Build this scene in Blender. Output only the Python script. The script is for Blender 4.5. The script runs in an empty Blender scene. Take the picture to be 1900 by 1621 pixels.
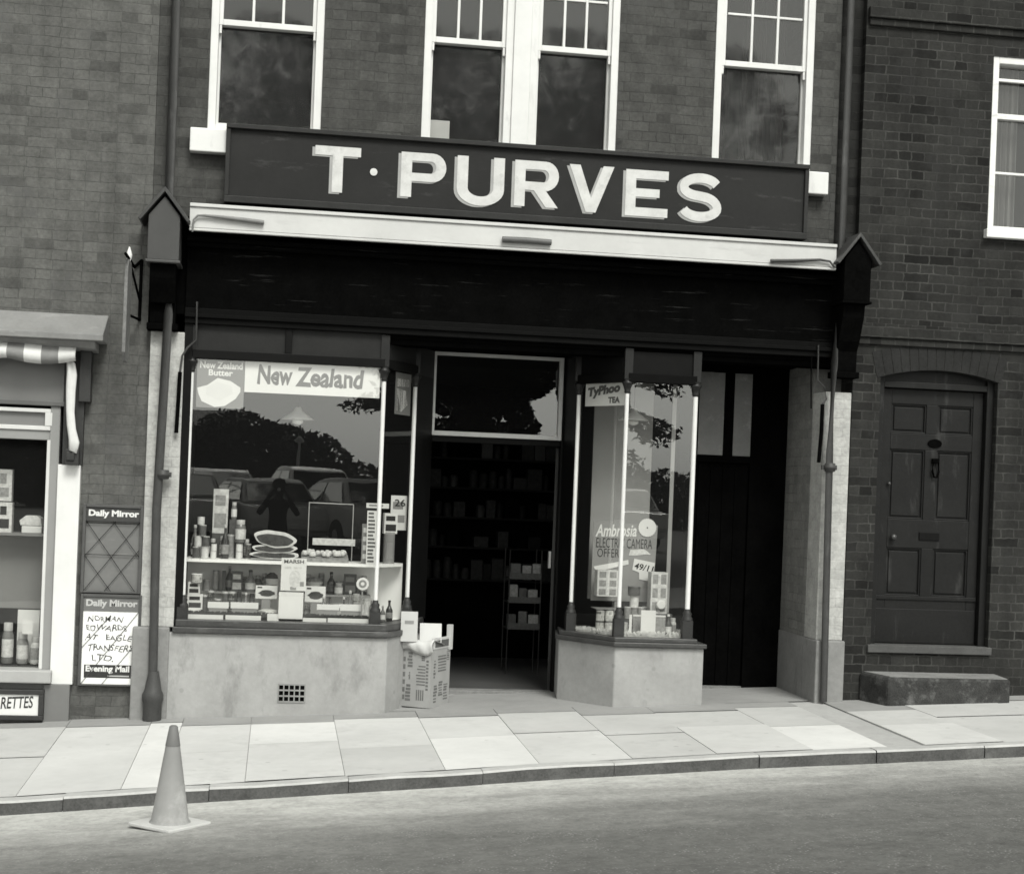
import bpy, bmesh, math, random
from math import radians, sin, cos, pi, tan
from mathutils import Vector, Matrix

random.seed(7)
S = bpy.context.scene
COL = S.collection

# ------------------------------------------------------------------ camera
# z = 0 is eye height; x runs along the shop front, y goes into the building
YAW, ROLL, FPX, CX, CY, DIST = radians(8.38), radians(2.218), 2901.0, 945.0, 922.3, 11.9
cd = bpy.data.cameras.new("Camera")
cam = bpy.data.objects.new("Camera", cd)
COL.objects.link(cam)
cd.sensor_fit = 'HORIZONTAL'
cd.sensor_width = 36.0
cd.lens = FPX / 1900 * 36.0
cd.shift_x = -(CX - 950.0) / 1900
cd.shift_y = (CY - 810.5) / 1900
cd.clip_start = 0.02
cd.clip_end = 2000
right = Vector((cos(YAW), -sin(YAW), 0)); fwd = Vector((sin(YAW), cos(YAW), 0)); up = Vector((0, 0, 1))
r2 = cos(ROLL) * right + sin(ROLL) * up
u2 = -sin(ROLL) * right + cos(ROLL) * up
M = Matrix((r2, u2, -fwd)).transposed().to_4x4()
M.translation = Vector((0, -DIST, 0))
cam.matrix_world = M
S.camera = cam

# ------------------------------------------------------------------ world, sun, exposure
SUN_EL, SUN_AZ = radians(50), radians(12)      # azimuth measured from straight in front of the shop, minus = left
w = bpy.data.worlds.new("World"); S.world = w; w.use_nodes = True
nt = w.node_tree; nt.nodes.clear()
sky = nt.nodes.new('ShaderNodeTexSky'); sky.sky_type = 'NISHITA'; sky.sun_disc = False
sky.sun_elevation = SUN_EL
sd = Vector((sin(SUN_AZ) * cos(SUN_EL), -cos(SUN_AZ) * cos(SUN_EL), sin(SUN_EL)))   # towards the sun
sky.sun_rotation = math.atan2(sd.x, sd.y)
sky.air_density = 1.0; sky.dust_density = 1.5; sky.ozone_density = 1.0
bw = nt.nodes.new('ShaderNodeRGBToBW')
tint = nt.nodes.new('ShaderNodeMix'); tint.data_type = 'RGBA'; tint.blend_type = 'MULTIPLY'; tint.inputs[0].default_value = 1
tint.inputs[7].default_value = (1.0, 1.01, 0.95, 1)
bg = nt.nodes.new('ShaderNodeBackground'); bg.inputs['Strength'].default_value = 0.15
ow = nt.nodes.new('ShaderNodeOutputWorld')
nt.links.new(sky.outputs[0], bw.inputs[0]); nt.links.new(bw.outputs[0], tint.inputs[6])
nt.links.new(tint.outputs[2], bg.inputs['Color']); nt.links.new(bg.outputs[0], ow.inputs[0])
sl = bpy.data.lights.new("Sun", 'SUN'); sl.energy = 1.5; sl.angle = radians(20); sl.color = (1, 1.0, 0.945)
so = bpy.data.objects.new("Sun", sl); COL.objects.link(so)
so.rotation_euler = sd.to_track_quat('Z', 'Y').to_euler(); so.location = (0, -10, 20)
S.view_settings.view_transform = 'Standard'; S.view_settings.look = 'None'
S.view_settings.exposure = 1.0; S.view_settings.gamma = 1.0
S.cycles.filter_width = 1.6
S.cycles.max_bounces = 8; S.cycles.transparent_max_bounces = 16
S.cycles.caustics_reflective = False; S.cycles.caustics_refractive = False

# ------------------------------------------------------------------ measuring: photo point on a wall plane y = const -> (x, z)
def P(px, py, y=0.0):
    u, v = (px - CX) / FPX, (py - CY) / FPX
    a = cos(ROLL) * u + sin(ROLL) * v; b = -sin(ROLL) * u + cos(ROLL) * v
    d = fwd + a * right - b * up
    t = (y + DIST) / d.y
    return d.x * t, d.z * t
def PX(px, py, y=0.0): return P(px, py, y)[0]
def PZ(px, py, y=0.0): return P(px, py, y)[1]

# ------------------------------------------------------------------ materials
MATS = {}
def nodes_of(name):
    m = bpy.data.materials.new(name); m.use_nodes = True
    n = m.node_tree; b = n.nodes['Principled BSDF']
    return m, n, b
def g(v): return (v, v * 1.0, v * 0.985, 1)
def coords(n, scale=(1, 1, 1)):
    tc = n.nodes.new('ShaderNodeTexCoord'); mp = n.nodes.new('ShaderNodeMapping'); mp.inputs['Scale'].default_value = scale
    n.links.new(tc.outputs['Object'], mp.inputs[0]); return mp.outputs[0]
def noise(n, vec, scale, detail=5, rough=0.6):
    t = n.nodes.new('ShaderNodeTexNoise'); t.inputs['Scale'].default_value = scale
    t.inputs['Detail'].default_value = detail; t.inputs['Roughness'].default_value = rough
    n.links.new(vec, t.inputs['Vector']); return t.outputs['Fac']
def ramp(n, fac, stops):
    r = n.nodes.new('ShaderNodeValToRGB')
    e = r.color_ramp.elements
    e[0].position, e[0].color = stops[0][0], g(stops[0][1])
    e[1].position, e[1].color = stops[-1][0], g(stops[-1][1])
    for p, c in stops[1:-1]:
        k = e.new(p); k.color = g(c)
    n.links.new(fac, r.inputs[0]); return r.outputs[0]
def mixc(n, fac, a, b, mode='MIX'):
    x = n.nodes.new('ShaderNodeMix'); x.data_type = 'RGBA'; x.blend_type = mode
    for i, v in ((0, fac), (6, a), (7, b)):
        if hasattr(v, 'links'): n.links.new(v, x.inputs[i])
        elif i == 0: x.inputs[0].default_value = v
        else: x.inputs[i].default_value = g(v) if isinstance(v, float) else v
    return x.outputs[2]
def math_(n, op, a, b=0.0, clamp=False):
    x = n.nodes.new('ShaderNodeMath'); x.operation = op; x.use_clamp = clamp
    for sock, v in ((x.inputs[0], a), (x.inputs[1], b)):
        if hasattr(v, 'links'): n.links.new(v, sock)
        else: sock.default_value = v
    return x.outputs[0]
def bump(n, b, h, strength=0.3, dist=0.01):
    x = n.nodes.new('ShaderNodeBump'); x.inputs['Strength'].default_value = strength; x.inputs['Distance'].default_value = dist
    n.links.new(h, x.inputs['Height']); n.links.new(x.outputs[0], b.inputs['Normal'])

def paint(name, v, rough=0.5, var=0.12, scale=6.0, spec=0.3, bmp=0.1, stain=0.0, stain_v=None, stain_scale=(1, 1, 1), crack=0.0, spots=0.0):
    """a painted / plain surface with soft wear; stain adds patches of another tone"""
    if name in MATS: return MATS[name]
    m, n, b = nodes_of(name); vec = coords(n)
    f = noise(n, vec, scale)
    c = ramp(n, f, [(0.3, v * (1 - var)), (0.7, min(0.9, v * (1 + var)))])
    f2 = noise(n, vec, scale * 9, 4)
    c = mixc(n, 0.35 * min(1, var * 4), c, ramp(n, f2, [(0.35, v * (1 - var * 1.6)), (0.65, min(0.9, v * (1 + var)))]))
    if stain:
        f3 = noise(n, coords(n, stain_scale), 3.0, 7, 0.7)
        c = mixc(n, ramp(n, f3, [(0.62 - 0.2 * stain, 0.0), (0.80 - 0.2 * stain, 1.0)]), c, float(stain_v))
    if crack:
        dv = n.nodes.new('ShaderNodeVectorMath'); dv.operation = 'ADD'
        nv = n.nodes.new('ShaderNodeTexNoise'); nv.inputs['Scale'].default_value = 3.5; nv.inputs['Detail'].default_value = 5; n.links.new(vec, nv.inputs['Vector'])
        sc_ = n.nodes.new('ShaderNodeVectorMath'); sc_.operation = 'SCALE'; sc_.inputs['Scale'].default_value = 0.5; n.links.new(nv.outputs['Color'], sc_.inputs[0])
        n.links.new(vec, dv.inputs[0]); n.links.new(sc_.outputs[0], dv.inputs[1])
        vo_ = n.nodes.new('ShaderNodeTexVoronoi'); vo_.feature = 'DISTANCE_TO_EDGE'; vo_.inputs['Scale'].default_value = crack; n.links.new(dv.outputs[0], vo_.inputs['Vector'])
        mk = math_(n, 'MULTIPLY', ramp(n, vo_.outputs['Distance'], [(0.0, 1.0), (0.009, 0.0)]), ramp(n, noise(n, vec, 0.8, 2), [(0.50, 0.0), (0.58, 0.75)]))
        c = mixc(n, mk, c, float(v * 0.38))
    if spots:
        vs = n.nodes.new('ShaderNodeTexVoronoi'); vs.inputs['Scale'].default_value = 8; n.links.new(vec, vs.inputs['Vector'])
        mk = math_(n, 'MULTIPLY', ramp(n, vs.outputs['Distance'], [(0.10, 1.0), (0.17, 0.0)]), ramp(n, noise(n, vec, 2.3, 2), [(0.52, 0.0), (0.60, spots)]))
        c = mixc(n, mk, c, float(v * 0.55))
    n.links.new(c, b.inputs['Base Color'])
    b.inputs['Roughness'].default_value = rough; b.inputs['Specular IOR Level'].default_value = spec
    if bmp: bump(n, b, f2, bmp, 0.004)
    MATS[name] = m; return m

def brick(name, lo, hi, mortar, bw_=0.212, bh=0.0745, ms=0.010, patch=0.0, patch_v=0.05, bmp=0.5, grime=0.25, smooth=0.3, odd=0.5):
    if name in MATS: return MATS[name]
    m, n, b = nodes_of(name)
    tc = n.nodes.new('ShaderNodeTexCoord'); sp = n.nodes.new('ShaderNodeSeparateXYZ'); n.links.new(tc.outputs['Object'], sp.inputs[0])
    wob = noise(n, tc.outputs['Object'], 1.3, 3)
    wob2 = noise(n, tc.outputs['Object'], 14, 2)
    u = math_(n, 'ADD', sp.outputs[0], sp.outputs[1])
    u = math_(n, 'ADD', u, math_(n, 'MULTIPLY', wob2, 0.030))
    v = math_(n, 'ADD', sp.outputs[2], math_(n, 'MULTIPLY', math_(n, 'ADD', wob, math_(n, 'MULTIPLY', wob2, 0.7)), 0.028))
    cb = n.nodes.new('ShaderNodeCombineXYZ'); n.links.new(u, cb.inputs[0]); n.links.new(v, cb.inputs[1])
    t = n.nodes.new('ShaderNodeTexBrick')
    t.inputs['Scale'].default_value = 1; t.inputs['Brick Width'].default_value = bw_; t.inputs['Row Height'].default_value = bh
    t.inputs['Mortar Size'].default_value = ms / 2; t.inputs['Mortar Smooth'].default_value = smooth; t.inputs['Bias'].default_value = -0.1
    t.squash = 0.52; t.squash_frequency = 2; t.offset = 0.5; t.offset_frequency = 2
    n.links.new(cb.outputs[0], t.inputs['Vector'])
    t.inputs['Color1'].default_value = g(lo); t.inputs['Color2'].default_value = g(hi); t.inputs['Mortar'].default_value = g((lo + hi) / 2)
    f6 = noise(n, tc.outputs['Object'], 3.4, 5, 0.65)
    dv = n.nodes.new('ShaderNodeMapping'); dv.inputs['Location'].default_value = (31, 7, 3); n.links.new(tc.outputs['Object'], dv.inputs[0])
    f7 = noise(n, dv.outputs[0], 1.6, 6, 0.7)
    mort = ramp(n, f7, [(0.40, mortar * 0.8), (0.62, mortar * 1.25)])          # joints vary from sooty to pale
    c = mixc(n, math_(n, 'MULTIPLY', t.outputs['Fac'], ramp(n, f6, [(0.34, 0.25), (0.60, 1.0)])), t.outputs['Color'], mort)
    t2 = n.nodes.new('ShaderNodeTexBrick')
    for k_ in ('Scale', 'Brick Width', 'Row Height', 'Mortar Size', 'Mortar Smooth'): t2.inputs[k_].default_value = t.inputs[k_].default_value
    t2.squash, t2.squash_frequency, t2.offset, t2.offset_frequency = t.squash, t.squash_frequency, t.offset, t.offset_frequency
    t2.inputs['Color1'].default_value = (0, 0, 0, 1); t2.inputs['Color2'].default_value = (1, 1, 1, 1); t2.inputs['Mortar'].default_value = (.5, .5, .5, 1)
    n.links.new(cb.outputs[0], t2.inputs['Vector'])
    c = mixc(n, odd, c, ramp(n, t2.outputs['Color'], [(0.05, 0.55), (0.16, 1.0), (0.9, 1.0), (0.97, 1.0)]), 'MULTIPLY')
    f1 = noise(n, tc.outputs['Object'], 0.9, 6, 0.65)
    c = mixc(n, grime, c, ramp(n, f1, [(0.3, 0.35), (0.7, 1.0)]), 'MULTIPLY')
    f8 = noise(n, coords(n, (5, 5, 0.35)), 1.0, 5, 0.65)
    c = mixc(n, grime * 0.9, c, ramp(n, f8, [(0.36, 0.45), (0.60, 1.0)]), 'MULTIPLY')
    f2 = noise(n, tc.outputs['Object'], 38, 4, 0.7)
    c = mixc(n, 0.6, c, ramp(n, f2, [(0.3, 0.50), (0.7, 1.0)]), 'MULTIPLY')
    f5 = noise(n, cb.outputs[0], 6.5, 3, 0.6)
    c = mixc(n, 0.5, c, ramp(n, f5, [(0.33, 0.52), (0.65, 1.0)]), 'MULTIPLY')
    if patch:
        f3 = noise(n, tc.outputs['Object'], 2.2, 8, 0.75)
        c = mixc(n, ramp(n, f3, [(0.58 - 0.12 * patch, 0.0), (0.66, 0.8)]), c, float(patch_v))
        f4 = noise(n, cb.outputs[0], 5.3, 1, 0.2)
    n.links.new(c, b.inputs['Base Color'])
    b.inputs['Roughness'].default_value = 0.9; b.inputs['Specular IOR Level'].default_value = 0.15
    h = math_(n, 'ADD', math_(n, 'MULTIPLY', t.outputs['Fac'], -1.0), math_(n, 'MULTIPLY', f2, 0.7))
    bump(n, b, h, bmp, 0.006)
    MATS[name] = m; return m

def glass(name, ior=1.8, tintv=0.92, wavy=0.0, dirt=0.0, rough=0.0):
    if name in MATS: return MATS[name]
    m = bpy.data.materials.new(name); m.use_nodes = True; n = m.node_tree; n.nodes.clear()
    o = n.nodes.new('ShaderNodeOutputMaterial'); tr = n.nodes.new('ShaderNodeBsdfTransparent'); gl = n.nodes.new('ShaderNodeBsdfGlossy')
    tr.inputs[0].default_value = g(tintv); gl.inputs['Roughness'].default_value = rough; gl.inputs['Color'].default_value = g(1.0)
    fr = n.nodes.new('ShaderNodeFresnel')
    ge = n.nodes.new('ShaderNodeNewGeometry')            # a thin sheet: the same reflection from either side
    n.links.new(math_(n, 'ADD', ior, math_(n, 'MULTIPLY', ge.outputs['Backfacing'], 1.0 / ior - ior)), fr.inputs['IOR'])
    mx = n.nodes.new('ShaderNodeMixShader')
    n.links.new(fr.outputs[0], mx.inputs[0]); n.links.new(tr.outputs[0], mx.inputs[1]); n.links.new(gl.outputs[0], mx.inputs[2])
    out = mx.outputs[0]
    if wavy:
        tc = n.nodes.new('ShaderNodeTexCoord')
        x = n.nodes.new('ShaderNodeBump'); x.inputs['Strength'].default_value = 1; x.inputs['Distance'].default_value = wavy
        n.links.new(noise(n, tc.outputs['Object'], 2.2, 2), x.inputs['Height']); n.links.new(x.outputs[0], gl.inputs['Normal'])
    if dirt:
        df = n.nodes.new('ShaderNodeBsdfDiffuse'); df.inputs[0].default_value = g(0.5)
        m2 = n.nodes.new('ShaderNodeMixShader'); m2.inputs[0].default_value = dirt
        n.links.new(out, m2.inputs[1]); n.links.new(df.outputs[0], m2.inputs[2]); out = m2.outputs[0]
    n.links.new(out, o.inputs[0])
    MATS[name] = m; return m

WHITE = paint('white_paint', 0.62, 0.45, 0.06, 4, 0.35, 0.08, 0.15, 0.48, (3, 3, 1))
WORN_WHITE = paint('worn_white_paint', 0.70, 0.6, 0.10, 5, 0.3, 0.15, 0.25, 0.42, (1, 1, 4))
CREAM = paint('cream_blind_paint', 0.49, 0.5, 0.08, 3, 0.3, 0.08, 0.30, 0.40, (0.7, 1, 5))
BLACK = paint('black_gloss_paint', 0.005, 0.5, 0.3, 8, 0.10, 0.1)
SOOT = paint('dull_black_paint', 0.003, 0.8, 0.4, 5, 0.0, 0.2)
WORNBLACK = paint('worn_black_paint', 0.003, 0.7, 0.3, 8, 0.0, 0.2, 0.05, 0.05, (0.6, 1, 14))
DARKGREY = paint('dark_grey_paint', 0.03, 0.5, 0.2, 6, 0.3, 0.1)
FRIEZE = paint('frieze_paint', 0.018, 0.5, 0.2, 6, 0.15, 0.1)
SIGNBOARD = paint('signboard_paint', 0.018, 0.6, 0.15, 3, 0.15, 0.12, 0.10, 0.055, (1, 1, 5))
LETTERFACE = paint('letter_face_paint', 0.52, 0.5, 0.12, 10, 0.3, 0.08, 0.30, 0.36, (2.5, 1, 2.5))
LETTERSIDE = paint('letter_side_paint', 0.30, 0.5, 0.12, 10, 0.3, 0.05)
RENDER = paint('cement_render', 0.30, 0.9, 0.15, 2.5, 0.15, 0.45, 0.40, 0.20, (1.6, 1.6, 0.8), 0.0, 0.4)
RENDER2 = paint('cement_plinth', 0.22, 0.9, 0.18, 3, 0.15, 0.35, 0.3, 0.13, (1.5, 1.5, 1))
IRON = paint('iron_pipe_paint', 0.045, 0.5, 0.2, 8, 0.3, 0.15, 0.25, 0.10, (4, 4, 1))
PIPEBROWN = paint('upper_pipe_paint', 0.07, 0.6, 0.15, 6, 0.25, 0.1)
DOORPAINT = paint('old_door_paint', 0.009, 0.5, 0.3, 5, 0.2, 0.15, 0.25, 0.045, (3, 1, 0.6))
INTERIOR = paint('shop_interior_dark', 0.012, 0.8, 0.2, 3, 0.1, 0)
INTWHITE = paint('display_back_paint', 0.80, 0.7, 0.06, 3, 0.2, 0)
INTGREY = paint('display_screen_grey', 0.30, 0.8, 0.05, 3, 0.2, 0)
CARD = paint('white_card', 0.62, 0.7, 0.03, 8, 0.2, 0)
PAPER = paint('newsprint_paper', 0.76, 0.8, 0.03, 8, 0.1, 0)
INK = paint('black_ink', 0.03, 0.7, 0.1, 8, 0.1, 0)
GREYINK = paint('grey_ink', 0.10, 0.7, 0.1, 8, 0.1, 0)
MIDCARD = paint('mid_grey_card', 0.22, 0.7, 0.06, 8, 0.2, 0)
CARTON = paint('cardboard', 0.30, 0.85, 0.08, 6, 0.1, 0.1, 0.15, 0.32, (2, 2, 2))
CARTONINK = paint('carton_print', 0.13, 0.85, 0.15, 30, 0.1, 0)
LABEL1 = paint('tin_label_pale', 0.55, 0.5, 0.3, 40, 0.3, 0)
LABEL2 = paint('tin_label_dark', 0.08, 0.4, 0.4, 40, 0.4, 0)
LABEL3 = paint('packet_mid', 0.26, 0.5, 0.4, 45, 0.3, 0)
TIN = paint('tin_metal', 0.35, 0.3, 0.1, 10, 0.6, 0)
MEAT = paint('bacon_flesh', 0.05, 0.45, 0.6, 18, 0.4, 0.2)
FAT = paint('bacon_fat', 0.55, 0.5, 0.2, 25, 0.35, 0.2)
CONEBODY = paint('cone_rubber', 0.23, 0.6, 0.07, 6, 0.3, 0.1, 0.2, 0.36, (1, 1, 1))
CONETOP = paint('cone_tip_rubber', 0.13, 0.6, 0.1, 6, 0.3, 0.1)
LEAD = paint('canopy_lead', 0.20, 0.7, 0.15, 4, 0.2, 0.2, 0.3, 0.30, (1, 1, 4))
NEIGHPAINT = paint('neighbour_grey_paint', 0.17, 0.5, 0.06, 4, 0.3, 0.06)
NEIGHLIGHT = paint('neighbour_pale_paint', 0.55, 0.5, 0.06, 4, 0.3, 0.06)
STONE = paint('worn_stone', 0.20, 0.9, 0.25, 5, 0.15, 0.4, 0.35, 0.09, (1.5, 1.5, 1.5))
STONEDARK = paint('dark_step_stone', 0.040, 0.9, 0.45, 9, 0.15, 0.9, 0.45, 0.13, (2, 2, 2))
CURTAIN = paint('net_curtain', 0.45, 0.95, 0.06, 5, 0.0, 0)
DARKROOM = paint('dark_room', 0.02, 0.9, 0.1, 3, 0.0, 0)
ENAMEL = paint('white_enamel', 0.8, 0.25, 0.03, 5, 0.5, 0)
BRICK_SHOP = brick('shop_brick', 0.084, 0.108, 0.072, ms=0.008, grime=0.35, patch=0.3, patch_v=0.07)
BRICK_LEFT = brick('neighbour_brick', 0.145, 0.165, 0.120, ms=0.008, grime=0.38, patch=0.25, patch_v=0.085, smooth=0.5)
BRICK_RIGHT = brick('house_brick', 0.032, 0.048, 0.080, odd=0.9, grime=0.45, patch=0.6, patch_v=0.028, ms=0.012)
BRICK_WHITE = brick('whitewashed_brick', 0.53, 0.55, 0.49, odd=0.0, grime=0.14, bmp=0.5, patch=0.0, ms=0.007)
BRICK_PASSAGE_SHADE = brick('shaded_passage_brick', 0.29, 0.34, 0.24, odd=0.15, grime=0.35, bmp=0.5, patch=0.0, ms=0.007)  # white brick with the passage's shade put into its colour
GLASS = glass('shop_glass', 1.85, 0.95, 0.00025, 0.010)
GLASS_UP = glass('old_sash_glass', 1.6, 0.9, 0.0012, 0.035, 0.035)

# ------------------------------------------------------------------ mesh builder
class MB:
    def __init__(s): s.v = []; s.f = []; s.m = []; s.k = 0; s.sm = []
    def face(s, pts, k=None, sm=False):
        b = len(s.v); s.v += [tuple(p) for p in pts]; s.f.append(tuple(range(b, b + len(pts)))); s.m.append(s.k if k is None else k); s.sm.append(sm)
    def mesh(s, vs, fs, k=None, sm=False):
        b = len(s.v); s.v += [tuple(p) for p in vs]
        for f in fs: s.f.append(tuple(i + b for i in f)); s.m.append(s.k if k is None else k); s.sm.append(sm)
    def box(s, x0, x1, y0, y1, z0, z1, k=None):
        x0, x1 = min(x0, x1), max(x0, x1); y0, y1 = min(y0, y1), max(y0, y1); z0, z1 = min(z0, z1), max(z0, z1)
        v = [(x0, y0, z0), (x1, y0, z0), (x1, y1, z0), (x0, y1, z0), (x0, y0, z1), (x1, y0, z1), (x1, y1, z1), (x0, y1, z1)]
        s.mesh(v, [(3, 2, 1, 0), (4, 5, 6, 7), (0, 1, 5, 4), (1, 2, 6, 5), (2, 3, 7, 6), (3, 0, 4, 7)], k); return s
    def prism(s, poly, y0, y1, k=None):
        """poly: (x, z) outline, extruded from y0 (front) to y1"""
        a = sum(poly[i][0] * poly[(i + 1) % len(poly)][1] - poly[(i + 1) % len(poly)][0] * poly[i][1] for i in range(len(poly)))
        if a < 0: poly = poly[::-1]
        n = len(poly); v = [(x, y0, z) for x, z in poly] + [(x, y1, z) for x, z in poly]
        s.mesh(v, [tuple(range(n)), tuple(range(2 * n - 1, n - 1, -1))] + [(i, i + n, (i + 1) % n + n, (i + 1) % n) for i in range(n)], k); return s
    def plan(s, poly, z0, z1, k=None):
        """poly: (x, y) outline, extruded from z0 to z1"""
        a = sum(poly[i][0] * poly[(i + 1) % len(poly)][1] - poly[(i + 1) % len(poly)][0] * poly[i][1] for i in range(len(poly)))
        if a < 0: poly = poly[::-1]
        n = len(poly)
        za = z0 if callable(z0) else (lambda x, y: z0); zc = z1 if callable(z1) else (lambda x, y: z1)
        v = [(x, y, za(x, y)) for x, y in poly] + [(x, y, zc(x, y)) for x, y in poly]
        s.mesh(v, [tuple(range(n - 1, -1, -1)), tuple(range(n, 2 * n))] + [(i, (i + 1) % n, (i + 1) % n + n, i + n) for i in range(n)], k); return s
    def profile(s, poly, x0, x1, k=None):
        """poly: (y, z) outline, extruded along x"""
        a = sum(poly[i][0] * poly[(i + 1) % len(poly)][1] - poly[(i + 1) % len(poly)][0] * poly[i][1] for i in range(len(poly)))
        if a < 0: poly = poly[::-1]
        n = len(poly); v = [(x0, y, z) for y, z in poly] + [(x1, y, z) for y, z in poly]
        s.mesh(v, [tuple(range(n - 1, -1, -1)), tuple(range(n, 2 * n))] + [(i, (i + 1) % n, (i + 1) % n + n, i + n) for i in range(n)], k); return s
    def lathe(s, x, y, prof, n=20, k=None, sm=True):
        """prof: list of (radius, z) from bottom to top"""
        v = []; f = []
        for r, z in prof:
            for i in range(n):
                a = 2 * pi * i / n; v.append((x + r * cos(a), y + r * sin(a), z))
        for j in range(len(prof) - 1):
            for i in range(n):
                f.append((j * n + i, j * n + (i + 1) % n, (j + 1) * n + (i + 1) % n, (j + 1) * n + i))
        s.mesh(v, f, k, sm)
        m = len(prof) - 1
        s.face([v[i] for i in range(n - 1, -1, -1)], k); s.face([v[m * n + i] for i in range(n)], k); return s
    def tube(s, pts, r, n=8, k=None):
        pts = [Vector(p) for p in pts]; rings = []
        rr = r if isinstance(r, (list, tuple)) else [r] * len(pts)
        for i, p in enumerate(pts):
            d = (pts[min(i + 1, len(pts) - 1)] - pts[max(i - 1, 0)]).normalized()
            a = d.cross(Vector((0, 0, 1)))
            if a.length < 0.05: a = d.cross(Vector((0, 1, 0)))
            a.normalize(); b = d.cross(a).normalized()
            rings.append([p + rr[i] * (cos(2 * pi * j / n) * a + sin(2 * pi * j / n) * b) for j in range(n)])
        v = [p for ring in rings for p in ring]; f = []
        for i in range(len(pts) - 1):
            for j in range(n):
                f.append((i * n + j, i * n + (j + 1) % n, (i + 1) * n + (j + 1) % n, (i + 1) * n + j))
        s.mesh(v, f, k, True); s.face(rings[0][::-1], k); s.face(rings[-1], k); return s
    def build(s, name, mats, parent=None, bevel=0.0, weld=False):
        me = bpy.data.meshes.new(name); me.from_pydata(s.v, [], s.f)
        mats = mats if isinstance(mats, (list, tuple)) else [mats]
        for m in mats: me.materials.append(m)
        me.polygons.foreach_set('material_index', s.m); me.polygons.foreach_set('use_smooth', s.sm)
        me.update()
        bm = bmesh.new(); bm.from_mesh(me)
        if weld: bmesh.ops.remove_doubles(bm, verts=bm.verts, dist=2e-5)
        bmesh.ops.recalc_face_normals(bm, faces=bm.faces); bm.to_mesh(me); bm.free()
        o = bpy.data.objects.new(name, me); COL.objects.link(o)
        if parent is not None: attach(o, parent)
        if bevel:
            b = o.modifiers.new('edge', 'BEVEL'); b.width = bevel; b.segments = 2; b.limit_method = 'ANGLE'; b.angle_limit = radians(40)
        return o
def attach(o, parent):
    """parts are modelled in world coordinates; keep them there under their thing"""
    wl = Vector((0, 0, 0)); p = parent
    while p is not None: wl += p.location; p = p.parent
    o.parent = parent; o.location = o.location - wl
def tag(o, label=None, cat=None, group=None, kind=None):
    if label: o['label'] = label
    if cat: o['category'] = cat
    if group: o['group'] = group
    if kind: o['kind'] = kind
    return o
def thing(name, label, cat, loc=(0, 0, 0), group=None):
    o = bpy.data.objects.new(name, None); COL.objects.link(o); o.location = loc; o.empty_display_size = 0.2
    return tag(o, label, cat, group)
def box(name, x0, x1, y0, y1, z0, z1, mat, parent=None, bevel=0.0):
    return MB().box(x0, x1, y0, y1, z0, z1).build(name, mat, parent, bevel)

def text(s, rect, y, mat, name, parent, bold=0.0, shear=0.0, ext=0.0015, rot=0.0, slope=0.0, spacing=1.0, yfun=None, lines=1.0, wob=0.0):
    """lettering as a mesh fitted to the rect (x0, x1, z0, z1) on the plane y, facing the street"""
    c = bpy.data.curves.new(name, 'FONT'); c.body = s; c.size = 1; c.offset = bold; c.extrude = 0.01; c.shear = shear
    c.space_character = spacing; c.resolution_u = 3; c.align_x = 'CENTER'; c.space_line = lines
    t = bpy.data.objects.new(name, c); COL.objects.link(t)
    bpy.context.view_layer.update()
    me = bpy.data.meshes.new_from_object(t.evaluated_get(bpy.context.evaluated_depsgraph_get()))
    bpy.data.objects.remove(t); bpy.data.curves.remove(c)
    xs = [v.co.x for v in me.vertices]; ys = [v.co.y for v in me.vertices]
    x0, x1, z0, z1 = rect; ax, bx, ay, by = min(xs), max(xs), min(ys), max(ys)
    ca, sa = cos(rot), sin(rot); mx, mz = (x0 + x1) / 2, (z0 + z1) / 2
    for v in me.vertices:
        u = (v.co.x - ax) / (bx - ax); q = (v.co.y - ay) / (by - ay)
        X = x0 + u * (x1 - x0); Z = z0 + q * (z1 - z0) + slope * (u - 0.5)
        dx, dz = X - mx, Z - mz
        X, Z = mx + ca * dx - sa * dz, mz + sa * dx + ca * dz
        if wob: X, Z = X + wob * sin(Z * 61 + X * 23), Z + wob * sin(X * 53 + Z * 31 + 1.3)
        Y = (yfun(X, Z) if yfun else y) - (ext if v.co.z > 0 else -0.0002)
        v.co = (X, Y, Z)
    me.materials.clear(); me.materials.append(mat); me.name = name
    o = bpy.data.objects.new(name, me); COL.objects.link(o); attach(o, parent); return o
def rect_px(p0, p1, y):
    a = P(*p0, y); b = P(*p1, y); return (a[0], b[0], b[1], a[1])

# ================================================================== GROUND
def zb(x): return -1.738 + 0.0434 * (max(-9, min(12, x)) + 0.82)          # pavement height at the wall
KP = [(0, 1486, -2.60), (230, 1470.5, -2.55), (836, 1434, -2.36), (1022, 1421.5, -2.30), (1400, 1401, -2.2), (1640, 1391.5, -2.18), (1900, 1380, -2.16)]
KPT = [(P(a, b, y)[0], y, P(a, b, y)[1]) for a, b, y in KP]
def kerb(x):
    """front top edge of the kerb: (y, z)"""
    if x <= KPT[0][0]:
        return KPT[0][1] - 0.02 * min(6, KPT[0][0] - x), KPT[0][2] + 0.0434 * (max(-9, x) - KPT[0][0])
    if x >= KPT[-1][0]:
        return KPT[-1][1], KPT[-1][2] + 0.0434 * (min(12, x) - KPT[-1][0])
    for a, b in zip(KPT, KPT[1:]):
        if x <= b[0]:
            t = (x - a[0]) / (b[0] - a[0]); return a[1] + t * (b[1] - a[1]), a[2] + t * (b[2] - a[2])
KW = 0.125      # kerb stone width
def pav(x, t):
    """point of the pavement: t = 0 at the wall line, 1 at the back of the kerb"""
    ky, kz = kerb(x); z0 = zb(x)
    y = (ky + KW) * t
    return (x, y, z0 + (kz - z0) * t)
def pav_at(x, y):
    ky, kz = kerb(x); t = y / (ky + KW); return zb(x) + (kz - zb(x)) * t
def frange(a, b, n): return [a + (b - a) * i / n for i in range(n + 1)]
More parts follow.
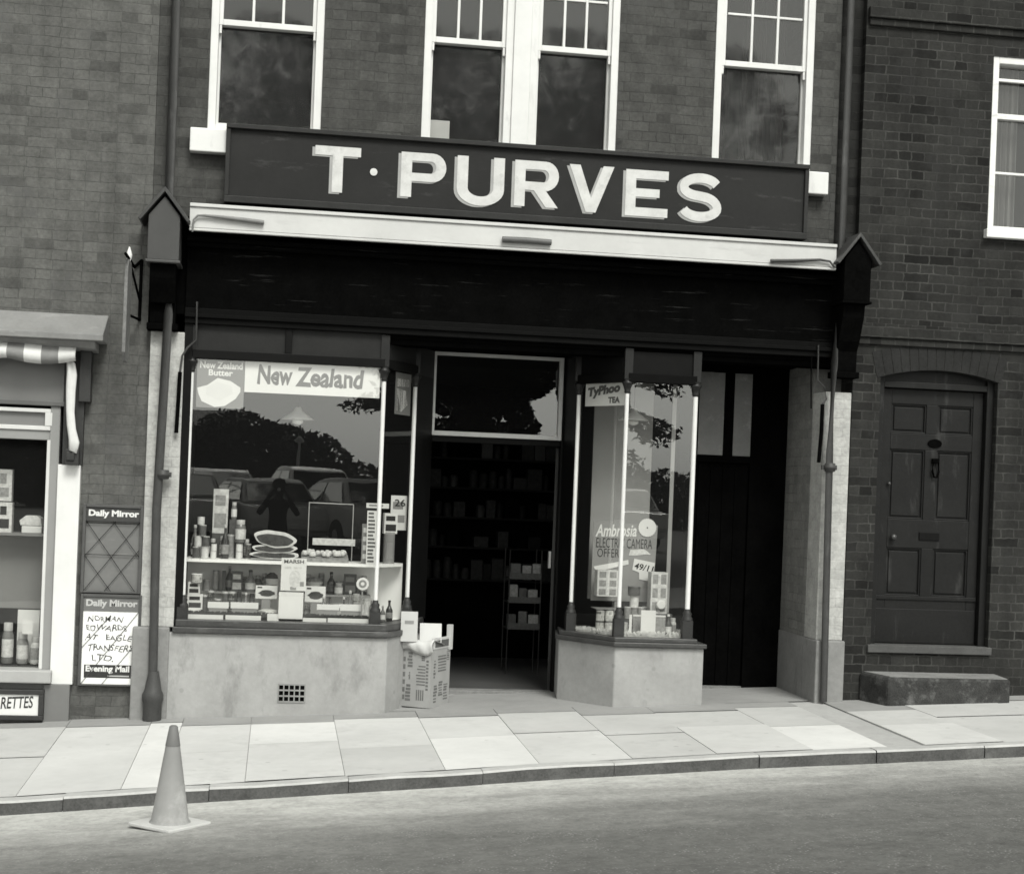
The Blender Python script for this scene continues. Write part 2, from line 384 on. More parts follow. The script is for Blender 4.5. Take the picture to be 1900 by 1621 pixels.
xs_all = frange(-30, -2, 14) + frange(-1.8, 6, 39) + frange(6.5, 34, 14)

PAVE = []
for i, v in enumerate((0.43, 0.49, 0.57)):
    PAVE.append(paint('flagstone_%s' % ('dull', 'pale', 'fresh')[i], v, 0.9, 0.10, 1.4, 0.15, 0.4, 0.30, v * 0.84, (1, 1, 1), 0.0, 0.5))
PAVEFOOT = paint('flagstone_foot', 0.26, 0.9, 0.12, 3, 0.15, 0.3, 0.3, 0.27, (1, 1, 1))  # darker flags along the wall foot and in the entrance recesses
JOINT = paint('joint_sand', 0.36, 0.95, 0.2, 20, 0.1, 0.2)
base = MB()
for a, b in zip(xs_all, xs_all[1:]):
    pa0, pa1, pb0, pb1 = pav(a, -0.9 / 2.3), pav(a, 1), pav(b, -0.9 / 2.3), pav(b, 1)
    q = lambda p: (p[0], p[1], p[2] - 0.012)
    base.face([q(pa1), q(pb1), q(pb0), q(pa0)])
tag(base.build('pavement_base', JOINT), kind='structure')
# joints measured where the slab lines meet the kerb
jx = [PX(a, b, y) for a, b, y in [(30, 1465, -2.45), (225, 1450, -2.4), (298, 1445, -2.4), (455, 1441, -2.3), (640, 1426, -2.25), (826, 1417, -2.2), (1000, 1403, -2.15), (1172, 1400, -2.1), (1330, 1393, -2.08), (1508, 1383, -2.05), (1645, 1379, -2.03), (1712, 1378, -2.0), (1858, 1372, -2.0)]]
left = []; xx = jx[0]
while xx > -29: xx -= random.uniform(0.62, 0.95); left.append(xx)
rightj = []; xx = jx[-1]
while xx < 33: xx += random.uniform(0.62, 0.95); rightj.append(xx)
JX = left[::-1] + jx + rightj
rows = {0: [0, .13, 1], 1: [0, .10, 1], 2: [0, .16, .58, 1], 3: [0, .17, .5, 1], 4: [0, .12, .62, 1], 5: [0, .14, .52, 1], 6: [0, .10, .5, 1], 7: [0, .2, .6, 1], 8: [0, .18, .5, 1], 9: [0, .12, .55, 1], 10: [0, 1], 11: [0, .28, .6, 1]}
tone = {(1, 1): 2, (2, 1): 1, (2, 2): 1, (3, 1): 2, (3, 2): 1, (5, 2): 2, (9, 2): 2, (9, 1): 0, (8, 1): 0, (10, 0): 0, (6, 1): 0, (0, 1): 1, (11, 1): 0}
slab = MB()
for i in range(len(JX) - 1):
    k = i - len(left)
    x0, x1 = JX[i], JX[i + 1]
    rr = rows.get(k, [0, 0.12, random.uniform(0.45, 0.62), 1])
    for j in range(len(rr) - 1):
        t0, t1 = rr[j], rr[j + 1]
        mt = 4 if k == 10 else 3 if j == 0 else tone.get((k, j), random.choice((0, 1, 1)))
        dz = random.uniform(-0.002, 0.0025) - (0.006 if k == 10 else 0); gp = 0.011 if k == 10 else 0.0018
        nx = max(1, int((x1 - x0) / 0.3))
        pts = []
        for a in range(nx + 1):
            xa = x0 + gp + (x1 - x0 - 2 * gp) * a / nx
            pts.append((pav(xa, t0 + 0.002), pav(xa, t1 - 0.002)))
        for (a0, a1), (b0, b1) in zip(pts, pts[1:]):
            z = lambda p: (p[0], p[1], p[2] + dz)
            slab.face([z(a1), z(b1), z(b0), z(a0)], mt)
        # edges of the slab
        for (p, q_) in ((pts[0][0], pts[0][1]), (pts[-1][1], pts[-1][0])):
            slab.face([(p[0], p[1], p[2] + dz), (p[0], p[1], p[2] - 0.02), (q_[0], q_[1], q_[2] - 0.02), (q_[0], q_[1], q_[2] + dz)], mt)
# entrance recess flags behind the wall line
for x0, x1, t in ((0.86, 2.70, 3), (3.34, 4.3, 3)):
    for a, b in zip(frange(x0, x1, 4), frange(x0, x1, 4)[1:]):
        slab.face([(a, 0.004, zb(a)), (b, 0.004, zb(b)), (b, 0.86, zb(b) + 0.005), (a, 0.86, zb(a) + 0.005)], t)
tag(slab.build('pavement', PAVE + [PAVEFOOT, paint('gutter_flag', 0.36, 0.9, 0.14, 3, 0.15, 0.3, 0.3, 0.27, (1, 1, 1))]), kind='structure')

kb = MB()
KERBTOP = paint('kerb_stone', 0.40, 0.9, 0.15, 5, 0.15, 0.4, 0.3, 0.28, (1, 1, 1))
KERBFACE = paint('kerb_face_stone', 0.085, 0.95, 0.35, 7, 0.1, 0.5, 0.3, 0.14, (1, 1, 1))  # street face toned darker than the kerb top
kxs = [KPT[0][0] - 28]
while kxs[-1] < 33: kxs.append(kxs[-1] + random.uniform(0.75, 0.98))
ROADDROP = 0.085
for a, b in zip(kxs, kxs[1:]):
    a2, b2 = a + 0.002, b - 0.002
    n = 3; row = []
    for i in range(n + 1):
        x = a2 + (b2 - a2) * i / n; y, z = kerb(x); row.append((x, y + random.uniform(-.006, .006), z + random.uniform(-.004, .003)))
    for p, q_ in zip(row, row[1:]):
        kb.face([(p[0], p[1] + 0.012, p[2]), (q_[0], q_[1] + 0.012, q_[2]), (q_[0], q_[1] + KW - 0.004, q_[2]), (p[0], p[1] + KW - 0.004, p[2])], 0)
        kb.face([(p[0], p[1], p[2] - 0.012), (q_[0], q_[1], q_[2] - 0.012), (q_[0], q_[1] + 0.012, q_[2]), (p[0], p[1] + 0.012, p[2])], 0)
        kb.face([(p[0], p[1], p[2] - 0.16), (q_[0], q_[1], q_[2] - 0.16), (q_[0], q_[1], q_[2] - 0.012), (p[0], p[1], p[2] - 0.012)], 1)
tag(kb.build('kerb', [KERBTOP, KERBFACE]), kind='structure')

# road: worn asphalt, dusty beside the kerb, with lens vignetting painted into the ramp
m, n, b = nodes_of('asphalt'); vec = coords(n)
tc = n.nodes.new('ShaderNodeTexCoord'); sp = n.nodes.new('ShaderNodeSeparateXYZ'); n.links.new(tc.outputs['Object'], sp.inputs[0])
nz = noise(n, coords(n, (0.5, 1.6, 1)), 1.2, 6, 0.65)
d = math_(n, 'ADD', math_(n, 'MULTIPLY', sp.outputs[1], -1.0), -2.3)              # metres from the kerb
d = math_(n, 'ADD', d, math_(n, 'MULTIPLY', sp.outputs[0], 0.16))
d = math_(n, 'ADD', d, math_(n, 'MULTIPLY', math_(n, 'ADD', nz, -0.5), 1.6))
wear = ramp(n, math_(n, 'DIVIDE', d, 3.2, True), [(0.0, 0.62), (0.18, 0.50), (0.36, 0.29), (0.6, 0.17), (1.0, 0.125)])  # dust and wear, plus vignette falloff put into the colour
fine = noise(n, coords(n, (1, 1, 1)), 22, 5, 0.75)
blot = noise(n, coords(n, (0.8, 1.0, 1)), 5.0, 5, 0.7)
c = mixc(n, 0.7, wear, ramp(n, fine, [(0.30, 0.50), (0.55, 0.82), (0.75, 1.0)]), 'MULTIPLY')
c = mixc(n, 0.7, c, ramp(n, blot, [(0.30, 0.62), (0.60, 0.95), (0.70, 1.0)]), 'MULTIPLY')
vor = n.nodes.new('ShaderNodeTexVoronoi'); vor.inputs['Scale'].default_value = 48; n.links.new(vec, vor.inputs['Vector'])
chips = ramp(n, vor.outputs['Distance'], [(0.14, 1.0), (0.34, 0.0)])
nn = noise(n, vec, 7, 4, 0.7)
cf = n.nodes.new('ShaderNodeMath'); cf.operation = 'MULTIPLY'; n.links.new(chips, cf.inputs[0])
n.links.new(ramp(n, nn, [(0.45, 0.0), (0.70, 0.55)]), cf.inputs[1])
c = mixc(n, cf.outputs[0], c, 0.45)
n.links.new(c, b.inputs['Base Color']); b.inputs['Roughness'].default_value = 0.85; b.inputs['Specular IOR Level'].default_value = 0.2
bump(n, b, math_(n, 'ADD', fine, math_(n, 'MULTIPLY', vor.outputs['Distance'], 0.6)), 0.5, 0.008)
ASPHALT = m
def roadz(x, y):
    ky, kz = kerb(x); e = ky - y
    return kz - ROADDROP + 0.05 * math.sin(min(1, max(0, e / 7.0)) * pi)
rd = MB()
for a, bq in zip(xs_all, xs_all[1:]):
    ya, yb = kerb(a)[0] + 0.03, kerb(bq)[0] + 0.03
    N = 16
    for i in range(N):
        a0 = ya + (-9.5 - ya) * i / N; a1 = ya + (-9.5 - ya) * (i + 1) / N
        b0 = yb + (-9.5 - yb) * i / N; b1 = yb + (-9.5 - yb) * (i + 1) / N
        rd.face([(a, a0, roadz(a, a0)), (a, a1, roadz(a, a1)), (bq, b1, roadz(bq, b1)), (bq, b0, roadz(bq, b0))])
tag(rd.build('road', ASPHALT), kind='structure')
# far pavement and the rising car park opposite, seen in the glass
fp = MB()
for a, bq in zip(xs_all, xs_all[1:]):
    za, zc = roadz(a, -9.5) + 0.1, roadz(bq, -9.5) + 0.1
    fp.face([(a, -9.5, za - 0.15), (bq, -9.5, zc - 0.15), (bq, -9.5, zc), (a, -9.5, za)])
    fp.face([(a, -9.5, za), (bq, -9.5, zc), (bq, -13.2, zc + 0.03), (a, -13.2, za + 0.03)])
tag(fp.build('far_pavement', PAVE[0]), kind='structure')
cp = MB()
for a, bq in zip(xs_all, xs_all[1:]):
    za, zc = roadz(a, -9.5) + 0.13, roadz(bq, -9.5) + 0.13
    cp.face([(a, -13.2, za + 0.004), (bq, -13.2, zc + 0.004), (bq, -15.5, -1.15), (a, -15.5, -1.15)])
    cp.face([(a, -15.5, -1.15), (bq, -15.5, -1.15), (bq, -60, -0.75), (a, -60, -0.75)])
tag(cp.build('car_park', paint('gravel_tarmac', 0.16, 0.9, 0.2, 4, 0.1, 0.2)), kind='structure')
gd = MB(); gd.face([(-400, -400, -2.6), (400, -400, -2.6), (400, 400, -2.6), (-400, 400, -2.6)])
tag(gd.build('ground', paint('far_ground', 0.10, 0.95, 0.2, 0.2, 0.1, 0)), kind='structure')

# ================================================================== SHOP BUILDING
XL, XR = -0.742, 4.305                # inner faces of the party piers
shop = thing('shop_building', 'grey brick grocery with a black shopfront, two bay windows and a recessed doorway', 'shop', (1.78, 0, zb(1.78)))
CL, CR = -1.01, 4.27                  # outer edges of the shop's brick front
ZTOP = 5.9
W1 = (-0.635, 0.205); W2 = (0.965, 1.652); W2b = (1.788, 2.480); W3 = (3.250, 4.055)
ZWB, ZRAIL, ZBAR, ZWT = 2.655, 3.475, 3.865, 4.72
wl = MB()
def wall_with_openings(mb, x0, x1, z0, z1, openings, y0, y1, k=None):
    """openings: (xa, xb, za, zc) all sharing no x overlap; solid strips around each"""
    cur = x0
    for xa, xb, za, zc in sorted(openings):
        mb.box(cur, xa, y0, y1, z0, z1, k)
        if za > z0: mb.box(xa, xb, y0, y1, z0, za, k)
        if zc < z1: mb.box(xa, xb, y0, y1, zc, z1, k)
        cur = xb
    mb.box(cur, x1, y0, y1, z0, z1, k)
wall_with_openings(wl, CL, CR, 1.98, ZTOP, [(W1[0], W1[1], ZWB, ZWT), (W2[0], W2b[1], ZWB, ZWT), (W3[0], W3[1], ZWB, ZWT)], 0.0, 0.24)
wl.build('wall', BRICK_SHOP, shop)
rs = MB(); rs.box(CL, XL, 0.0, 0.24, 1.98, 1.27); rs.box(XL, 4.475, 0.02, 0.24, 1.13, 1.98)
rs.build('bressummer', SOOT, shop)
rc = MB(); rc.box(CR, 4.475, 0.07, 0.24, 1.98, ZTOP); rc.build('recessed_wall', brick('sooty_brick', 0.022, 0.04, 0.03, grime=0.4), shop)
bk = MB(); bk.box(CL, CR, 6.0, 6.2, -1.8, ZTOP); bk.box(CL, CL + 0.1, 0.24, 6.0, -1.8, ZTOP); bk.box(CR + 0.21, CR + 0.205, 0.9, 6.0, -1.8, ZTOP)
bk.build('rear_wall', BRICK_SHOP, shop)
rf = MB(); rf.profile([(-0.15, ZTOP), (6.3, ZTOP), (3.1, ZTOP + 2.6)], CL, CR); rf.build('roof', paint('slate', 0.08, 0.6, 0.2, 6, 0.3, 0.2), shop)

def sash_window(x0, x1, parent, bars=2, blind=None):
    """one sash window, lower sash one sheet, upper sash with glazing bars"""
    f = MB(); fw = 0.058; yf = 0.006
    f.box(x0, x0 + fw, yf, 0.13, ZWB, ZWT); f.box(x1 - fw, x1, yf, 0.13, ZWB, ZWT)
    f.box(x0 + fw, x1 - fw, yf, 0.13, ZWT - fw, ZWT); f.box(x0 + fw, x1 - fw, yf, 0.13, ZWB, ZWB + 0.045)
    o = f.build('sash_window', WHITE, parent, 0.004)
    ix0, ix1 = x0 + fw, x1 - fw; sw = 0.030
    lo = MB(); zl0, zl1 = ZWB + 0.045, ZRAIL + 0.012       # the lower sash sits behind the upper one
    lo.box(ix0, ix0 + sw * 0.6, 0.075, 0.110, zl0, zl1); lo.box(ix1 - sw * 0.6, ix1, 0.075, 0.110, zl0, zl1)
    lo.box(ix0 + sw * 0.6, ix1 - sw * 0.6, 0.075, 0.110, zl0, zl0 + 0.03); lo.box(ix0 + sw * 0.6, ix1 - sw * 0.6, 0.075, 0.110, ZRAIL - 0.02, zl1)
    lo.build('lower_sash', WHITE, o, 0.003)
    us = MB(); y0, y1 = 0.028, 0.066
    us.box(ix0, ix0 + sw, y0, y1, ZRAIL - 0.022, ZWT - fw); us.box(ix1 - sw, ix1, y0, y1, ZRAIL - 0.022, ZWT - fw)
    us.box(ix0 + sw, ix1 - sw, y0, y1, ZRAIL - 0.022, ZRAIL + 0.022); us.box(ix0 + sw, ix1 - sw, y0, y1, ZWT - fw - 0.04, ZWT - fw)
    for xh in (ix0 + 0.003, ix1 - 0.021): us.box(xh, xh + 0.018, y0 + 0.002, y1 - 0.002, ZRAIL - 0.085, ZRAIL - 0.022)   # horns
    iw = ix1 - ix0 - 2 * sw
    for i in (1, 2):
        xc = ix0 + sw + iw * i / 3; us.box(xc - 0.010, xc + 0.010, y0 + 0.004, y1 - 0.004, ZRAIL + 0.022, ZWT - fw - 0.04)
    for zc in (ZBAR, ZBAR + 0.40):
        for i in range(3):
            us.box(ix0 + sw + iw * i / 3 + 0.010, ix0 + sw + iw * (i + 1) / 3 - 0.010, y0 + 0.006, y1 - 0.006, zc - 0.009, zc + 0.009)
    us.build('upper_sash', WHITE, o, 0.003)
    gl = MB(); gl.face([(ix0, 0.094, zl0), (ix1, 0.094, zl0), (ix1, 0.094, ZRAIL), (ix0, 0.094, ZRAIL)])
    gl.face([(ix0, 0.048, ZRAIL), (ix1, 0.048, ZRAIL), (ix1, 0.048, ZWT - fw), (ix0, 0.048, ZWT - fw)])
    gl.build('pane', GLASS_UP, o)
    return o
sash_window(*W1, shop); sash_window(*W2, shop); sash_window(*W2b, shop); sash_window(*W3, shop)
box('mullion', W2[1], W2b[0], -0.012, 0.13, ZWB, ZWT, WHITE, shop, 0.006)
box('window_sill', -0.752, 4.176, -0.10, 0.0, 2.47, 2.645, WHITE, shop, 0.008)
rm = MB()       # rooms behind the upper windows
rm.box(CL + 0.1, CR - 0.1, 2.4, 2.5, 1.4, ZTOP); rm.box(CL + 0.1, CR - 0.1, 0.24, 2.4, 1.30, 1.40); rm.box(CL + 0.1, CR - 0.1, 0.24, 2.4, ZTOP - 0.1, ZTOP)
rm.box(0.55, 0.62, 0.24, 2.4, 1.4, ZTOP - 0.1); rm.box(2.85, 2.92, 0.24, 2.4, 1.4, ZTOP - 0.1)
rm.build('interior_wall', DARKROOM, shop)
for xa, xb in ((3.32, 3.44), (3.55, 3.92)):
    cm = MB(); N = 24
    pts = [(xa + (xb - xa) * i / N, 0.30 + 0.018 * sin(i * 1.9)) for i in range(N + 1)]
    for (ax, ay), (bx, by) in zip(pts, pts[1:]): cm.face([(ax, ay, ZWB + 0.05), (bx, by, ZWB + 0.05), (bx, by, ZWT), (ax, ay, ZWT)], sm=True)
    cm.build('curtain', paint('dark_curtain', 0.012, 0.95, 0.1, 6, 0, 0), shop)
bxx = rect_px((794, 223), (833, 255), 0.17)
o = box('box', bxx[0], bxx[1], 0.15, 0.24, ZWB + 0.05, bxx[3], paint('pale_box', 0.42, 0.8, 0.05), None, 0.004)
tag(o, 'pale box standing in the corner of the upper window above the sign', 'box')

# fascia, cornice and soffit: all black, under the blind
fa = MB()
YB = -0.24                                 # front of the blind board
zt = PZ(352, 432, YB); z_mould = 1.268
fa.box(XL, XR, -0.035, 0.02, z_mould + 0.05, 1.98)
fa.box(XL, XR, -0.16, -0.035, 1.90, 1.975); fa.box(XL, XR, -0.13, -0.035, 1.80, 1.835); fa.box(XL, XR, -0.10, -0.035, 1.765, 1.80)
fa.build('fascia', WORNBLACK, shop, 0.004)
mo = MB(); mo.box(XL, XR, -0.075, 0.0, 1.245, 1.275); mo.box(XL, XR, -0.055, 0.0, 1.20, 1.245); mo.box(XL, XR, -0.045, -0.035, 1.275, 1.318)
mo.build('cornice', paint('cornice_paint', 0.005, 0.6, 0.2, 6, 0.03, 0.1), shop, 0.004)
sf = MB(); sf.box(XL, XR, 0.0, 0.95, 1.17, 1.20); sf.build('soffit', SOOT, shop)

# party piers (white), their plinths and gabled consoles
YP = -0.045
def pier(x0, x1, z_top, z_pl, pl0, pl1):
    o = box('pilaster', x0, x1, YP, 0.24, z_pl, z_top, BRICK_WHITE, shop, 0.006)
    q = MB(); q.plan([(pl0, YP - 0.045), (pl1, YP - 0.045), (pl1, 0.24), (pl0, 0.24)], lambda x, y: -1.95, z_pl)
    q.build('plinth', RENDER2, o, 0.012)
    return o
pier(-0.985, XL + 0.005, 1.13, PZ(285, 1162, YP), -1.03, XL - 0.02)
pier(4.235, 4.452, 0.93, PZ(1530, 1187, YP), 4.225, 4.462)
def console(xc, w_, zlow, matA, gable):
    """bracket with a little gabled roof that closes each end of the fascia"""
    h = w_ / 2; z0 = PZ(300, 482, -0.30); ze = PZ(278, 398, -0.30); za = PZ(305, 356, -0.30)
    c = MB(); c.prism([(xc - h, z0), (xc + h, z0), (xc + h, ze), (xc, za - 0.03), (xc - h, ze)], -0.30, 0.0)
    c.box(xc - h - 0.012, xc + h + 0.012, -0.312, 0.0, z0 - 0.02, z0)
    o = c.build('console', matA, shop, 0.005)
    r_ = MB()
    for s in (-1, 1):
        a = Vector((xc, za)); e = Vector((xc + s * (h + 0.055), ze - 0.045)); d_ = (e - a).normalized(); nn_ = Vector((-d_.y, d_.x)) * (0.024 if s > 0 else -0.024)
        r_.prism([(a.x, a.y), (e.x, e.y), (e.x + nn_.x, e.y + nn_.y), (a.x, a.y + 0.035)], -0.335, 0.0)
    r_.build('gable_roof', IRON, o, 0.003)
    bkt = MB(); bkt.profile([(0.0, z0 - 0.02), (-0.26, z0 - 0.02), (-0.245, z0 - 0.12), (-0.17, z0 - 0.30), (-0.12, zlow + 0.16), (-0.115, zlow), (0, zlow)], xc - h + 0.02, xc + h - 0.02)
    bkt.box(xc - h, xc + h, -0.135, 0.0, zlow - 0.05, zlow)
    bkt.build('bracket', SOOT, o, 0.006)
console(PX(304, 430, -0.3), 0.225, PZ(300, 600, -0.1), paint('console_paint', 0.055, 0.5, 0.1, 5, 0.3, 0.1), True)
console(PX(1592, 500, -0.3) , 0.215, PZ(1570, 690, -0.1), SOOT, True)

# ---------------- left shop window: front pane and a splayed return towards the door
ZSILL = PZ(510, 1163, 0.0)               # top of the sill
ZHEAD = 0.945
A0 = (-0.678, 0.0); A1 = (0.757, 0.0); A2 = (PX(763, 915, 0.46), 0.46); A3 = (PX(792, 1000, 0.88), 0.88)
B3 = (PX(1040, 1000, 0.88), 0.88); B2 = (PX(1067, 925, 0.46), 0.46); B1 = (2.648, 0.0); B0 = (3.195, 0.0)
BR = (3.26, 0.86)                        # right bay returns along the side passage
sr = MB(); sr.plan([(XL - 0.03, -0.075), (A1[0] + 0.095, -0.075), (A2[0] + 0.11, 0.46), (A3[0] + 0.0, 0.93), (XL - 0.03, 0.93)], -1.95, ZSILL - 0.052)
sr.build('stallriser', RENDER, shop, 0.01)
sb = MB(); sb.plan([(B1[0] - 0.035, -0.075), (B0[0] + 0.125, -0.075), (B0[0] + 0.125, 0.93), (B3[0], 0.93), (B2[0] - 0.09, 0.46)], -1.95, ZSILL - 0.075)
sb.build('stallriser', RENDER, shop, 0.01)
LW = MB(); LW.plan([(XL + 0.0, -0.105), (A1[0] + 0.10, -0.105), (A2[0] + 0.125, 0.46), (A3[0] + 0.01, 0.9), (A3[0] - 0.06, 0.9), (A2[0] - 0.08, 0.46), (A1[0] - 0.05, 0.06), (XL, 0.06)], ZSILL - 0.05, ZSILL - 0.008)
LW.plan([(XL + 0.02, -0.075), (A1[0] + 0.085, -0.075), (A2[0] + 0.10, 0.46), (A3[0] + 0.0, 0.89), (A3[0] - 0.06, 0.89), (A2[0] - 0.08, 0.45), (A1[0] - 0.05, 0.055), (XL + 0.02, 0.055)], ZSILL - 0.008, ZSILL + 0.045)
lwin = LW.build('shop_window', paint('sill_paint', 0.05, 0.4, 0.25, 6, 0.35, 0.2, 0.25, 0.12, (1, 1, 6)), shop, 0.005)
ZS2 = ZSILL - 0.035
RW = MB(); RW.plan([(B1[0] - 0.05, -0.105), (B0[0] + 0.14, -0.105), (B0[0] + 0.14, 0.9), (B3[0] - 0.01, 0.9), (B2[0] - 0.12, 0.46)], ZS2 - 0.038, ZS2 - 0.004)
RW.plan([(B1[0] - 0.04, -0.075), (B0[0] + 0.07, -0.075), (B0[0] + 0.07, 0.89), (B3[0] + 0.0, 0.89), (B2[0] - 0.09, 0.455)], ZS2 - 0.004, ZS2 + 0.03)
rwin = RW.build('shop_window', MATS['sill_paint'], shop, 0.005)
def column(p, z0, z1, parent, r=0.0165, capless=False):
    x, y = p
    c = MB(); c.lathe(x, y, [(r, z0), (r, z1)], 16)
    o = c.build('column', WORN_WHITE if capless else WHITE, parent)
    t = MB(); t.lathe(x, y, [(r + 0.003, z1), (r + 0.010, z1 + 0.012), (r + 0.006, z1 + 0.02), (r + 0.016, z1 + 0.055), (r + 0.025, z1 + 0.075), (r + 0.028, z1 + 0.085), (r + 0.014, z1 + 0.095), (r + 0.022, z1 + 0.112)], 16)
    t.box(x - 0.032, x + 0.032, y - 0.03, y + 0.03, z1 + 0.112, min(z1 + 0.36, 1.19))
    t.build('capital', paint('capital_paint', 0.012, 0.4, 0.3, 9, 0.3, 0.1), o)
    b_ = MB(); b_.box(x - 0.040, x + 0.040, y - 0.038, y + 0.038, ZS2 + 0.02, z0 - 0.09)
    b_.lathe(x, y, [(r + 0.024, z0 - 0.09), (r + 0.024, z0 - 0.07), (r + 0.012, z0 - 0.055), (r + 0.018, z0 - 0.035), (r + 0.006, z0 - 0.02), (r + 0.004, z0)], 16)
    b_.build('column_base', paint('base_paint', 0.026, 0.5, 0.3, 9, 0.3, 0.1), o)
    return o
ZC0, ZC1 = -0.820, 0.842
column(A0, ZC0, ZC1, lwin); column(A1, ZC0, ZC1, lwin); column(A2, ZC0 - 0.0, ZC1, lwin)
column(B2, ZC0, ZC1 - 0.0, rwin); column(B1, ZC0, ZC1, rwin); column(B0, ZC0, ZC1, rwin, 0.0195)
def pane(parent, pts, z0, z1):
    p = MB()
    for (ax, ay), (bx, by) in zip(pts, pts[1:]): p.face([(ax, ay, z0), (bx, by, z0), (bx, by, z1), (ax, ay, z1)])
    return p.build('pane', GLASS, parent)
pane(lwin, [A0, A1], ZSILL + 0.03, ZHEAD + 0.02); pane(lwin, [A1, A2], ZSILL + 0.03, ZHEAD + 0.02)
ZH2 = 0.93
pane(rwin, [B2, B1], ZS2 + 0.02, ZH2 + 0.02); pane(rwin, [B1, B0], ZS2 + 0.02, ZH2 + 0.02); pane(rwin, [B0, BR], ZS2 + 0.02, ZH2 + 0.02)
# frieze above the windows
def run(mb, pts, off, z0, z1):
    """a rail that follows the window line, off = proud of it"""
    for (ax, ay), (bx, by) in zip(pts, pts[1:]):
        d_ = Vector((bx - ax, by - ay)).normalized(); nn_ = Vector((d_.y, -d_.x))
        if nn_.y > 0.5: nn_ = -nn_
        a = Vector((ax, ay)); b_ = Vector((bx, by))
        mb.plan([tuple(a + nn_ * off), tuple(b_ + nn_ * off), tuple(b_ - nn_ * 0.03), tuple(a - nn_ * 0.03)], z0, z1)
fr = MB(); run(fr, [A0, A1], 0.012, 1.01, 1.20); run(fr, [A1, A2], 0.012, 1.01, 1.20); run(fr, [A2, A3], 0.012, ZHEAD, 1.17)
fr.build('frieze', FRIEZE, lwin)
fr2 = MB(); run(fr2, [A0, A1], 0.035, ZHEAD, 1.012); run(fr2, [A1, A2], 0.03, ZHEAD, 1.012)
xm = PX(536, 630, 0); fr2.box(xm - 0.025, xm + 0.025, -0.035, -0.0125, 1.012, 1.20); fr2.box(A0[0] - 0.064, A0[0] + 0.0, -0.035, 0.03, ZSILL + 0.03, 1.20)
fr2.build('head_rail', BLACK, lwin, 0.004)
fr = MB(); run(fr, [B2, B1], 0.012, 1.0, 1.17); run(fr, [B1, B0], 0.012, 1.0, 1.17); run(fr, [B0, BR], 0.012, 1.0, 1.17); run(fr, [B3, B2], 0.012, ZS2, 1.17)
fr.build('frieze', BLACK, rwin)
fr2 = MB(); run(fr2, [B2, B1], 0.035, ZH2, 1.0); run(fr2, [B1, B0], 0.035, ZH2, 1.0); run(fr2, [B0, BR], 0.035, ZH2, 1.0)
fr2.build('head_rail', MATS['cornice_paint'], rwin, 0.004)
# post between return pane and doorway
pp = MB(); run(pp, [A2, A3], 0.012, ZSILL + 0.03, ZHEAD); pp.build('jamb_panel', BLACK, lwin)
# display bed, shelf and backs of the left window
ZBED = ZSILL + 0.045
ZSH = PZ(430, 1037, 0.30)
bed = MB(); bed.plan([(XL + 0.06, 0.03), (A1[0] - 0.0, 0.03), (A2[0] - 0.03, 0.46), (A2[0] - 0.03, 0.8), (XL + 0.06, 0.8)], ZBED - 0.03, ZBED); bed.build('display_bed', INTWHITE, lwin)
sh = MB(); sh.plan([(XL + 0.06, 0.16), (A1[0] + 0.0, 0.16), (A2[0] - 0.05, 0.44), (A2[0] - 0.05, 0.62), (XL + 0.06, 0.62)], ZSH - 0.022, ZSH); sh.build('display_shelf', INTWHITE, lwin)
box('display_back', XL + 0.06, A2[0] - 0.04, 0.52, 0.55, ZBED, ZSH + 0.0, INTWHITE, lwin)
zls = PZ(420, 1096, 0.40); box('display_shelf', A0[0] + 0.22, A1[0] - 0.02, 0.28, 0.52, zls - 0.012, zls, MIDCARD, lwin)
box('side_wall', XL - 0.0, XL + 0.05, 0.06, 0.85, -1.6, 1.17, INTERIOR, lwin)
bed = MB(); bed.plan([(B2[0] + 0.03, 0.46), (B1[0] + 0.01, 0.03), (B0[0] - 0.01, 0.03), (BR[0] - 0.01, 0.84), (B3[0] + 0.05, 0.84)], ZS2 + 0.0, ZS2 + 0.032); bed.build('display_bed', INTWHITE, rwin)
ZBED2 = ZS2 + 0.032
sx0, sx1 = PX(1098, 900, 0.72), PX(1207, 900, 0.72)
box('display_back', sx0, sx1, 0.72, 0.74, PZ(1090, 1110, 0.72), 1.1, INTGREY, rwin)

# shop room behind
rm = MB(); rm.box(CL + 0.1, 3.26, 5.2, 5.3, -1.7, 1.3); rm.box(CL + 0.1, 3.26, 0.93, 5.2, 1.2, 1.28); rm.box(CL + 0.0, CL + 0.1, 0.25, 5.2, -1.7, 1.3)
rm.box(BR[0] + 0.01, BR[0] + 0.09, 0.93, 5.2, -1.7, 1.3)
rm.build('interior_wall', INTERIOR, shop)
zfl = zb(1.6) + 0.012
flr = MB(); flr.box(CL + 0.1, 3.2, 0.94, 5.2, zfl - 0.05, zfl); flr.build('shop_floor', paint('shop_lino', 0.07, 0.6, 0.15, 3, 0.3, 0), shop)
# doorway: jambs, transom light, threshold
YD = 0.88
dx0, dx1 = PX(797, 800, YD), PX(1043, 800, YD)
tz1, tz0 = PZ(920, 655, YD), PZ(920, 812, YD)
jb = MB(); jb.box(A3[0] - 0.05, dx0 + 0.005, YD, YD + 0.1, -1.7, 1.17); jb.box(dx1 - 0.005, B3[0] + 0.09, YD, YD + 0.1, -1.7, 1.17)
jb.box(dx0 + 0.005, dx1 - 0.005, YD, YD + 0.1, tz1, 1.17); jb.box(dx0 + 0.005, dx1 - 0.005, YD + 0.02, YD + 0.1, tz0 - 0.05, tz0)
dfr = jb.build('door_frame', BLACK, shop, 0.004)
tf = MB(); fw = 0.038
tf.box(dx0 + 0.006, dx0 + fw, YD - 0.015, YD + 0.05, tz0, tz1); tf.box(dx1 - fw, dx1 - 0.006, YD - 0.015, YD + 0.05, tz0, tz1)
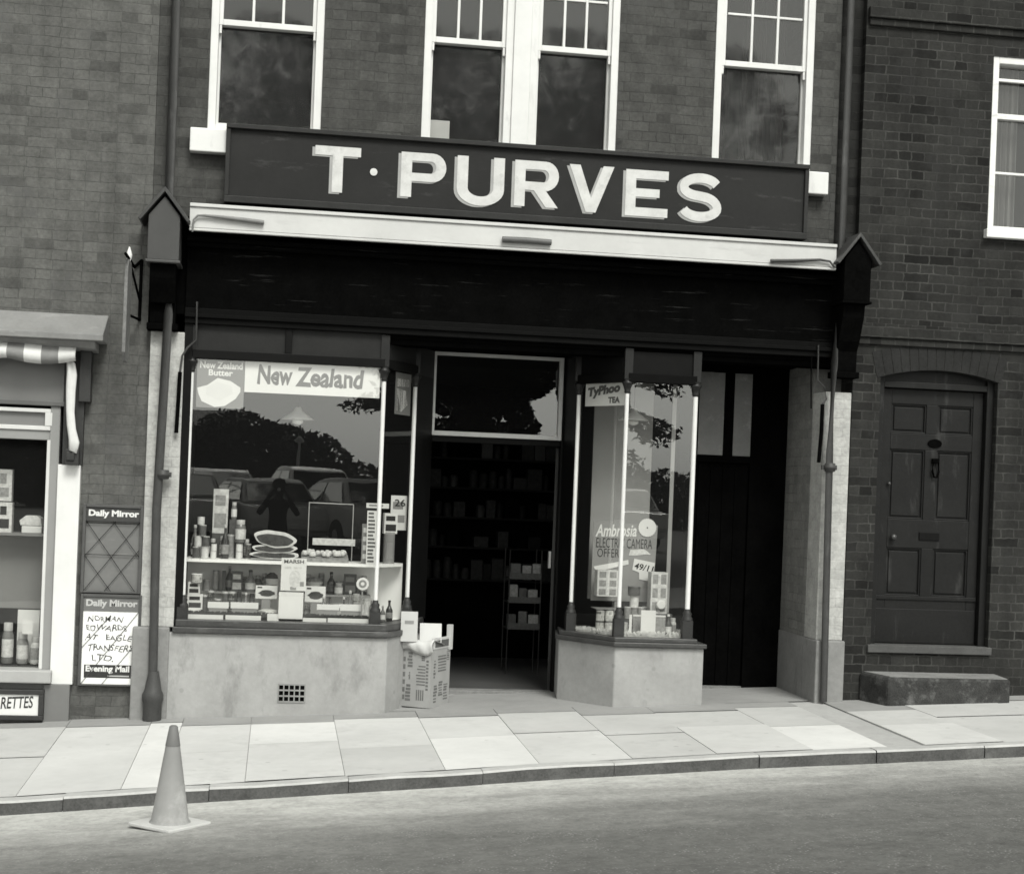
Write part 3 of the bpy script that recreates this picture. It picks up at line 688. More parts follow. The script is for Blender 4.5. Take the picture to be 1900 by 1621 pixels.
tf.box(dx0 + fw, dx1 - fw, YD - 0.015, YD + 0.05, tz1 - fw, tz1); tf.box(dx0 + fw, dx1 - fw, YD - 0.015, YD + 0.05, tz0, tz0 + fw)
tw = tf.build('transom_window', paint('transom_paint', 0.62, 0.5, 0.08, 5, 0.3, 0.1), shop, 0.004)
pn = MB(); pn.face([(dx0 + fw, YD + 0.02, tz0 + fw), (dx1 - fw, YD + 0.02, tz0 + fw), (dx1 - fw, YD + 0.02, tz1 - fw), (dx0 + fw, YD + 0.02, tz1 - fw)]); pn.build('pane', GLASS, tw)
box('threshold', A3[0] - 0.02, B3[0] + 0.05, YD - 0.03, YD + 0.12, -1.8, zb(1.6) + 0.035, STONE, shop, 0.006)
xo = PX(1022, 1150, YD + 0.1); dj = MB(); dj.plan([(xo - 0.012, YD + 0.1), (xo + 0.028, YD + 0.1), (xo + 0.20, YD + 0.95), (xo + 0.16, YD + 0.95)], zfl + 0.01, tz0 - 0.06)
dr = dj.build('shop_door', DARKGREY, shop, 0.003)
MB().box(xo - 0.03, xo - 0.012, YD + 0.14, YD + 0.19, -0.58, -0.44).build('handle', TIN, dr)

# ---------------- side passage at the right
YPD = 0.86
pw = MB(); pw.box(4.235, 4.47, 0.245, YPD + 0.1, PZ(1530, 1187, YP), 1.17); pw.build('passage_wall', BRICK_PASSAGE_SHADE, shop)
pl = MB(); pl.plan([(4.225, 0.245), (4.225, YPD), (4.46, YPD), (4.46, 0.245)], -1.95, PZ(1530, 1187, YP)); pl.build('passage_plinth', RENDER2, shop)
fz0, fz1 = PZ(1350, 845, YPD), PZ(1350, 692, YPD)
fx = [PX(1296, 780, YPD), PX(1343, 780, YPD), PX(1361, 780, YPD), PX(1394, 780, YPD)]
pdx1 = 4.235
fl = MB(); fl.box(BR[0] + 0.02, fx[0], YPD - 0.01, YPD + 0.05, fz0, fz1) if fx[0] > BR[0] + 0.03 else None
fl.box(fx[1], fx[2], YPD - 0.01, YPD + 0.05, fz0, fz1); fl.box(fx[3], pdx1 - 0.0, YPD - 0.01, YPD + 0.05, -1.7, 1.17)
fl.box(BR[0] + 0.02, fx[3], YPD - 0.01, YPD + 0.05, fz0 - 0.06, fz0); fl.box(BR[0] + 0.02, fx[3], YPD - 0.01, YPD + 0.05, fz1, 1.17)
fn = fl.build('passage_frame', SOOT, shop, 0.004)
MB().box(BR[0] + 0.03, fx[1], YPD + 0.0, YPD + 0.03, fz0, fz1).box(fx[2], fx[3], YPD + 0.0, YPD + 0.03, fz0, fz1).build('fanlight_panel', paint('obscured_glass', 0.19, 0.5, 0.15, 4, 0.4, 0.1, 0.3, 0.34, (2, 2, 2)), fn)
dd = MB(); dd.box(BR[0] + 0.02, fx[3], YPD + 0.03, YPD + 0.07, zb(3.8) + 0.02, fz0 - 0.06)
for i in range(1, 6):
    xx = BR[0] + 0.02 + (fx[3] - BR[0] - 0.02) * i / 6; dd.box(xx - 0.012, xx + 0.012, YPD + 0.018, YPD + 0.03, zb(3.8) + 0.03, fz0 - 0.08)
dd.build('passage_door', SOOT, shop)
pf = MB(); pf.box(XR - 0.9, 4.24, 0.86, 0.95, -1.8, zb(3.8) + 0.02); pf.build('passage_step', STONE, shop)
# air brick in the left stallriser
a = rect_px((517, 1269), (565, 1302), -0.08)
av = MB(); nx, nz_ = 5, 3; bwid = 0.013
cw = (a[1] - a[0]) / nx; ch = (a[3] - a[2]) / nz_
for i in range(nx + 1): av.box(a[0] + cw * i - bwid / 2 * 0.7, a[0] + cw * i + bwid / 2 * 0.7, -0.082, -0.07, a[2] - 0.006, a[3] + 0.006, 0)
for i in range(nx):
    for j in range(nz_ + 1): av.box(a[0] + cw * i + 0.005, a[0] + cw * (i + 1) - 0.005, -0.0815, -0.07, a[2] + ch * j - 0.006, a[2] + ch * j + 0.006, 0)
av.box(a[0], a[1], -0.0775, -0.0755, a[2], a[3], 1)
av.build('air_vent', [RENDER2, SOOT], shop)

# ================================================================== SIGN
YS = -0.135
sgn = thing('shop_sign', 'long dark wooden name board with big white block capitals above the blind', 'sign', (1.77, YS, 2.42))
SX0, SX1 = PX(418, 300, YS), PX(1499, 380, YS); SZ0, SZ1 = PZ(958, 405, YS), PZ(958, 273, YS)
bd = MB(); bd.box(SX0 + 0.03, SX1 - 0.03, YS + 0.012, -0.03, SZ0, SZ1); bd.build('board', SIGNBOARD, sgn)
fm = MB(); fm.box(SX0, SX1, YS - 0.022, -0.028, SZ1 - 0.012, SZ1 + 0.022); fm.box(SX0, SX0 + 0.032, YS - 0.010, -0.028, SZ0 + 0.03, SZ1 - 0.012); fm.box(SX1 - 0.032, SX1, YS - 0.010, -0.028, SZ0 + 0.03, SZ1 - 0.012)
fm.box(SX0, SX1, YS - 0.012, -0.028, SZ0 - 0.02, SZ0 + 0.03)
fm.build('frame', paint('sign_frame', 0.026, 0.5, 0.2, 6, 0.15, 0.1), sgn, 0.004)

def stroke(path, wd):
    """outline of a thick open path"""
    L, R_ = [], []
    for i, p in enumerate(path):
        p = Vector(p); a = Vector(path[max(0, i - 1)]); c_ = Vector(path[min(len(path) - 1, i + 1)])
        if 0 < i < len(path) - 1:
            d1 = (p - a).normalized(); d2 = (c_ - p).normalized(); nrm = Vector((-(d1 + d2).y, (d1 + d2).x)).normalized(); k = wd / max(0.35, nrm.dot(Vector((-d1.y, d1.x))))
        else:
            d1 = (c_ - a).normalized(); nrm = Vector((-d1.y, d1.x)); k = wd
        L.append(tuple(p + nrm * k)); R_.append(tuple(p - nrm * k))
    return L + R_[::-1]
def arc(cx, cz, rx, rz, a0, a1, n=10):
    return [(cx + rx * cos(radians(a0 + (a1 - a0) * i / n)), cz + rz * sin(radians(a0 + (a1 - a0) * i / n))) for i in range(n + 1)]
def glyph(ch):
    """closed outlines on a unit box (0..1 x 0..1), half stroke width h"""
    h = 0.105; t = 0.105
    if ch == 'T': return [[(0, 1), (0, 0.80), (0.385, 0.80), (0.385, 0), (0.615, 0), (0.615, 0.80), (1, 0.80), (1, 1)]]
    if ch == 'E': return [[(0, 0), (0, 1), (1, 1), (1, 0.81), (0.24, 0.81), (0.24, 0.60), (0.80, 0.60), (0.80, 0.42), (0.24, 0.42), (0.24, 0.19), (1, 0.19), (1, 0)]]
    if ch == 'V': return [[(0, 1), (0.24, 1), (0.5, 0.30), (0.76, 1), (1, 1), (0.61, 0), (0.39, 0)]]
    if ch in 'PR':
        zb_, zt_ = (0.36, 1.0)
        r = (zt_ - zb_) / 2; cz = (zt_ + zb_) / 2
        outer_bowl = arc(1 - 0.30, cz, 0.30, r, 90, -90, 12)
        hole = [(0.24, zt_ - 0.185), ] + arc(1 - 0.34, cz, 0.115, r - 0.185, 90, -90, 8) + [(0.24, zb_ + 0.185)]
        if ch == 'P': outer = [(0, 0), (0, 1)] + outer_bowl + [(0.24, zb_), (0.24, 0)]
        else: outer = [(0, 0), (0, 1)] + outer_bowl + [(0.72, zb_ - 0.01), (1.0, 0.0), (0.72, 0), (0.44, zb_), (0.24, zb_), (0.24, 0)]
        return [outer, hole[::-1]]
    if ch == 'U':
        pts = [(0, 1), (0, 0.34)] + arc(0.5, 0.34, 0.5, 0.34, 180, 360, 14) + [(1, 1), (0.77, 1), (0.77, 0.36)] + arc(0.5, 0.36, 0.27, 0.17, 360, 180, 12) + [(0.23, 1)]
        return [pts]
    if ch == 'S':
        path = arc(0.5, 0.72, 0.385, 0.185, 18, 180, 12) + arc(0.5, 0.69, 0.385, 0.16, 190, 262, 6) + arc(0.5, 0.29, 0.395, 0.23, 80, -10, 8)[0:] + arc(0.5, 0.285, 0.395, 0.185, -14, -165, 12)
        return [stroke(path, 0.098)]
    if ch == '.': return [[(0.5 + 0.5 * cos(a_ * pi / 6), 0.5 + 0.5 * sin(a_ * pi / 6)) for a_ in range(12)]]
def glyph_mesh(outl, fx, y0, y1, name, mat, parent):
    c = bpy.data.curves.new(name, 'CURVE'); c.dimensions = '2D'; c.fill_mode = 'BOTH'; c.extrude = 0.5
    for pl_ in outl:
        s = c.splines.new('POLY'); s.points.add(len(pl_) - 1); s.use_cyclic_u = True
        for q_, (u, v) in zip(s.points, pl_): q_.co = (u, v, 0, 1)
    t = bpy.data.objects.new(name, c); COL.objects.link(t); bpy.context.view_layer.update()
    me = bpy.data.meshes.new_from_object(t.evaluated_get(bpy.context.evaluated_depsgraph_get())); bpy.data.objects.remove(t); bpy.data.curves.remove(c)
    for v in me.vertices:
        X, Z = fx(v.co.x, v.co.y); v.co = (X, y0 if v.co.z > 0 else y1, Z)
    me.materials.clear(); me.materials.append(mat)
    o = bpy.data.objects.new(name, me); COL.objects.link(o); attach(o, parent); return o
LET = [('T', 584, 669, 272, 357), ('.', 686.5, 700.5, 312, 326), ('P', 744, 828, 284, 367), ('U', 848, 936, 291, 382), ('R', 955, 1037, 299, 384), ('V', 1056, 1139, 307, 394), ('E', 1161, 1240, 316, 402), ('S', 1260, 1340, 322, 411)]
for ch, a0, a1, t0, t1 in LET:
    xm_, zm_ = P((a0 + a1) / 2, (t0 + t1) / 2, YS)
    wd = (P(a1, (t0 + t1) / 2, YS)[0] - P(a0, (t0 + t1) / 2, YS)[0]); ht = PZ((a0 + a1) / 2, t0, YS) - PZ((a0 + a1) / 2, t1, YS)
    f_ = lambda u, v, xm_=xm_, zm_=zm_, wd=wd, ht=ht: (xm_ + (u - 0.5) * wd, zm_ + (v - 0.5) * ht)
    o1 = glyph_mesh(glyph(ch), f_, YS + 0.004, YS + 0.013, 'letter', LETTERFACE, sgn)
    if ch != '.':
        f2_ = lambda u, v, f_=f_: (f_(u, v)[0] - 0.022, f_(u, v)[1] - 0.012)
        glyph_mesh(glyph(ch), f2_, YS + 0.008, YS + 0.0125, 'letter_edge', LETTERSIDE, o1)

# ================================================================== BLIND
bl = thing('shop_blind', 'rolled-up shop blind behind a long cream board under the name sign', 'blind', (1.78, YB, 2.0))
bx0, bx1 = PX(352, 400, YB), PX(1552, 477, YB)
bz1 = (PZ(352, 374, YB) + PZ(1553, 456, YB)) / 2; bz0 = (PZ(352, 429.5, YB) + PZ(1549, 499, YB)) / 2
MB().box(bx0, bx1, YB, YB + 0.03, bz0 + 0.022, bz1 - 0.028).build('board', CREAM, bl, 0.003)
rl = MB(); rl.box(bx0, bx1, YB - 0.014, YB + 0.03, bz1 - 0.026, bz1); rl.box(bx0, bx1, YB - 0.005, YB + 0.03, bz0, bz0 + 0.019)
rl.build('rail', CREAM, bl, 0.004)
tp = MB(); tp.box(bx0, bx1, YB + 0.03, -0.0, bz1 - 0.02, bz1 - 0.002); tp.build('box_top', IRON, bl)
ro = MB(); ro.tube([(bx0 + 0.02, YB + 0.11, bz0 + 0.09), (bx1 - 0.02, YB + 0.11, bz0 + 0.09)], 0.065, 14); ro.build('roller', paint('blind_canvas', 0.05, 0.9, 0.1, 10, 0, 0.2), bl)
def px3(px, py, y): a_ = P(px, py, y); return (a_[0], y, a_[1])
yh = YB - 0.022
MB().tube([px3(357, 430, yh), px3(359, 408, yh), px3(367, 400, yh), px3(380, 400, yh), px3(410, 403, yh), px3(452, 408, yh), px3(490, 413, yh)], [0.007, 0.007, 0.008, 0.010, 0.013, 0.016, 0.016], 10).build('arm', paint('arm_iron', 0.16, 0.5, 0.15, 8, 0.3, 0.1), bl)
MB().tube([px3(932, 444, yh), px3(978, 446, yh), px3(1023, 450, yh)], 0.0225, 10).build('slot_handle', paint('slot_iron', 0.10, 0.5, 0.15, 8, 0.3, 0.1), bl)
MB().tube([px3(1430, 484, yh), px3(1470, 484, yh), px3(1522, 482, yh), px3(1540, 485, yh), px3(1548, 496, yh)], [0.014, 0.014, 0.010, 0.008, 0.007], 10).build('arm', IRON, bl)
# folding side arms hanging beside the piers
def side_arm(pts, thick, label, chain=None):
    o = thing('blind_arm', label, 'blind arm', (pts[0][0], pts[0][1], pts[0][2]), 'iron arms of the shop blind')
    MB().tube(pts[:-2], 0.008, 8).build('rod', IRON, o)
    MB().tube(pts[-3:], thick, 8).build('handle', SOOT, o)
    if chain: MB().tube(chain, 0.006, 6).build('chain', SOOT, o)
ya = -0.085
side_arm([px3(366, 560, ya), px3(364, 630, ya), px3(348, 645, ya), px3(338, 660, ya), px3(334, 690, ya), px3(331, 740, ya), px3(327, 803, ya)], 0.015, 'crooked iron arm hanging against the white pier beside the butter poster')
side_arm([px3(1518, 640, ya), px3(1517, 705, ya), px3(1530, 718, ya), px3(1533, 740, ya), px3(1526, 750, ya), px3(1524, 800, ya), px3(1519, 858, ya)], 0.016, 'crooked iron arm hanging against the white pier beside the passage', [px3(1506, 660, ya), px3(1505, 700, ya), px3(1505, 758, ya)])

# ================================================================== DRAINPIPES
def drainpipe(pts, r, label, collars, foot, mat):
    o = thing('drainpipe', label, 'drainpipe', pts[-1], 'cast iron drainpipes')
    MB().tube(pts, r, 14).build('pipe', mat, o)
    for (x, y, z) in collars:
        MB().lathe(x, y, [(r + 0.002, z - 0.035), (r + 0.014, z - 0.03), (r + 0.014, z - 0.012), (r + 0.018, z - 0.01), (r + 0.018, z + 0.01), (r + 0.014, z + 0.012), (r + 0.014, z + 0.03), (r + 0.002, z + 0.035)], 14).box(x - 0.062, x + 0.062, y + 0.01, y + 0.03, z - 0.018, z + 0.018).build('collar', mat, o)
    if foot:
        x, y, z = pts[-1]
        MB().lathe(x, y, [(r + 0.035, z), (r + 0.035, z + 0.12), (r + 0.045, z + 0.15), (r + 0.045, z + 0.19), (r + 0.03, z + 0.22), (r + 0.016, z + 0.30), (r + 0.004, z + 0.36)], 16).build('foot', mat, o)
    return o
yp = -0.125
xl = PX(300, 700, yp)
xl_t, xl_b = PX(308, 620, yp), PX(279, 1270, yp)
drainpipe([(PX(326, 0, -0.06), -0.06, ZTOP), (PX(324, 100, -0.06), -0.06, 1.9), (PX(318, 480, -0.08), -0.10, 1.75), (PX(312, 590, yp), yp, 1.25), (PX(290, 960, yp), yp, -0.2), (xl_b + 0.02, yp, zb(xl_b) + 0.0)], 0.033,
          'thick dark drainpipe on the left pier beside the newspaper boards', [(PX(302, 880, yp), yp, PZ(302, 880, yp))], True, IRON)
xr_t, xr_b = PX(1543, 720, yp), PX(1526, 1290, yp)
drainpipe([(PX(1576, 100, -0.06), -0.06, ZTOP), (PX(1576, 100, -0.06), -0.06, 1.9), (PX(1550, 620, yp), yp, 1.15), (PX(1541, 800, yp), yp, 0.45), (xr_b + 0.01, yp, zb(xr_b) + 0.01)], 0.028,
          'thin dark drainpipe on the right pier between the passage and the old door', [(PX(1540, 867, yp), yp, PZ(1540, 867, yp))], False, IRON)

# ================================================================== OLD HOUSE AT THE RIGHT
HX0, HX1 = 4.475, 11.5
hs = thing('brick_house', 'dark weathered brick house with an old panelled door and one sash window', 'house', (6.5, 0, zb(6.5)))
dxa, dxb = PX(1624, 960, 0.0), PX(1838, 960, 0.0)
dxb += 0.02
zth = PZ(1725, 1212, 0); zdh = PZ(1740, 700, 0)
wxa = PX(1838, 270, 0.0); wxb = wxa + 1.02; wz0, wz1 = PZ(1838, 430, 0), PZ(1850, 104, 0)
hw = MB()
zarc = zdh; rise = 0.075
def arch(x): u = (x - (dxa + dxb) / 2) / ((dxb - dxa) / 2 + 0.01); return zarc - 0.0 + rise * (1 - u * u) - 0.02
hw.box(HX0, dxa, 0, 0.26, -2.0, ZTOP - 0.4)
hw.box(dxa, dxb, 0, 0.26, -2.0, zth - 0.0)
N = 16
for i in range(N):
    xa, xb = dxa + (dxb - dxa) * i / N, dxa + (dxb - dxa) * (i + 1) / N
    hw.prism([(xa, arch(xa)), (xb, arch(xb)), (xb, wz0), (xa, wz0)], 0, 0.26)
# above the door, beside and over the window
hw.box(dxa, wxa, 0, 0.26, wz0, ZTOP - 0.4) if wxa > dxa else None
hw.box(dxb, HX1, 0, 0.26, -2.0, wz0)
hw.box(wxa, wxb, 0, 0.26, wz1, ZTOP - 0.4); hw.box(wxb, HX1, 0, 0.26, wz0, ZTOP - 0.4)
hw.build('wall', BRICK_RIGHT, hs)
hb = MB(); hb.box(HX0, HX1, 6, 6.2, -2, ZTOP - 0.4); hb.box(HX1 - 0.2, HX1, 0.26, 6, -2, ZTOP - 0.4); hb.box(HX0, HX0 + 0.02, 0.26, 6, -2, ZTOP - 0.4); hb.build('rear_wall', BRICK_RIGHT, hs)
rf = MB(); rf.profile([(-0.2, ZTOP - 0.4), (6.3, ZTOP - 0.4), (3.0, ZTOP + 2.4)], HX0, HX1); rf.build('roof', MATS['slate'], hs)
for pa, pb, hh in (((1620, 22), (1620, 40), 0.05), ((1600, 606), (1600, 630), 0.045)):
    za_, zb_ = PZ(*pa), PZ(*pb)
    st = MB(); st.box(HX0 + 0.01, HX1, -hh, 0.0, zb_ + 0.02, za_ + 0.03); st.box(HX0 + 0.02, HX1, -hh * 0.55, 0.0, zb_ - 0.035, zb_ + 0.02)
    st.build('string_course', BRICK_RIGHT, hs, 0.006)
# arch voussoirs, slightly proud
vo = MB(); NV = 15
for i in range(NV):
    u0, u1 = i / NV, (i + 0.90) / NV
    xa, xb = dxa - 0.03 + (dxb - dxa + 0.06) * u0, dxa - 0.03 + (dxb - dxa + 0.06) * u1
    lean = lambda u: (u - 0.5) * 0.10
    vo.prism([(xa, arch(xa)), (xb, arch(xb)), (xb + lean(u1), arch(xb) + 0.20), (xa + lean(u0), arch(xa) + 0.20)], -0.004, 0.02)
vo.build('arch', paint('arch_brick', 0.022, 0.9, 0.35, 5, 0.15, 0.4), hs)
# door
YDR = 0.115
fr = MB(); fwid = 0.06
fr.box(dxa, dxa + fwid, 0.06, 0.2, zth, zdh + 0.06); fr.box(dxb - fwid, dxb, 0.06, 0.2, zth, zdh + 0.06)
zf = PZ(1743, 716, 0.06)
fr.box(dxa + fwid, dxb - fwid, 0.06, 0.2, zf - 0.03, zf + 0.02); fr.box(dxa + fwid, dxb - fwid, 0.09, 0.2, zf + 0.02, zdh + 0.08)
fr.build('door_frame', DOORPAINT, hs, 0.004)
ld = rect_px((1643, 727), (1828, 1193), YDR); lx0, lx1, lz0, lz1 = dxa + fwid + 0.004, dxb - fwid - 0.004, zth + 0.06, zf - 0.034
dm = MB(); dm.box(lx0, lx1, YDR + 0.024, YDR + 0.05, lz0, lz1)
W_ = lx1 - lx0; stile = 0.085; mid = 0.10
zr = [PZ(1735, p, YDR) for p in (752, 806, 836, 965, 1018, 1107, 1126, 1184)]
pxs = ((lx0 + stile, lx0 + W_ / 2 - mid / 2), (lx0 + W_ / 2 + mid / 2, lx1 - stile))
dm.box(lx0, lx0 + stile, YDR, YDR + 0.024, lz0, lz1); dm.box(lx1 - stile, lx1, YDR, YDR + 0.024, lz0, lz1)
for z0_, z1_ in ((zr[0], lz1), (zr[2], zr[1]), (zr[4], zr[3]), (lz0, zr[5])):
    dm.box(lx0 + stile, lx1 - stile, YDR, YDR + 0.024, z0_, z1_)
for z0_, z1_ in ((zr[1], zr[0]), (zr[3], zr[2]), (zr[5], zr[4])):
    dm.box(pxs[0][1], pxs[1][0], YDR, YDR + 0.024, z0_, z1_)
dm.box(lx0 + 0.004, lx1 - 0.004, YDR - 0.012, YDR, zr[5] - 0.03, zr[5] + 0.002)     # weatherboard
dm.box(lx0 + 0.01, lx1 - 0.01, YDR - 0.007, YDR, lz0 + 0.01, zr[6] - 0.02)
door = dm.build('door', DOORPAINT, hs, 0.006)
pnl = MB()
for z0_, z1_ in ((zr[1], zr[0]), (zr[3], zr[2]), (zr[5], zr[4])):
    for xa, xb in pxs:
        pnl.box(xa + 0.028, xb - 0.028, YDR + 0.012, YDR + 0.024, z0_ + 0.028, z1_ - 0.028)
        for q_ in ((xa, xb, z0_, z0_ + 0.013), (xa, xb, z1_ - 0.013, z1_), (xa, xa + 0.013, z0_ + 0.013, z1_ - 0.013), (xb - 0.013, xb, z0_ + 0.013, z1_ - 0.013)):
            pnl.box(q_[0], q_[1], YDR + 0.008, YDR + 0.024, q_[2], q_[3])
pnl.build('panel', DOORPAINT, door, 0.004)
KNOB = paint('dull_brass', 0.035, 0.4, 0.2, 10, 0.5, 0)
def knob(px, py, r, name):
    x, z = P(px, py, YDR); o = MB(); o.lathe(0, 0, [(r * 0.5, 0), (r * 0.45, r * 0.7), (r, r * 1.1), (r * 1.05, r * 1.7), (r * 0.7, r * 2.2), (0.001, r * 2.35)], 14)
    o.v = [(x + a, YDR - c, z + b_) for a, b_, c in o.v]; return o.build(name, KNOB, door)
knob(1655, 996, 0.024, 'knob'); knob(1648, 897, 0.014, 'lock')
x, z = P(1734, 823, YDR); o = MB(); o.prism([(x + 0.06 * cos(a_ * pi / 10), z + 0.036 * sin(a_ * pi / 10)) for a_ in range(20)], YDR - 0.012, YDR); o.build('number_plate', SOOT, door, 0.004)
x, z = P(1734, 868, YDR); o = MB(); o.tube([(x - 0.022, YDR - 0.02, z + 0.045), (x - 0.026, YDR - 0.022, z - 0.03), (x - 0.012, YDR - 0.024, z - 0.075), (x + 0.012, YDR - 0.024, z - 0.075), (x + 0.026, YDR - 0.022, z - 0.03), (x + 0.022, YDR - 0.02, z + 0.045)], 0.009, 8).box(x - 0.028, x + 0.028, YDR - 0.025, YDR, z + 0.035, z + 0.075)
o.build('knocker', SOOT, door)
a = rect_px((1705, 987), (1742, 1003), YDR); MB().box(a[0], a[1], YDR - 0.010, YDR, a[2], a[3]).build('letter_plate', BLACK, door, 0.003)
box('threshold', dxa - 0.03, dxb + 0.02, -0.03, 0.2, zth - 0.0, zth + 0.062, paint('threshold_wood', 0.075, 0.8, 0.2, 8, 0.2, 0.2), hs, 0.006)
# house step: a stone slab on the pavement
ys = -0.36
zs1 = PZ(1735, 1258, ys)
stp = MB(); xa, xb = PX(1648, 1258, ys), PX(1876, 1258, ys)
stp.plan([(xa, ys), (xb, ys), (xb + 0.06, -0.002), (xa - 0.10, -0.002)], lambda x, y: pav_at(x, y) - 0.02, lambda x, y: zs1 + 0.0)
o = stp.build('doorstep', STONEDARK, None, 0.022); tag(o, 'worn stone step on the pavement in front of the old panelled door', 'step')
tread = MB(); tread.plan([(xa + 0.02, ys + 0.02), (xb - 0.02, ys + 0.02), (xb + 0.03, -0.004), (xa - 0.06, -0.004)], zs1 + 0.001, zs1 + 0.006); tread.build('tread', STONE, o)
# house window
fw = 0.055; hf = MB()
hf.box(wxa, wxa + fw, 0.01, 0.14, wz0, wz1); hf.box(wxb - fw, wxb, 0.01, 0.14, wz0, wz1); hf.box(wxa + fw, wxb - fw, 0.01, 0.14, wz1 - fw, wz1); hf.box(wxa + fw, wxb - fw, 0.01, 0.14, wz0, wz0 + 0.05)
hwn = hf.build('sash_window', WORN_WHITE, hs, 0.004)
box('sill', wxa - 0.03, wxb + 0.03, -0.06, 0.01, wz0 - 0.055, wz0 + 0.015, WORN_WHITE, hwn, 0.006)
zmr = PZ(1860, 217, 0.05); zb1 = PZ(1860, 322, 0.08); zb2 = PZ(1870, 150, 0.04)
ss = MB()
for q_ in (zmr,): ss.box(wxa + fw, wxb - fw, 0.04, 0.10, q_ - 0.022, q_ + 0.022)
ss.box(wxa + fw, wxb - fw, 0.075, 0.105, zb1 - 0.010, zb1 + 0.010); ss.box(wxa + fw, wxb - fw, 0.035, 0.065, zb2 - 0.012, zb2 + 0.012)
for k in (1, 2, 3):
    xc = wxa + fw + (wxb - wxa - 2 * fw) * k / 4
    if k == 2: ss.box(xc - 0.010, xc + 0.010, 0.08, 0.10, wz0 + 0.05, zmr - 0.022); ss.box(xc - 0.010, xc + 0.010, 0.04, 0.06, zmr + 0.022, wz1 - fw)
ss.build('glazing_bar', WORN_WHITE, hwn, 0.003)
gl = MB(); gl.face([(wxa + fw, 0.088, wz0 + 0.05), (wxb - fw, 0.088, wz0 + 0.05), (wxb - fw, 0.088, wz1 - fw), (wxa + fw, 0.088, wz1 - fw)]); gl.build('pane', GLASS_UP, hwn)
cm = MB(); N = 22
pts = [(wxa + fw + (0.26) * i / N, 0.20 + 0.02 * sin(i * 1.7)) for i in range(N + 1)]
for i, ((ax, ay), (bx_, by)) in enumerate(zip(pts, pts[1:])):
    za0 = wz0 + 0.05; lean = 0.35
    cm.face([(ax - 0.0, ay, za0), (bx_ - 0.0, by, za0), (bx_, by, wz1), (ax, ay, wz1)], sm=True)
cm.build('curtain', paint('grey_drape', 0.12, 0.95, 0.15, 10, 0, 0), hwn)
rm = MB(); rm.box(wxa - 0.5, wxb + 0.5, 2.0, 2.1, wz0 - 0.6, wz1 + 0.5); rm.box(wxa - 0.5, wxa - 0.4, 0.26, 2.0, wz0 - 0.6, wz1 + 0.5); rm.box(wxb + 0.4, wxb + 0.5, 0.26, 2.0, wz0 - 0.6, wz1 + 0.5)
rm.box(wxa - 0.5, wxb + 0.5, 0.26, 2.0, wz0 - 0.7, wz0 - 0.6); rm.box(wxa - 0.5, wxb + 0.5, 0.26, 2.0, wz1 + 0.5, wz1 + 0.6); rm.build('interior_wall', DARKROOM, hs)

# ================================================================== NEIGHBOUR SHOP AT THE LEFT
nb = thing('neighbour_shop', 'smooth grey brick shop at the left edge with a lead topped canopy and pale window', 'shop', (-3.0, 0, zb(-3.0)))
NX0, NX1 = -7.0, CL - 0.003
nxp = PX(152, 900, 0.0)                       # right edge of the shop front
zcan = PZ(100, 600, -0.2)
nw = MB(); nw.box(NX0, NX1, 0.003, 0.25, zcan - 0.03, ZTOP - 0.7); nw.box(nxp - 0.05, NX1, 0.003, 0.25, -2.0, zcan - 0.03)
nw.box(NX1, -0.988, 0.006, 0.24, -2.0, 1.13); nw.build('wall', BRICK_LEFT, nb)
nk = MB(); nk.box(NX0, NX1, 6, 6.2, -2, ZTOP - 0.7); nk.box(NX0, NX0 + 0.2, 0.25, 6, -2, ZTOP - 0.7); nk.build('rear_wall', BRICK_LEFT, nb)
rf = MB(); rf.profile([(-0.2, ZTOP - 0.7), (6.3, ZTOP - 0.7), (3.0, ZTOP + 2)], NX0, NX1); rf.build('roof', MATS['slate'], nb)
yc = -0.30
cz0 = PZ(100, 628, yc); xce = PX(192, 610, yc)
cn = MB(); cn.profile([(0.0, PZ(100, 580, 0.0)), (yc, cz0 + 0.045), (yc, cz0), (0.0, cz0)], NX0, xce)
cn.profile([(0.0, cz0), (yc + 0.06, cz0), (yc + 0.10, cz0 - 0.05), (0.0, cz0 - 0.07)], NX0, xce - 0.06)
cn.build('canopy', LEAD, nb, 0.006)
yn = -0.02
fz = PZ(60, 744, yn)
x_in = PX(116, 800, yn)
box('fascia', NX0, PX(120, 700, yn), yn, 0.08, fz, cz0 - 0.06, NEIGHPAINT, nb, 0.004)
MB().box(NX0, PX(122, 745, yn), yn - 0.02, 0.06, fz - 0.03, fz + 0.003).build('moulding', paint('neighbour_dark_line', 0.10, 0.5, 0.1, 5), nb, 0.004)
zn_s = PZ(40, 1240, yn)
px_l, px_r = PX(101, 1060, yn), PX(143, 1060, yn)
zpl = PZ(110, 1268, yn)
pz_top = PZ(130, 862, yn)
box('pilaster', px_l, px_r, yn - 0.035, 0.2, zpl, pz_top, WHITE, nb, 0.004)
MB().plan([(px_l - 0.04, yn - 0.05), (px_r - 0.015, yn - 0.05), (px_r - 0.015, 0.2), (px_l - 0.04, 0.2)], -2.1, zpl).build('plinth', paint('neighbour_plinth', 0.15, 0.7, 0.08, 4), nb, 0.006)
MB().box(PX(120, 750, yn), px_r + 0.01, yn - 0.04, 0.15, pz_top, cz0 - 0.06).box(px_r - 0.028, px_r + 0.055, -0.10, 0.10, PZ(152, 745, -0.1), cz0 - 0.06).build('bracket_post', DARKGREY, nb, 0.004)
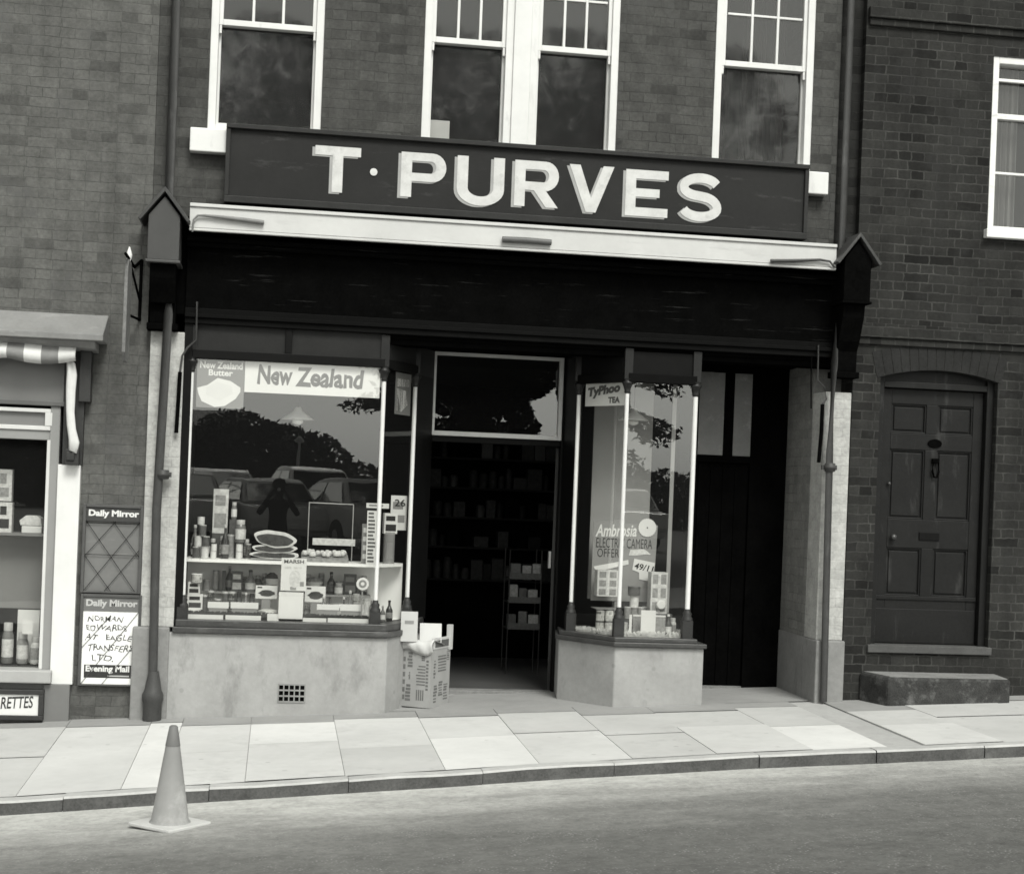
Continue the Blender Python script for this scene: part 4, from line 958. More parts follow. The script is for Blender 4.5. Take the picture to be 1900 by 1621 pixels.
# window frame
zt0, zt1 = PZ(40, 804, yn), PZ(40, 757, yn)
wf = MB(); xw = PX(88, 930, yn)
wf.box(xw, px_l, yn + 0.0, 0.1, zn_s, fz - 0.03)                  # grey post
wf.box(NX0, xw, yn + 0.015, 0.1, zt0 - 0.04, zt0 + 0.03); 
wfo = wf.build('shop_window', paint('neighbour_post', 0.24, 0.5, 0.06, 4), nb, 0.004)
tf = MB(); tf.box(NX0, xw, yn, 0.09, zt1 - 0.025, zt1 + 0.004); tf.box(NX0, xw, yn, 0.09, zt0 + 0.03, zt0 + 0.062); tf.box(xw - 0.04, xw + 0.012, yn - 0.004, 0.09, zt0 + 0.062, zt1 - 0.025); tf.box(xw - 0.018, xw + 0.006, yn - 0.004, 0.09, zn_s + 0.0, zt0 - 0.04)
tf.build('frame', NEIGHLIGHT, wfo, 0.004)
MB().box(NX0, xw - 0.04, yn + 0.03, 0.05, zt0 + 0.062, zt1 - 0.025).build('transom_panel', NEIGHPAINT, wfo)
gl = MB(); gl.face([(NX0, 0.05, zn_s), (xw - 0.012, 0.05, zn_s), (xw - 0.012, 0.05, zt0 - 0.03), (NX0, 0.05, zt0 - 0.03)]); gl.build('pane', GLASS, wfo)
MB().box(NX0, PX(95, 1255, -0.1), -0.12, 0.1, PZ(40, 1267, -0.12), zn_s).build('sill', paint('neighbour_sill', 0.33, 0.6, 0.1, 4), nb, 0.01)
MB().plan([(NX0, -0.05), (px_l - 0.04, -0.05), (px_l - 0.04, 0.2), (NX0, 0.2)], -2.1, PZ(40, 1267, -0.12)).build('stallriser', MATS['neighbour_plinth'], nb)
zsh = PZ(40, 988, 0.25)
rm = MB(); rm.box(NX0, nxp - 0.05, 1.4, 1.5, -2, cz0); rm.box(NX0, nxp - 0.05, 0.1, 1.4, zn_s - 0.05, zn_s - 0.0); rm.box(nxp - 0.1, nxp - 0.051, 0.25, 1.4, -2, cz0); rm.box(NX0, nxp - 0.05, 0.1, 1.4, fz + 0.02, fz + 0.08)
rm.build('interior_wall', INTERIOR, nb)
MB().box(NX0, xw - 0.03, 0.16, 0.50, zsh - 0.02, zsh).build('display_shelf', NEIGHPAINT, nb)
MB().box(NX0, xw - 0.03, 0.34, 0.36, PZ(40, 1128, 0.34), zsh - 0.02).build('display_back', paint('display_curtain', 0.20, 0.9, 0.06, 3, 0, 0), nb)
MB().box(NX0, xw - 0.03, 0.36, 0.6, PZ(40, 1128, 0.34) - 0.02, PZ(40, 1128, 0.34)).build('display_ledge', INTERIOR, nb)
# striped awning, bunched under the canopy
aw = thing('striped_awning', 'striped cloth awning bunched up under the canopy of the left shop', 'awning', (PX(130, 650, -0.18), -0.18, cz0))
PALE = paint('awning_pale', 0.62, 0.95, 0.06, 20, 0, 0.2); STR = paint('awning_stripe', 0.22, 0.95, 0.08, 20, 0, 0.2)
va = MB(); xe = PX(141, 650, -0.2); sw_ = 0.120; xx = xe; i = 0
while xx > NX0 + 0.2:
    x1_ = xx - sw_
    for a_ in range(4):
        xa = xx - sw_ * a_ / 4; xb = xx - sw_ * (a_ + 1) / 4
        zz = lambda x: cz0 - 0.165 - 0.034 * abs(sin((x - xe) * 6.4)) + 0.02
        yy = lambda x: -0.20 - 0.010 * sin(x * 9)
        col = [(yy, 0), ]
        pr = [(0.0, 0.0), (-0.02, 0.25), (-0.045, 0.5), (-0.035, 0.8), (0.0, 1.0)]
        for (o0, t0), (o1, t1) in zip(pr, pr[1:]):
            ztop = cz0 - 0.035
            f3 = lambda x, o_, t_: (x, yy(x) + o_, ztop + (zz(x) - ztop) * t_)
            va.face([f3(xb, o0, t0), f3(xa, o0, t0), f3(xa, o1, t1), f3(xb, o1, t1)], i % 2, True)
    xx = x1_; i += 1
o = va.build('valance', [PALE, STR], aw, weld=True); so_ = o.modifiers.new('cloth', 'SOLIDIFY'); so_.thickness = 0.01
dp = MB(); pts = [(120, 655, .016), (131, 668, .03), (133, 690, .036), (131, 720, .034), (130, 760, .030), (132, 790, .032), (137, 815, .038), (135, 836, .030)]
ring = []
for px_, py_, hw_ in pts:
    x, z = P(px_, py_, -0.14)
    ring.append([(x - hw_, -0.13, z), (x - hw_ * 0.4, -0.175, z), (x + hw_ * 0.3, -0.15, z - 0.01), (x + hw_, -0.16, z - 0.02), (x + hw_, -0.10, z - 0.02), (x - hw_, -0.10, z)])
for ra, rb in zip(ring, ring[1:]):
    for j in range(6): dp.face([ra[j], ra[(j + 1) % 6], rb[(j + 1) % 6], rb[j]], 0, True)
dp.face(ring[-1], 0); dp.face(ring[0][::-1], 0)
dp.build('cloth_end', PALE, aw, weld=True)
a = rect_px((122, 833), (146, 862), -0.12); MB().box(a[0], a[1], -0.14, -0.06, a[2], a[3]).box(a[0] + 0.01, a[1] - 0.03, -0.155, -0.14, a[2] + 0.03, a[3] - 0.02).build('end_block', DARKGREY, aw, 0.004)
# cigarettes sign box below the sill
yg = -0.13
cg = thing('sign_box', 'low white sign with dark capitals in a dark frame under the left shop window', 'sign', (PX(30, 1300, yg), yg, zb(-2)))
a = rect_px((0, 1273), (79, 1336), yg); gx0 = a[1] - 1.55; gz0 = PZ(40, 1336, yg); gz1 = PZ(40, 1279, yg)
fm = MB(); t_ = 0.036
fm.box(gx0, a[1], yg, -0.055, gz1 - t_, gz1); fm.box(gx0, a[1], yg, -0.055, gz0, gz0 + t_); fm.box(gx0, gx0 + t_, yg, -0.055, gz0 + t_, gz1 - t_); fm.box(a[1] - t_, a[1], yg, -0.055, gz0 + t_, gz1 - t_)
fm.build('frame', DARKGREY, cg, 0.005)
box('panel', gx0 + t_, a[1] - t_, yg + 0.014, -0.06, gz0 + t_, gz1 - t_, CARD, cg)
tx1 = PX(61, 1302, yg); tz0 = PZ(30, 1315, yg); tz1_ = PZ(30, 1293, yg)
tw_ = (PX(61, 1302, yg) - PX(-2, 1302, yg)) / 6.2 * 10.2
text('CIGARETTES', (tx1 - tw_, tx1, tz0, tz1_), yg + 0.013, DARKGREY, 'lettering', cg, 0.012, 0.12, slope=0.02)

# newspaper placard frames
def placard(px_, py0, py1, label, title_mat, strip_mat, y):
    a = [P(px_[0], (py0 + py1) / 2, y)[0], P(px_[1], (py0 + py1) / 2, y)[0], PZ(sum(px_) / 2, py1, y), PZ(sum(px_) / 2, py0, y)]
    o = thing('newspaper_placard', label, 'placard', (sum(a[:2]) / 2, y, a[2]), 'newspaper placards on the brick strip')
    f = MB(); t = 0.022
    f.box(a[0], a[0] + t, y - 0.018, 0.0, a[2], a[3]); f.box(a[1] - t, a[1], y - 0.018, 0.0, a[2], a[3]); f.box(a[0] + t, a[1] - t, y - 0.018, 0.0, a[3] - t, a[3]); f.box(a[0] + t, a[1] - t, y - 0.018, 0.0, a[2], a[2] + t * 0.6)
    hb_ = (a[3] - a[2]) * 0.155
    f.build('frame', paint('placard_frame', 0.07, 0.5, 0.15, 8, 0.3, 0.1), o, 0.003)
    MB().box(a[0] + t, a[1] - t, y - 0.006, 0.0, a[3] - t - hb_, a[3] - t).build('title_strip', strip_mat, o)
    text('Daily Mirror', (a[0] + t + 0.018, a[1] - t - 0.010, a[3] - t - hb_ + 0.022, a[3] - t - 0.018), y - 0.0062, title_mat, 'lettering', o, 0.042, 0.0)
    return o, (a[0] + t, a[1] - t, a[2] + t * 0.6, a[3] - t - hb_)
ypl = -0.03
o, r_ = placard((152, 264), 936, 1100, 'empty upper newspaper frame with a wire lattice, above the handwritten poster', CARD, IRON, ypl)
bg_ = MB(); bg_.box(r_[0], r_[1], ypl + 0.012, 0.0, r_[2], r_[3]); bg_.build('backing_board', paint('placard_board', 0.15, 0.8, 0.10, 4, 0.1, 0.1, 0.3, 0.19, (1, 1, 8)), o)
wi = MB(); X0, X1, Z0, Z1 = r_
def wire(mb, u0, v0, u1, v1, y): mb.tube([(X0 + (X1 - X0) * u0, y, Z0 + (Z1 - Z0) * v0), (X0 + (X1 - X0) * u1, y, Z0 + (Z1 - Z0) * v1)], 0.0022, 6)
for u0, v0, u1, v1 in ((0, 0, 1, 1), (0, 0.5, 0.55, 1), (0.38, 0, 1, 0.6), (0, 1, 0.0 + 0.95, 0), (0, 0.5, 0.5, 0), (0.5, 1, 1, 0.5), (0, 0.52, 1, 0.52), (0, 0.97, 1, 0.97)): wire(wi, u0, v0, u1, v1, ypl - 0.004)
wi.build('wire_lattice', SOOT, o)
o, r_ = placard((147, 261), 1102, 1272, 'lower newspaper frame holding a white handwritten poster', paint('faded_title', 0.40, 0.7, 0.1, 20), paint('title_strip_grey', 0.13, 0.6, 0.1, 8), ypl)
X0, X1, Z0, Z1 = r_
MB().box(X0 - 0.004, X1 + 0.004, ypl - 0.002, 0.0, Z0, Z1).build('poster', PAPER, o)
yq = ypl - 0.0025
def pr(u0, u1, v0, v1): return (X0 + (X1 - X0) * u0, X0 + (X1 - X0) * u1, Z0 + (Z1 - Z0) * v0, Z0 + (Z1 - Z0) * v1)
for s_, q_, sl_ in (('NORMAN', pr(.08, .72, .86, .935), 0.0), ('EDWARDS', pr(.06, .80, .735, .815), 0.004), ('AT   EAGLE', pr(.05, .90, .60, .68), -0.004), ('TRANSFERS', pr(.10, .91, .455, .54), -0.006), ('LTD.', pr(.18, .58, .32, .405), -0.005)):
    text(s_, q_, yq, paint('pen_ink', 0.09, 0.8, 0.4, 30), 'handwriting', o, 0.006, 0.10, 0.0012, slope=sl_, wob=0.006)
q_ = pr(.05, .90, .085, .265); MB().box(q_[0], q_[1], yq - 0.001, yq + 0.001, q_[2], q_[3]).build('masthead', DARKGREY, o)
text('Evening Mail', pr(.08, .87, .145, .255), yq - 0.0012, CARD, 'lettering', o, 0.036)
q_ = pr(.48, .87, .105, .122); MB().box(q_[0], q_[1], yq - 0.0016, yq - 0.001, q_[2], q_[3]).build('small_print', paint('small_print', 0.4, 0.7), o)
wi = MB()
for u0, v0, u1, v1 in ((0, 0, 1, 1), (0, 0.5, 0.5, 0.95), (0.38, 0, 1, 0.6)): wire(wi, u0, v0, u1, v1, ypl - 0.009)
wi.build('wire_lattice', MATS['pen_ink'], o)
# hanging sign, square to the wall, seen edge on
xh = PX(236, 570, -0.45)
hg = thing('hanging_sign', 'narrow double sided sign projecting from the brick above the placards, seen edge on', 'hanging sign', (xh, 0, PZ(250, 480, 0)))
zt_, zb_ = PZ(238, 484, -0.45), PZ(238, 672, -0.45)
m_ = MB(); m_.profile([(-0.60, zb_ + 0.06), (-0.54, zb_), (-0.38, zb_), (-0.32, zb_ + 0.06), (-0.32, zt_ - 0.06), (-0.38, zt_), (-0.54, zt_), (-0.60, zt_ - 0.06)], xh - 0.012, xh + 0.012)
m_.build('board', [paint('sign_edge', 0.16, 0.5, 0.35, 3, 0.3, 0.1)], hg, 0.003)
xb_ = PX(261, 540, 0.0)
br = MB(); zb1_, zb2_ = PZ(262, 482, 0), PZ(260, 596, 0)
br.tube([(xb_, -0.012, zb1_), (xb_, -0.012, zb2_)], 0.012, 8); br.tube([(xh, -0.70, zt_ + 0.015), (xh, -0.02, zt_ + 0.015), (xb_, -0.012, zb1_ - 0.005)], 0.011, 8); br.tube([(xh, -0.34, zb_ + 0.35), (xb_, -0.012, zb2_ + 0.01)], 0.010, 8); br.tube([(xh, -0.4, zt_ + 0.01), (xb_, -0.012, zb2_ + 0.14)], 0.009, 8)
br.build('bracket', SOOT, hg)
MB().lathe(xh, -0.45, [(0.012, zt_), (0.018, zt_ + 0.02), (0.022, zt_ + 0.045), (0.014, zt_ + 0.07), (0.004, zt_ + 0.10)], 12).build('finial', WHITE, hg)

# ================================================================== TRAFFIC CONE
def on_ground(px, py, zf_, y0=-3):
    y = y0
    for _ in range(60):
        x, z = P(px, py, y); e = z - zf_(x, y); y += e * 4.0 if abs(e) > 1e-5 else 0
    return x, y, zf_(x, y)
cx_, cy_, cz_ = on_ground(315, 1531, roadz, -4)
top_z = PZ(318, 1345, cy_)
cn = thing('traffic_cone', 'faded rubber traffic cone standing on the road beside the kerb', 'traffic cone', (cx_, cy_, cz_))
hd = (PX(388, 1530, cy_) - PX(241, 1530, cy_)) / 2 * 1.04
bs = MB(); cs = []
for k in range(4):
    a_ = k * pi / 2 + 0.06
    for da in (-0.10, -0.03, 0.03, 0.10): cs.append((cx_ + hd * (1 - 1.2 * da * da * 4) * cos(a_ + da), cy_ + hd * (1 - 1.2 * da * da * 4) * sin(a_ + da)))
bs.plan(cs, cz_ + 0.002, cz_ + 0.022); bs.build('base', paint('cone_base_rubber', 0.46, 0.7, 0.10, 8, 0.2, 0.2), cn, 0.006)
H = top_z - cz_; rb = (PX(351, 1520, cy_) - PX(281, 1520, cy_)) / 2; rt = 0.022
prof = [(rb + 0.012, cz_ + 0.022), (rb, cz_ + 0.035)]; zb_band = cz_ + H * 0.80
rr = lambda z: rb + (rt - rb) * (z - cz_ - 0.035) / (H - 0.035)
MB().lathe(cx_, cy_, prof + [(rr(zb_band), zb_band)], 28).build('body', CONEBODY, cn)
MB().lathe(cx_, cy_, [(rr(zb_band) + 0.002, zb_band), (rr(cz_ + H) + 0.001, cz_ + H - 0.006), (rt - 0.006, cz_ + H), (rt - 0.01, cz_ + H - 0.01)], 28).build('tip', CONETOP, cn)

# ================================================================== CARDBOARD BOX
pvz = lambda x, y: pav_at(x, y) if y < 0 else zb(x)
gpt = lambda px, y: Vector((PX(px, 1305, y), y, pvz(PX(px, 1305, y), y)))
c0 = gpt(797, 0.08); c2 = gpt(742, 0.21); c1 = gpt(838, 0.36)
ux = Vector((c2.x - c0.x, c2.y - c0.y, 0)); vx = Vector((c1.x - c0.x, c1.y - c0.y, 0))
ang = math.atan2(ux.y, ux.x); lu = ux.length
vd = Vector((-ux.y, ux.x, 0)).normalized(); vd = vd if vd.x > 0 else -vd
ud = ux.normalized()
lv = 0.35
zb0 = c0.z + 0.004; hbx = PZ(797, 1206, c0.y) - c0.z
cb = thing('cardboard_box', 'tall printed cardboard box lined with white paper, outside the shop doorway', 'box', tuple(c0))
def bp(u, v, z): p = c0 + ud * u + vd * v; return (p.x, p.y, zb0 + z)
t = 0.006
def bslab(mb, u0, u1, v0, v1, z0, z1, k=None):
    v = [bp(a_, b_, z) for z in (z0, z1) for a_, b_ in ((u0, v0), (u1, v0), (u1, v1), (u0, v1))]
    mb.mesh(v, [(3, 2, 1, 0), (4, 5, 6, 7), (0, 1, 5, 4), (1, 2, 6, 5), (2, 3, 7, 6), (3, 0, 4, 7)], k)
bx = MB(); bslab(bx, 0, lu, 0, t, 0, hbx); bslab(bx, 0, t, t, lv - t, 0, hbx); bslab(bx, lu - t, lu, t, lv - t, 0, hbx); bslab(bx, 0, lu, lv - t, lv, 0, hbx); bslab(bx, t, lu - t, t, lv - t, 0, t); bslab(bx, t, lu - t, t, lv - t, hbx * 0.80, hbx * 0.82)
# printing on the two faces seen
prn = bx; prn.k = 1; random.seed(11)
def pu(u0, u1, z0, z1): bslab(prn, u0 * lu, u1 * lu, -0.0012, 0.0, z0 * hbx, z1 * hbx)
def pvv(v0, v1, z0, z1): bslab(prn, -0.0012, 0.0, v0 * lv, v1 * lv, z0 * hbx, z1 * hbx)
for u0, u1, z0, z1 in ((.20, .34, .80, .96), (.62, .80, .68, .95), (.66, .84, .10, .40), (.68, .76, .47, .60)):
    for k in range(5):
        zz = z0 + (z1 - z0) * k / 5; pu(u0 + random.uniform(0, .02), u1 - random.uniform(0, .04), zz, zz + (z1 - z0) / 5 * 0.72)
for k in range(9): pu(.08, .16, .30 + k * .06, .335 + k * .06)
for k in range(6): pu(.86, .95, .12 + k * .13, .20 + k * .13)
for k in range(7): zz = .38 + k * 0.052; pu(.18, .50 - random.uniform(0, .1), zz, zz + .022)
for k in range(4): pu(.22 + .07 * k, .26 + .07 * k, .12, .30)
for v0, v1, z0, z1 in ((.14, .26, .50, .84), (.80, .95, .78, .98), (.35, .80, .60, .90), (.16, .36, .08, .40), (.42, .64, .18, .44), (.68, .90, .10, .40)):
    n_ = 6
    for k in range(n_):
        zz = z0 + (z1 - z0) * k / n_; pvv(v0 + random.uniform(0, .03), v1 - random.uniform(0, .05), zz, zz + (z1 - z0) / n_ * random.uniform(.35, .75))
bx.build('carton', [CARTON, CARTONINK], cb)
# open rim flaps and the paper liner folded over
fl = MB(); rimz = hbx + (PZ(838, 1172, c1.y) - PZ(838, 1206, c1.y))
bslab(fl, -0.004, 0.012, lv * 0.06, lv, hbx - 0.0, hbx + 0.085); bslab(fl, -0.012, 0.022, lv - 0.035, lv + 0.012, hbx - 0.02, rimz + 0.03); bslab(fl, 0.0, lu, lv - 0.012, lv, hbx, hbx + 0.06)
fl.build('rim', paint('carton_rim', 0.45, 0.85, 0.1, 6), cb)
dk = MB(); bslab(dk, -0.006, -0.004, lv * 0.16, lv * 0.86, hbx + 0.012, hbx + 0.066); dk.build('rim_slot', GREYINK, cb)
ln = MB(); NU, NV_ = 14, 5
def lp(i, j):
    u = i / NU; q = j / NV_
    droop = 0.055 + 0.012 * sin(u * 7) ; out = -0.012 - 0.018 * sin(q * pi) - 0.006 * sin(u * 19 + q * 4)
    z = hbx + 0.075 - 0.012 * sin(u * 5.2) - q * (droop + 0.045); return bp(-0.02 + u * (lu + 0.05), out if q > 0.05 else 0.01, z)
for i in range(NU):
    for j in range(NV_): ln.face([lp(i, j), lp(i + 1, j), lp(i + 1, j + 1), lp(i, j + 1)], 0, True)
for i in range(NU): ln.face([bp(-0.02 + i / NU * (lu + .05), lv * 0.55, hbx + 0.03), bp(-0.02 + (i + 1) / NU * (lu + .05), lv * 0.55, hbx + 0.03), lp(i + 1, 0), lp(i, 0)], 0, True)
o = ln.build('paper_liner', paint('white_tissue', 0.50, 0.9, 0.05, 12, 0.1, 0.0), cb, weld=True); s_ = o.modifiers.new('t', 'SOLIDIFY'); s_.thickness = 0.002
def card(p0, p1, y, name, label, cat, mat=None, lean=0.0, group=None, th=0.003, z0=None):
    a = rect_px(p0, p1, y); zb_ = a[2] if z0 is None else z0
    m_ = MB(); m_.mesh([(a[0], y, zb_), (a[1], y, zb_), (a[1], y + th, zb_), (a[0], y + th, zb_), (a[0], y + lean, a[3]), (a[1], y + lean, a[3]), (a[1], y + th + lean, a[3]), (a[0], y + th + lean, a[3])], [(3, 2, 1, 0), (4, 5, 6, 7), (0, 1, 5, 4), (1, 2, 6, 5), (2, 3, 7, 6), (3, 0, 4, 7)])
    o = m_.build(name, mat or CARD); tag(o, label, cat, group); return o, (a[0], a[1], zb_, a[3])
yc_ = 0.125
o, q_ = card((745, 1134), (774, 1190), yc_, 'price_card', 'upright off-white price card with grey print, standing at the left of the cardboard box', 'card', paint('cream_card', 0.42, 0.8, 0.05), 0.02)
MB().box(q_[0] + 0.03, q_[1] - 0.03, yc_ + 0.0095, yc_ + 0.0125, q_[2] + 0.135, q_[2] + 0.16).build('print', MIDCARD, o)
card((780, 1156), (819, 1192), 0.20, 'price_card', 'blank white card lying wide in the top of the cardboard box', 'card', paint('box_card', 0.50, 0.8, 0.05), 0.03)

# ================================================================== POSTERS AND GOODS IN THE LEFT WINDOW
random.seed(21)
def zoomL(zx, zy): return 320 + zx * 0.25263, 860 + zy * 0.25263
def zoomR(zx, zy): return 1020 + zx * 0.25297, 920 + zy * 0.25297
def sheet(name, rect, y, mat, label, cat, th=0.0015, parent=None):
    o = box(name, rect[0], rect[1], y, y + th, rect[2], rect[3], mat, parent)
    if label: tag(o, label, cat)
    return o
YI = 0.010
POSTER = paint('poster_grey', 0.16, 0.6, 0.06, 6, 0.2, 0)
q = (PX(365, 710, YI), PX(453, 710, YI), PZ(410, 757, YI), PZ(410, 664, YI))
o = sheet('butter_poster', q, YI, POSTER, 'dark butter poster with a pale unwrapped block, top left corner of the big window', 'poster')
text('New Zealand', (q[0] + 0.02, q[1] - 0.015, q[3] - 0.082, q[3] - 0.03), YI - 0.0004, CARD, 'lettering', o, 0.03, 0.0, 0.0006)
text('Butter', (q[0] + 0.085, q[1] - 0.085, q[3] - 0.135, q[3] - 0.088), YI - 0.0004, CARD, 'lettering', o, 0.03, 0.0, 0.0006)
def poly_px(pts, y): return [P(a_, b_, y) for a_, b_ in pts]
m_ = MB(); m_.prism(poly_px([(366, 719), (385, 714), (404, 701), (428, 707), (446, 719), (446, 727), (437, 740), (417, 753), (398, 755), (374, 744), (368, 730)], YI), YI - 0.0012, YI - 0.0004); m_.build('wrapper', CARD, o)
m_ = MB(); m_.prism(poly_px([(383, 719), (404, 708), (430, 717), (432, 730), (408, 743), (382, 731)], YI), YI - 0.002, YI - 0.0014); m_.build('butter_block', paint('butter_print', 0.58, 0.7, 0.05), o)
q = (q[1] + 0.003, PX(705, 705, YI), PZ(580, 733, YI), PZ(580, 673, YI))
BANNER = paint('banner_paper', 0.62, 0.8, 0.06, 2.5, 0.1, 0)
o = sheet('butter_banner', q, YI, BANNER, 'long pale banner with grey brush lettering, across the top of the big window', 'banner')
for k, (ch, x0_, x1_, z0_, z1_) in enumerate((('New', 478, 544, 720, 684), ('Zealand', 549, 675, 724, 685))):
    text(ch, (PX(x0_, 700, YI), PX(x1_, 700, YI), q[2] + 0.062, q[3] - 0.035), YI - 0.0004, GREYINK, 'lettering', o, 0.034, 0.05, 0.0006, wob=0.004)
# poster on the splayed return
ex = A2[0] - A1[0]; ey = A2[1] - A1[1]
def on_return(u, dz, off=0.012):
    n_ = Vector((-ey, ex)).normalized()
    return (A1[0] + ex * u + n_.x * off, A1[1] + ey * u + n_.y * off, dz)
rp = MB(); za_, zb_ = PZ(740, 768, 0.2), PZ(740, 690, 0.2)
rp.face([on_return(.40, za_), on_return(.90, za_), on_return(.90, zb_), on_return(.40, zb_)], 0)
rp.face([on_return(.44, za_ + 0.03, .011), on_return(.60, za_ - 0.0 + 0.02, .011), on_return(.80, za_ + 0.08, .011), on_return(.74, za_ + 0.19, .011), on_return(.44, za_ + 0.20, .011)], 1)
rp.face([on_return(.46, zb_ - 0.11, .011), on_return(.84, zb_ - 0.10, .011), on_return(.84, zb_ - 0.045, .011), on_return(.46, zb_ - 0.05, .011)], 1)
o = rp.build('butter_poster', [POSTER, CARD]); so_ = o.modifiers.new('t', 'SOLIDIFY'); so_.thickness = 0.001; tag(o, 'second butter poster, on the splayed side pane next to the doorway', 'poster')

def pendant(px, py, y, label):
    x, z = P(px, py, y)
    o = thing('pendant_lamp', label, 'lamp', (x, y, z), 'pendant lamps in the shop windows')
    sc = 1.0
    MB().lathe(x, y, [(0.125, z - 0.035), (0.120, z - 0.028), (0.075, z + 0.004), (0.035, z + 0.034), (0.018, z + 0.062)], 24).build('lamp_shade', ENAMEL, o)
    MB().lathe(x, y, [(0.012, z - 0.075), (0.040, z - 0.062), (0.042, z - 0.04), (0.03, z - 0.035)], 16).build('bulb', paint('opal_bulb', 0.75, 0.3, 0.02), o)
    MB().tube([(x, y, z + 0.06), (x, y, 1.17)], 0.004, 6).build('cord', SOOT, o)
pendant(553, 770, 0.45, 'white enamel lamp shade hanging in the big left window below the banner')
pendant(1176, 772, 0.45, 'white enamel lamp shade hanging in the right bay window below the tea sign')

# generic goods: each one a mesh with label and lid tones
def tin(px, w_px, h_px, zbase, y, label, cat='tin', name='tin', mats=(TIN, LABEL1), shape='tin', py=1000, group=None):
    x = PX(px, py, y); k = (PX(px + 10, py, y) - x) / 10
    r = w_px * k / 2; h = h_px * k; m_ = MB(); z = zbase
    if shape == 'tin':
        m_.k = 0; m_.lathe(x, y, [(r * 0.97, z), (r, z + 0.003), (r, z + h * 0.06)], 16); m_.k = 1; m_.lathe(x, y, [(r * 0.985, z + h * 0.06), (r * 0.985, z + h * 0.92)], 16); m_.k = 0; m_.lathe(x, y, [(r, z + h * 0.92), (r, z + h * 0.985), (r * 0.93, z + h)], 16)
    elif shape == 'jar':
        m_.k = 0; m_.lathe(x, y, [(r * 0.9, z), (r, z + h * 0.05), (r, z + h * 0.16)], 16); m_.k = 1; m_.lathe(x, y, [(r * 1.005, z + h * 0.16), (r * 1.005, z + h * 0.60)], 16); m_.k = 0; m_.lathe(x, y, [(r, z + h * 0.60), (r * 0.95, z + h * 0.70), (r * 0.72, z + h * 0.80)], 16); m_.k = 2 if len(mats) > 2 else 1; m_.lathe(x, y, [(r * 0.78, z + h * 0.80), (r * 0.78, z + h * 0.99), (r * 0.7, z + h)], 16)
    elif shape == 'bottle':
        m_.k = 0; m_.lathe(x, y, [(r * 0.92, z), (r, z + h * 0.03), (r, z + h * 0.14)], 16); m_.k = 1; m_.lathe(x, y, [(r * 1.005, z + h * 0.14), (r * 1.005, z + h * 0.42)], 16); m_.k = 0; m_.lathe(x, y, [(r, z + h * 0.42), (r * 0.97, z + h * 0.52), (r * 0.60, z + h * 0.66), (r * 0.36, z + h * 0.74), (r * 0.33, z + h * 0.90)], 16); m_.k = 2 if len(mats) > 2 else 1; m_.lathe(x, y, [(r * 0.40, z + h * 0.90), (r * 0.40, z + h * 0.99), (r * 0.3, z + h)], 16)
    o = m_.build(name, list(mats)); tag(o, label, cat, group); return o
def packet(px, w_px, h_px, zbase, y, label, cat='packet', name='packet', mat=LABEL3, depth=0.06, yaw=0.0, face_mat=None, py=1000, group=None):
    x = PX(px, py, y); k = (PX(px + 10, py, y) - x) / 10; w2 = w_px * k / 2; h = h_px * k
    m_ = MB(); m_.k = 0; m_.box(-w2, w2, 0, depth, zbase, zbase + h)
    if face_mat is not None:
        m_.k = 1; m_.box(-w2 * 0.80, w2 * 0.80, -0.001, 0.0, zbase + h * 0.12, zbase + h * 0.45); m_.box(-w2 * 0.75, w2 * 0.65, -0.001, 0.0, zbase + h * 0.62, zbase + h * 0.86)
    m_.v = [(x + a_ * cos(yaw) - b_ * sin(yaw), y + a_ * sin(yaw) + b_ * cos(yaw), c_) for a_, b_, c_ in m_.v]
    o = m_.build(name, [mat, face_mat or mat]); tag(o, label, cat, group); return o
def ruler(o_name, rect, y, mat_a, mat_b, label, cat, n=6, lean=0.0, margin=0.12):
    """a card with rows of small print"""
    m_ = MB(); th = 0.003; x0, x1, z0, z1 = rect
    f = lambda z: y + lean * (z - z0) / (z1 - z0)
    m_.k = 0; m_.mesh([(x0, f(z0), z0), (x1, f(z0), z0), (x1, f(z0) + th, z0), (x0, f(z0) + th, z0), (x0, f(z1), z1), (x1, f(z1), z1), (x1, f(z1) + th, z1), (x0, f(z1) + th, z1)], [(3, 2, 1, 0), (4, 5, 6, 7), (0, 1, 5, 4), (1, 2, 6, 5), (2, 3, 7, 6), (3, 0, 4, 7)])
    m_.k = 1; w_ = x1 - x0
    for i in range(n):
        zc = z1 - (z1 - z0) * (i + 0.75) / (n + 0.6); hh = (z1 - z0) / (n + 0.6) * 0.28
        xa = x0 + w_ * margin; xb = x1 - w_ * random.uniform(margin, margin + 0.25)
        m_.face([(xa, f(zc - hh) - 0.0008, zc - hh), (xb, f(zc - hh) - 0.0008, zc - hh), (xb, f(zc + hh) - 0.0008, zc + hh), (xa, f(zc + hh) - 0.0008, zc + hh)])
    o = m_.build(o_name, [mat_a, mat_b]); tag(o, label, cat); return o
def rz(zx0, zy0, zx1, zy1, y, zoom=zoomL): return rect_px(zoom(zx0, zy0), zoom(zx1, zy1), y)
s = 0.25263
DARKGLASS = paint('dark_bottle', 0.03, 0.15, 0.1, 5, 0.6, 0); CLEAR = paint('preserve_jar', 0.14, 0.2, 0.2, 20, 0.5, 0); LID = paint('jar_lid', 0.4, 0.4, 0.05)
y1 = 0.24
sh_ = 0.0
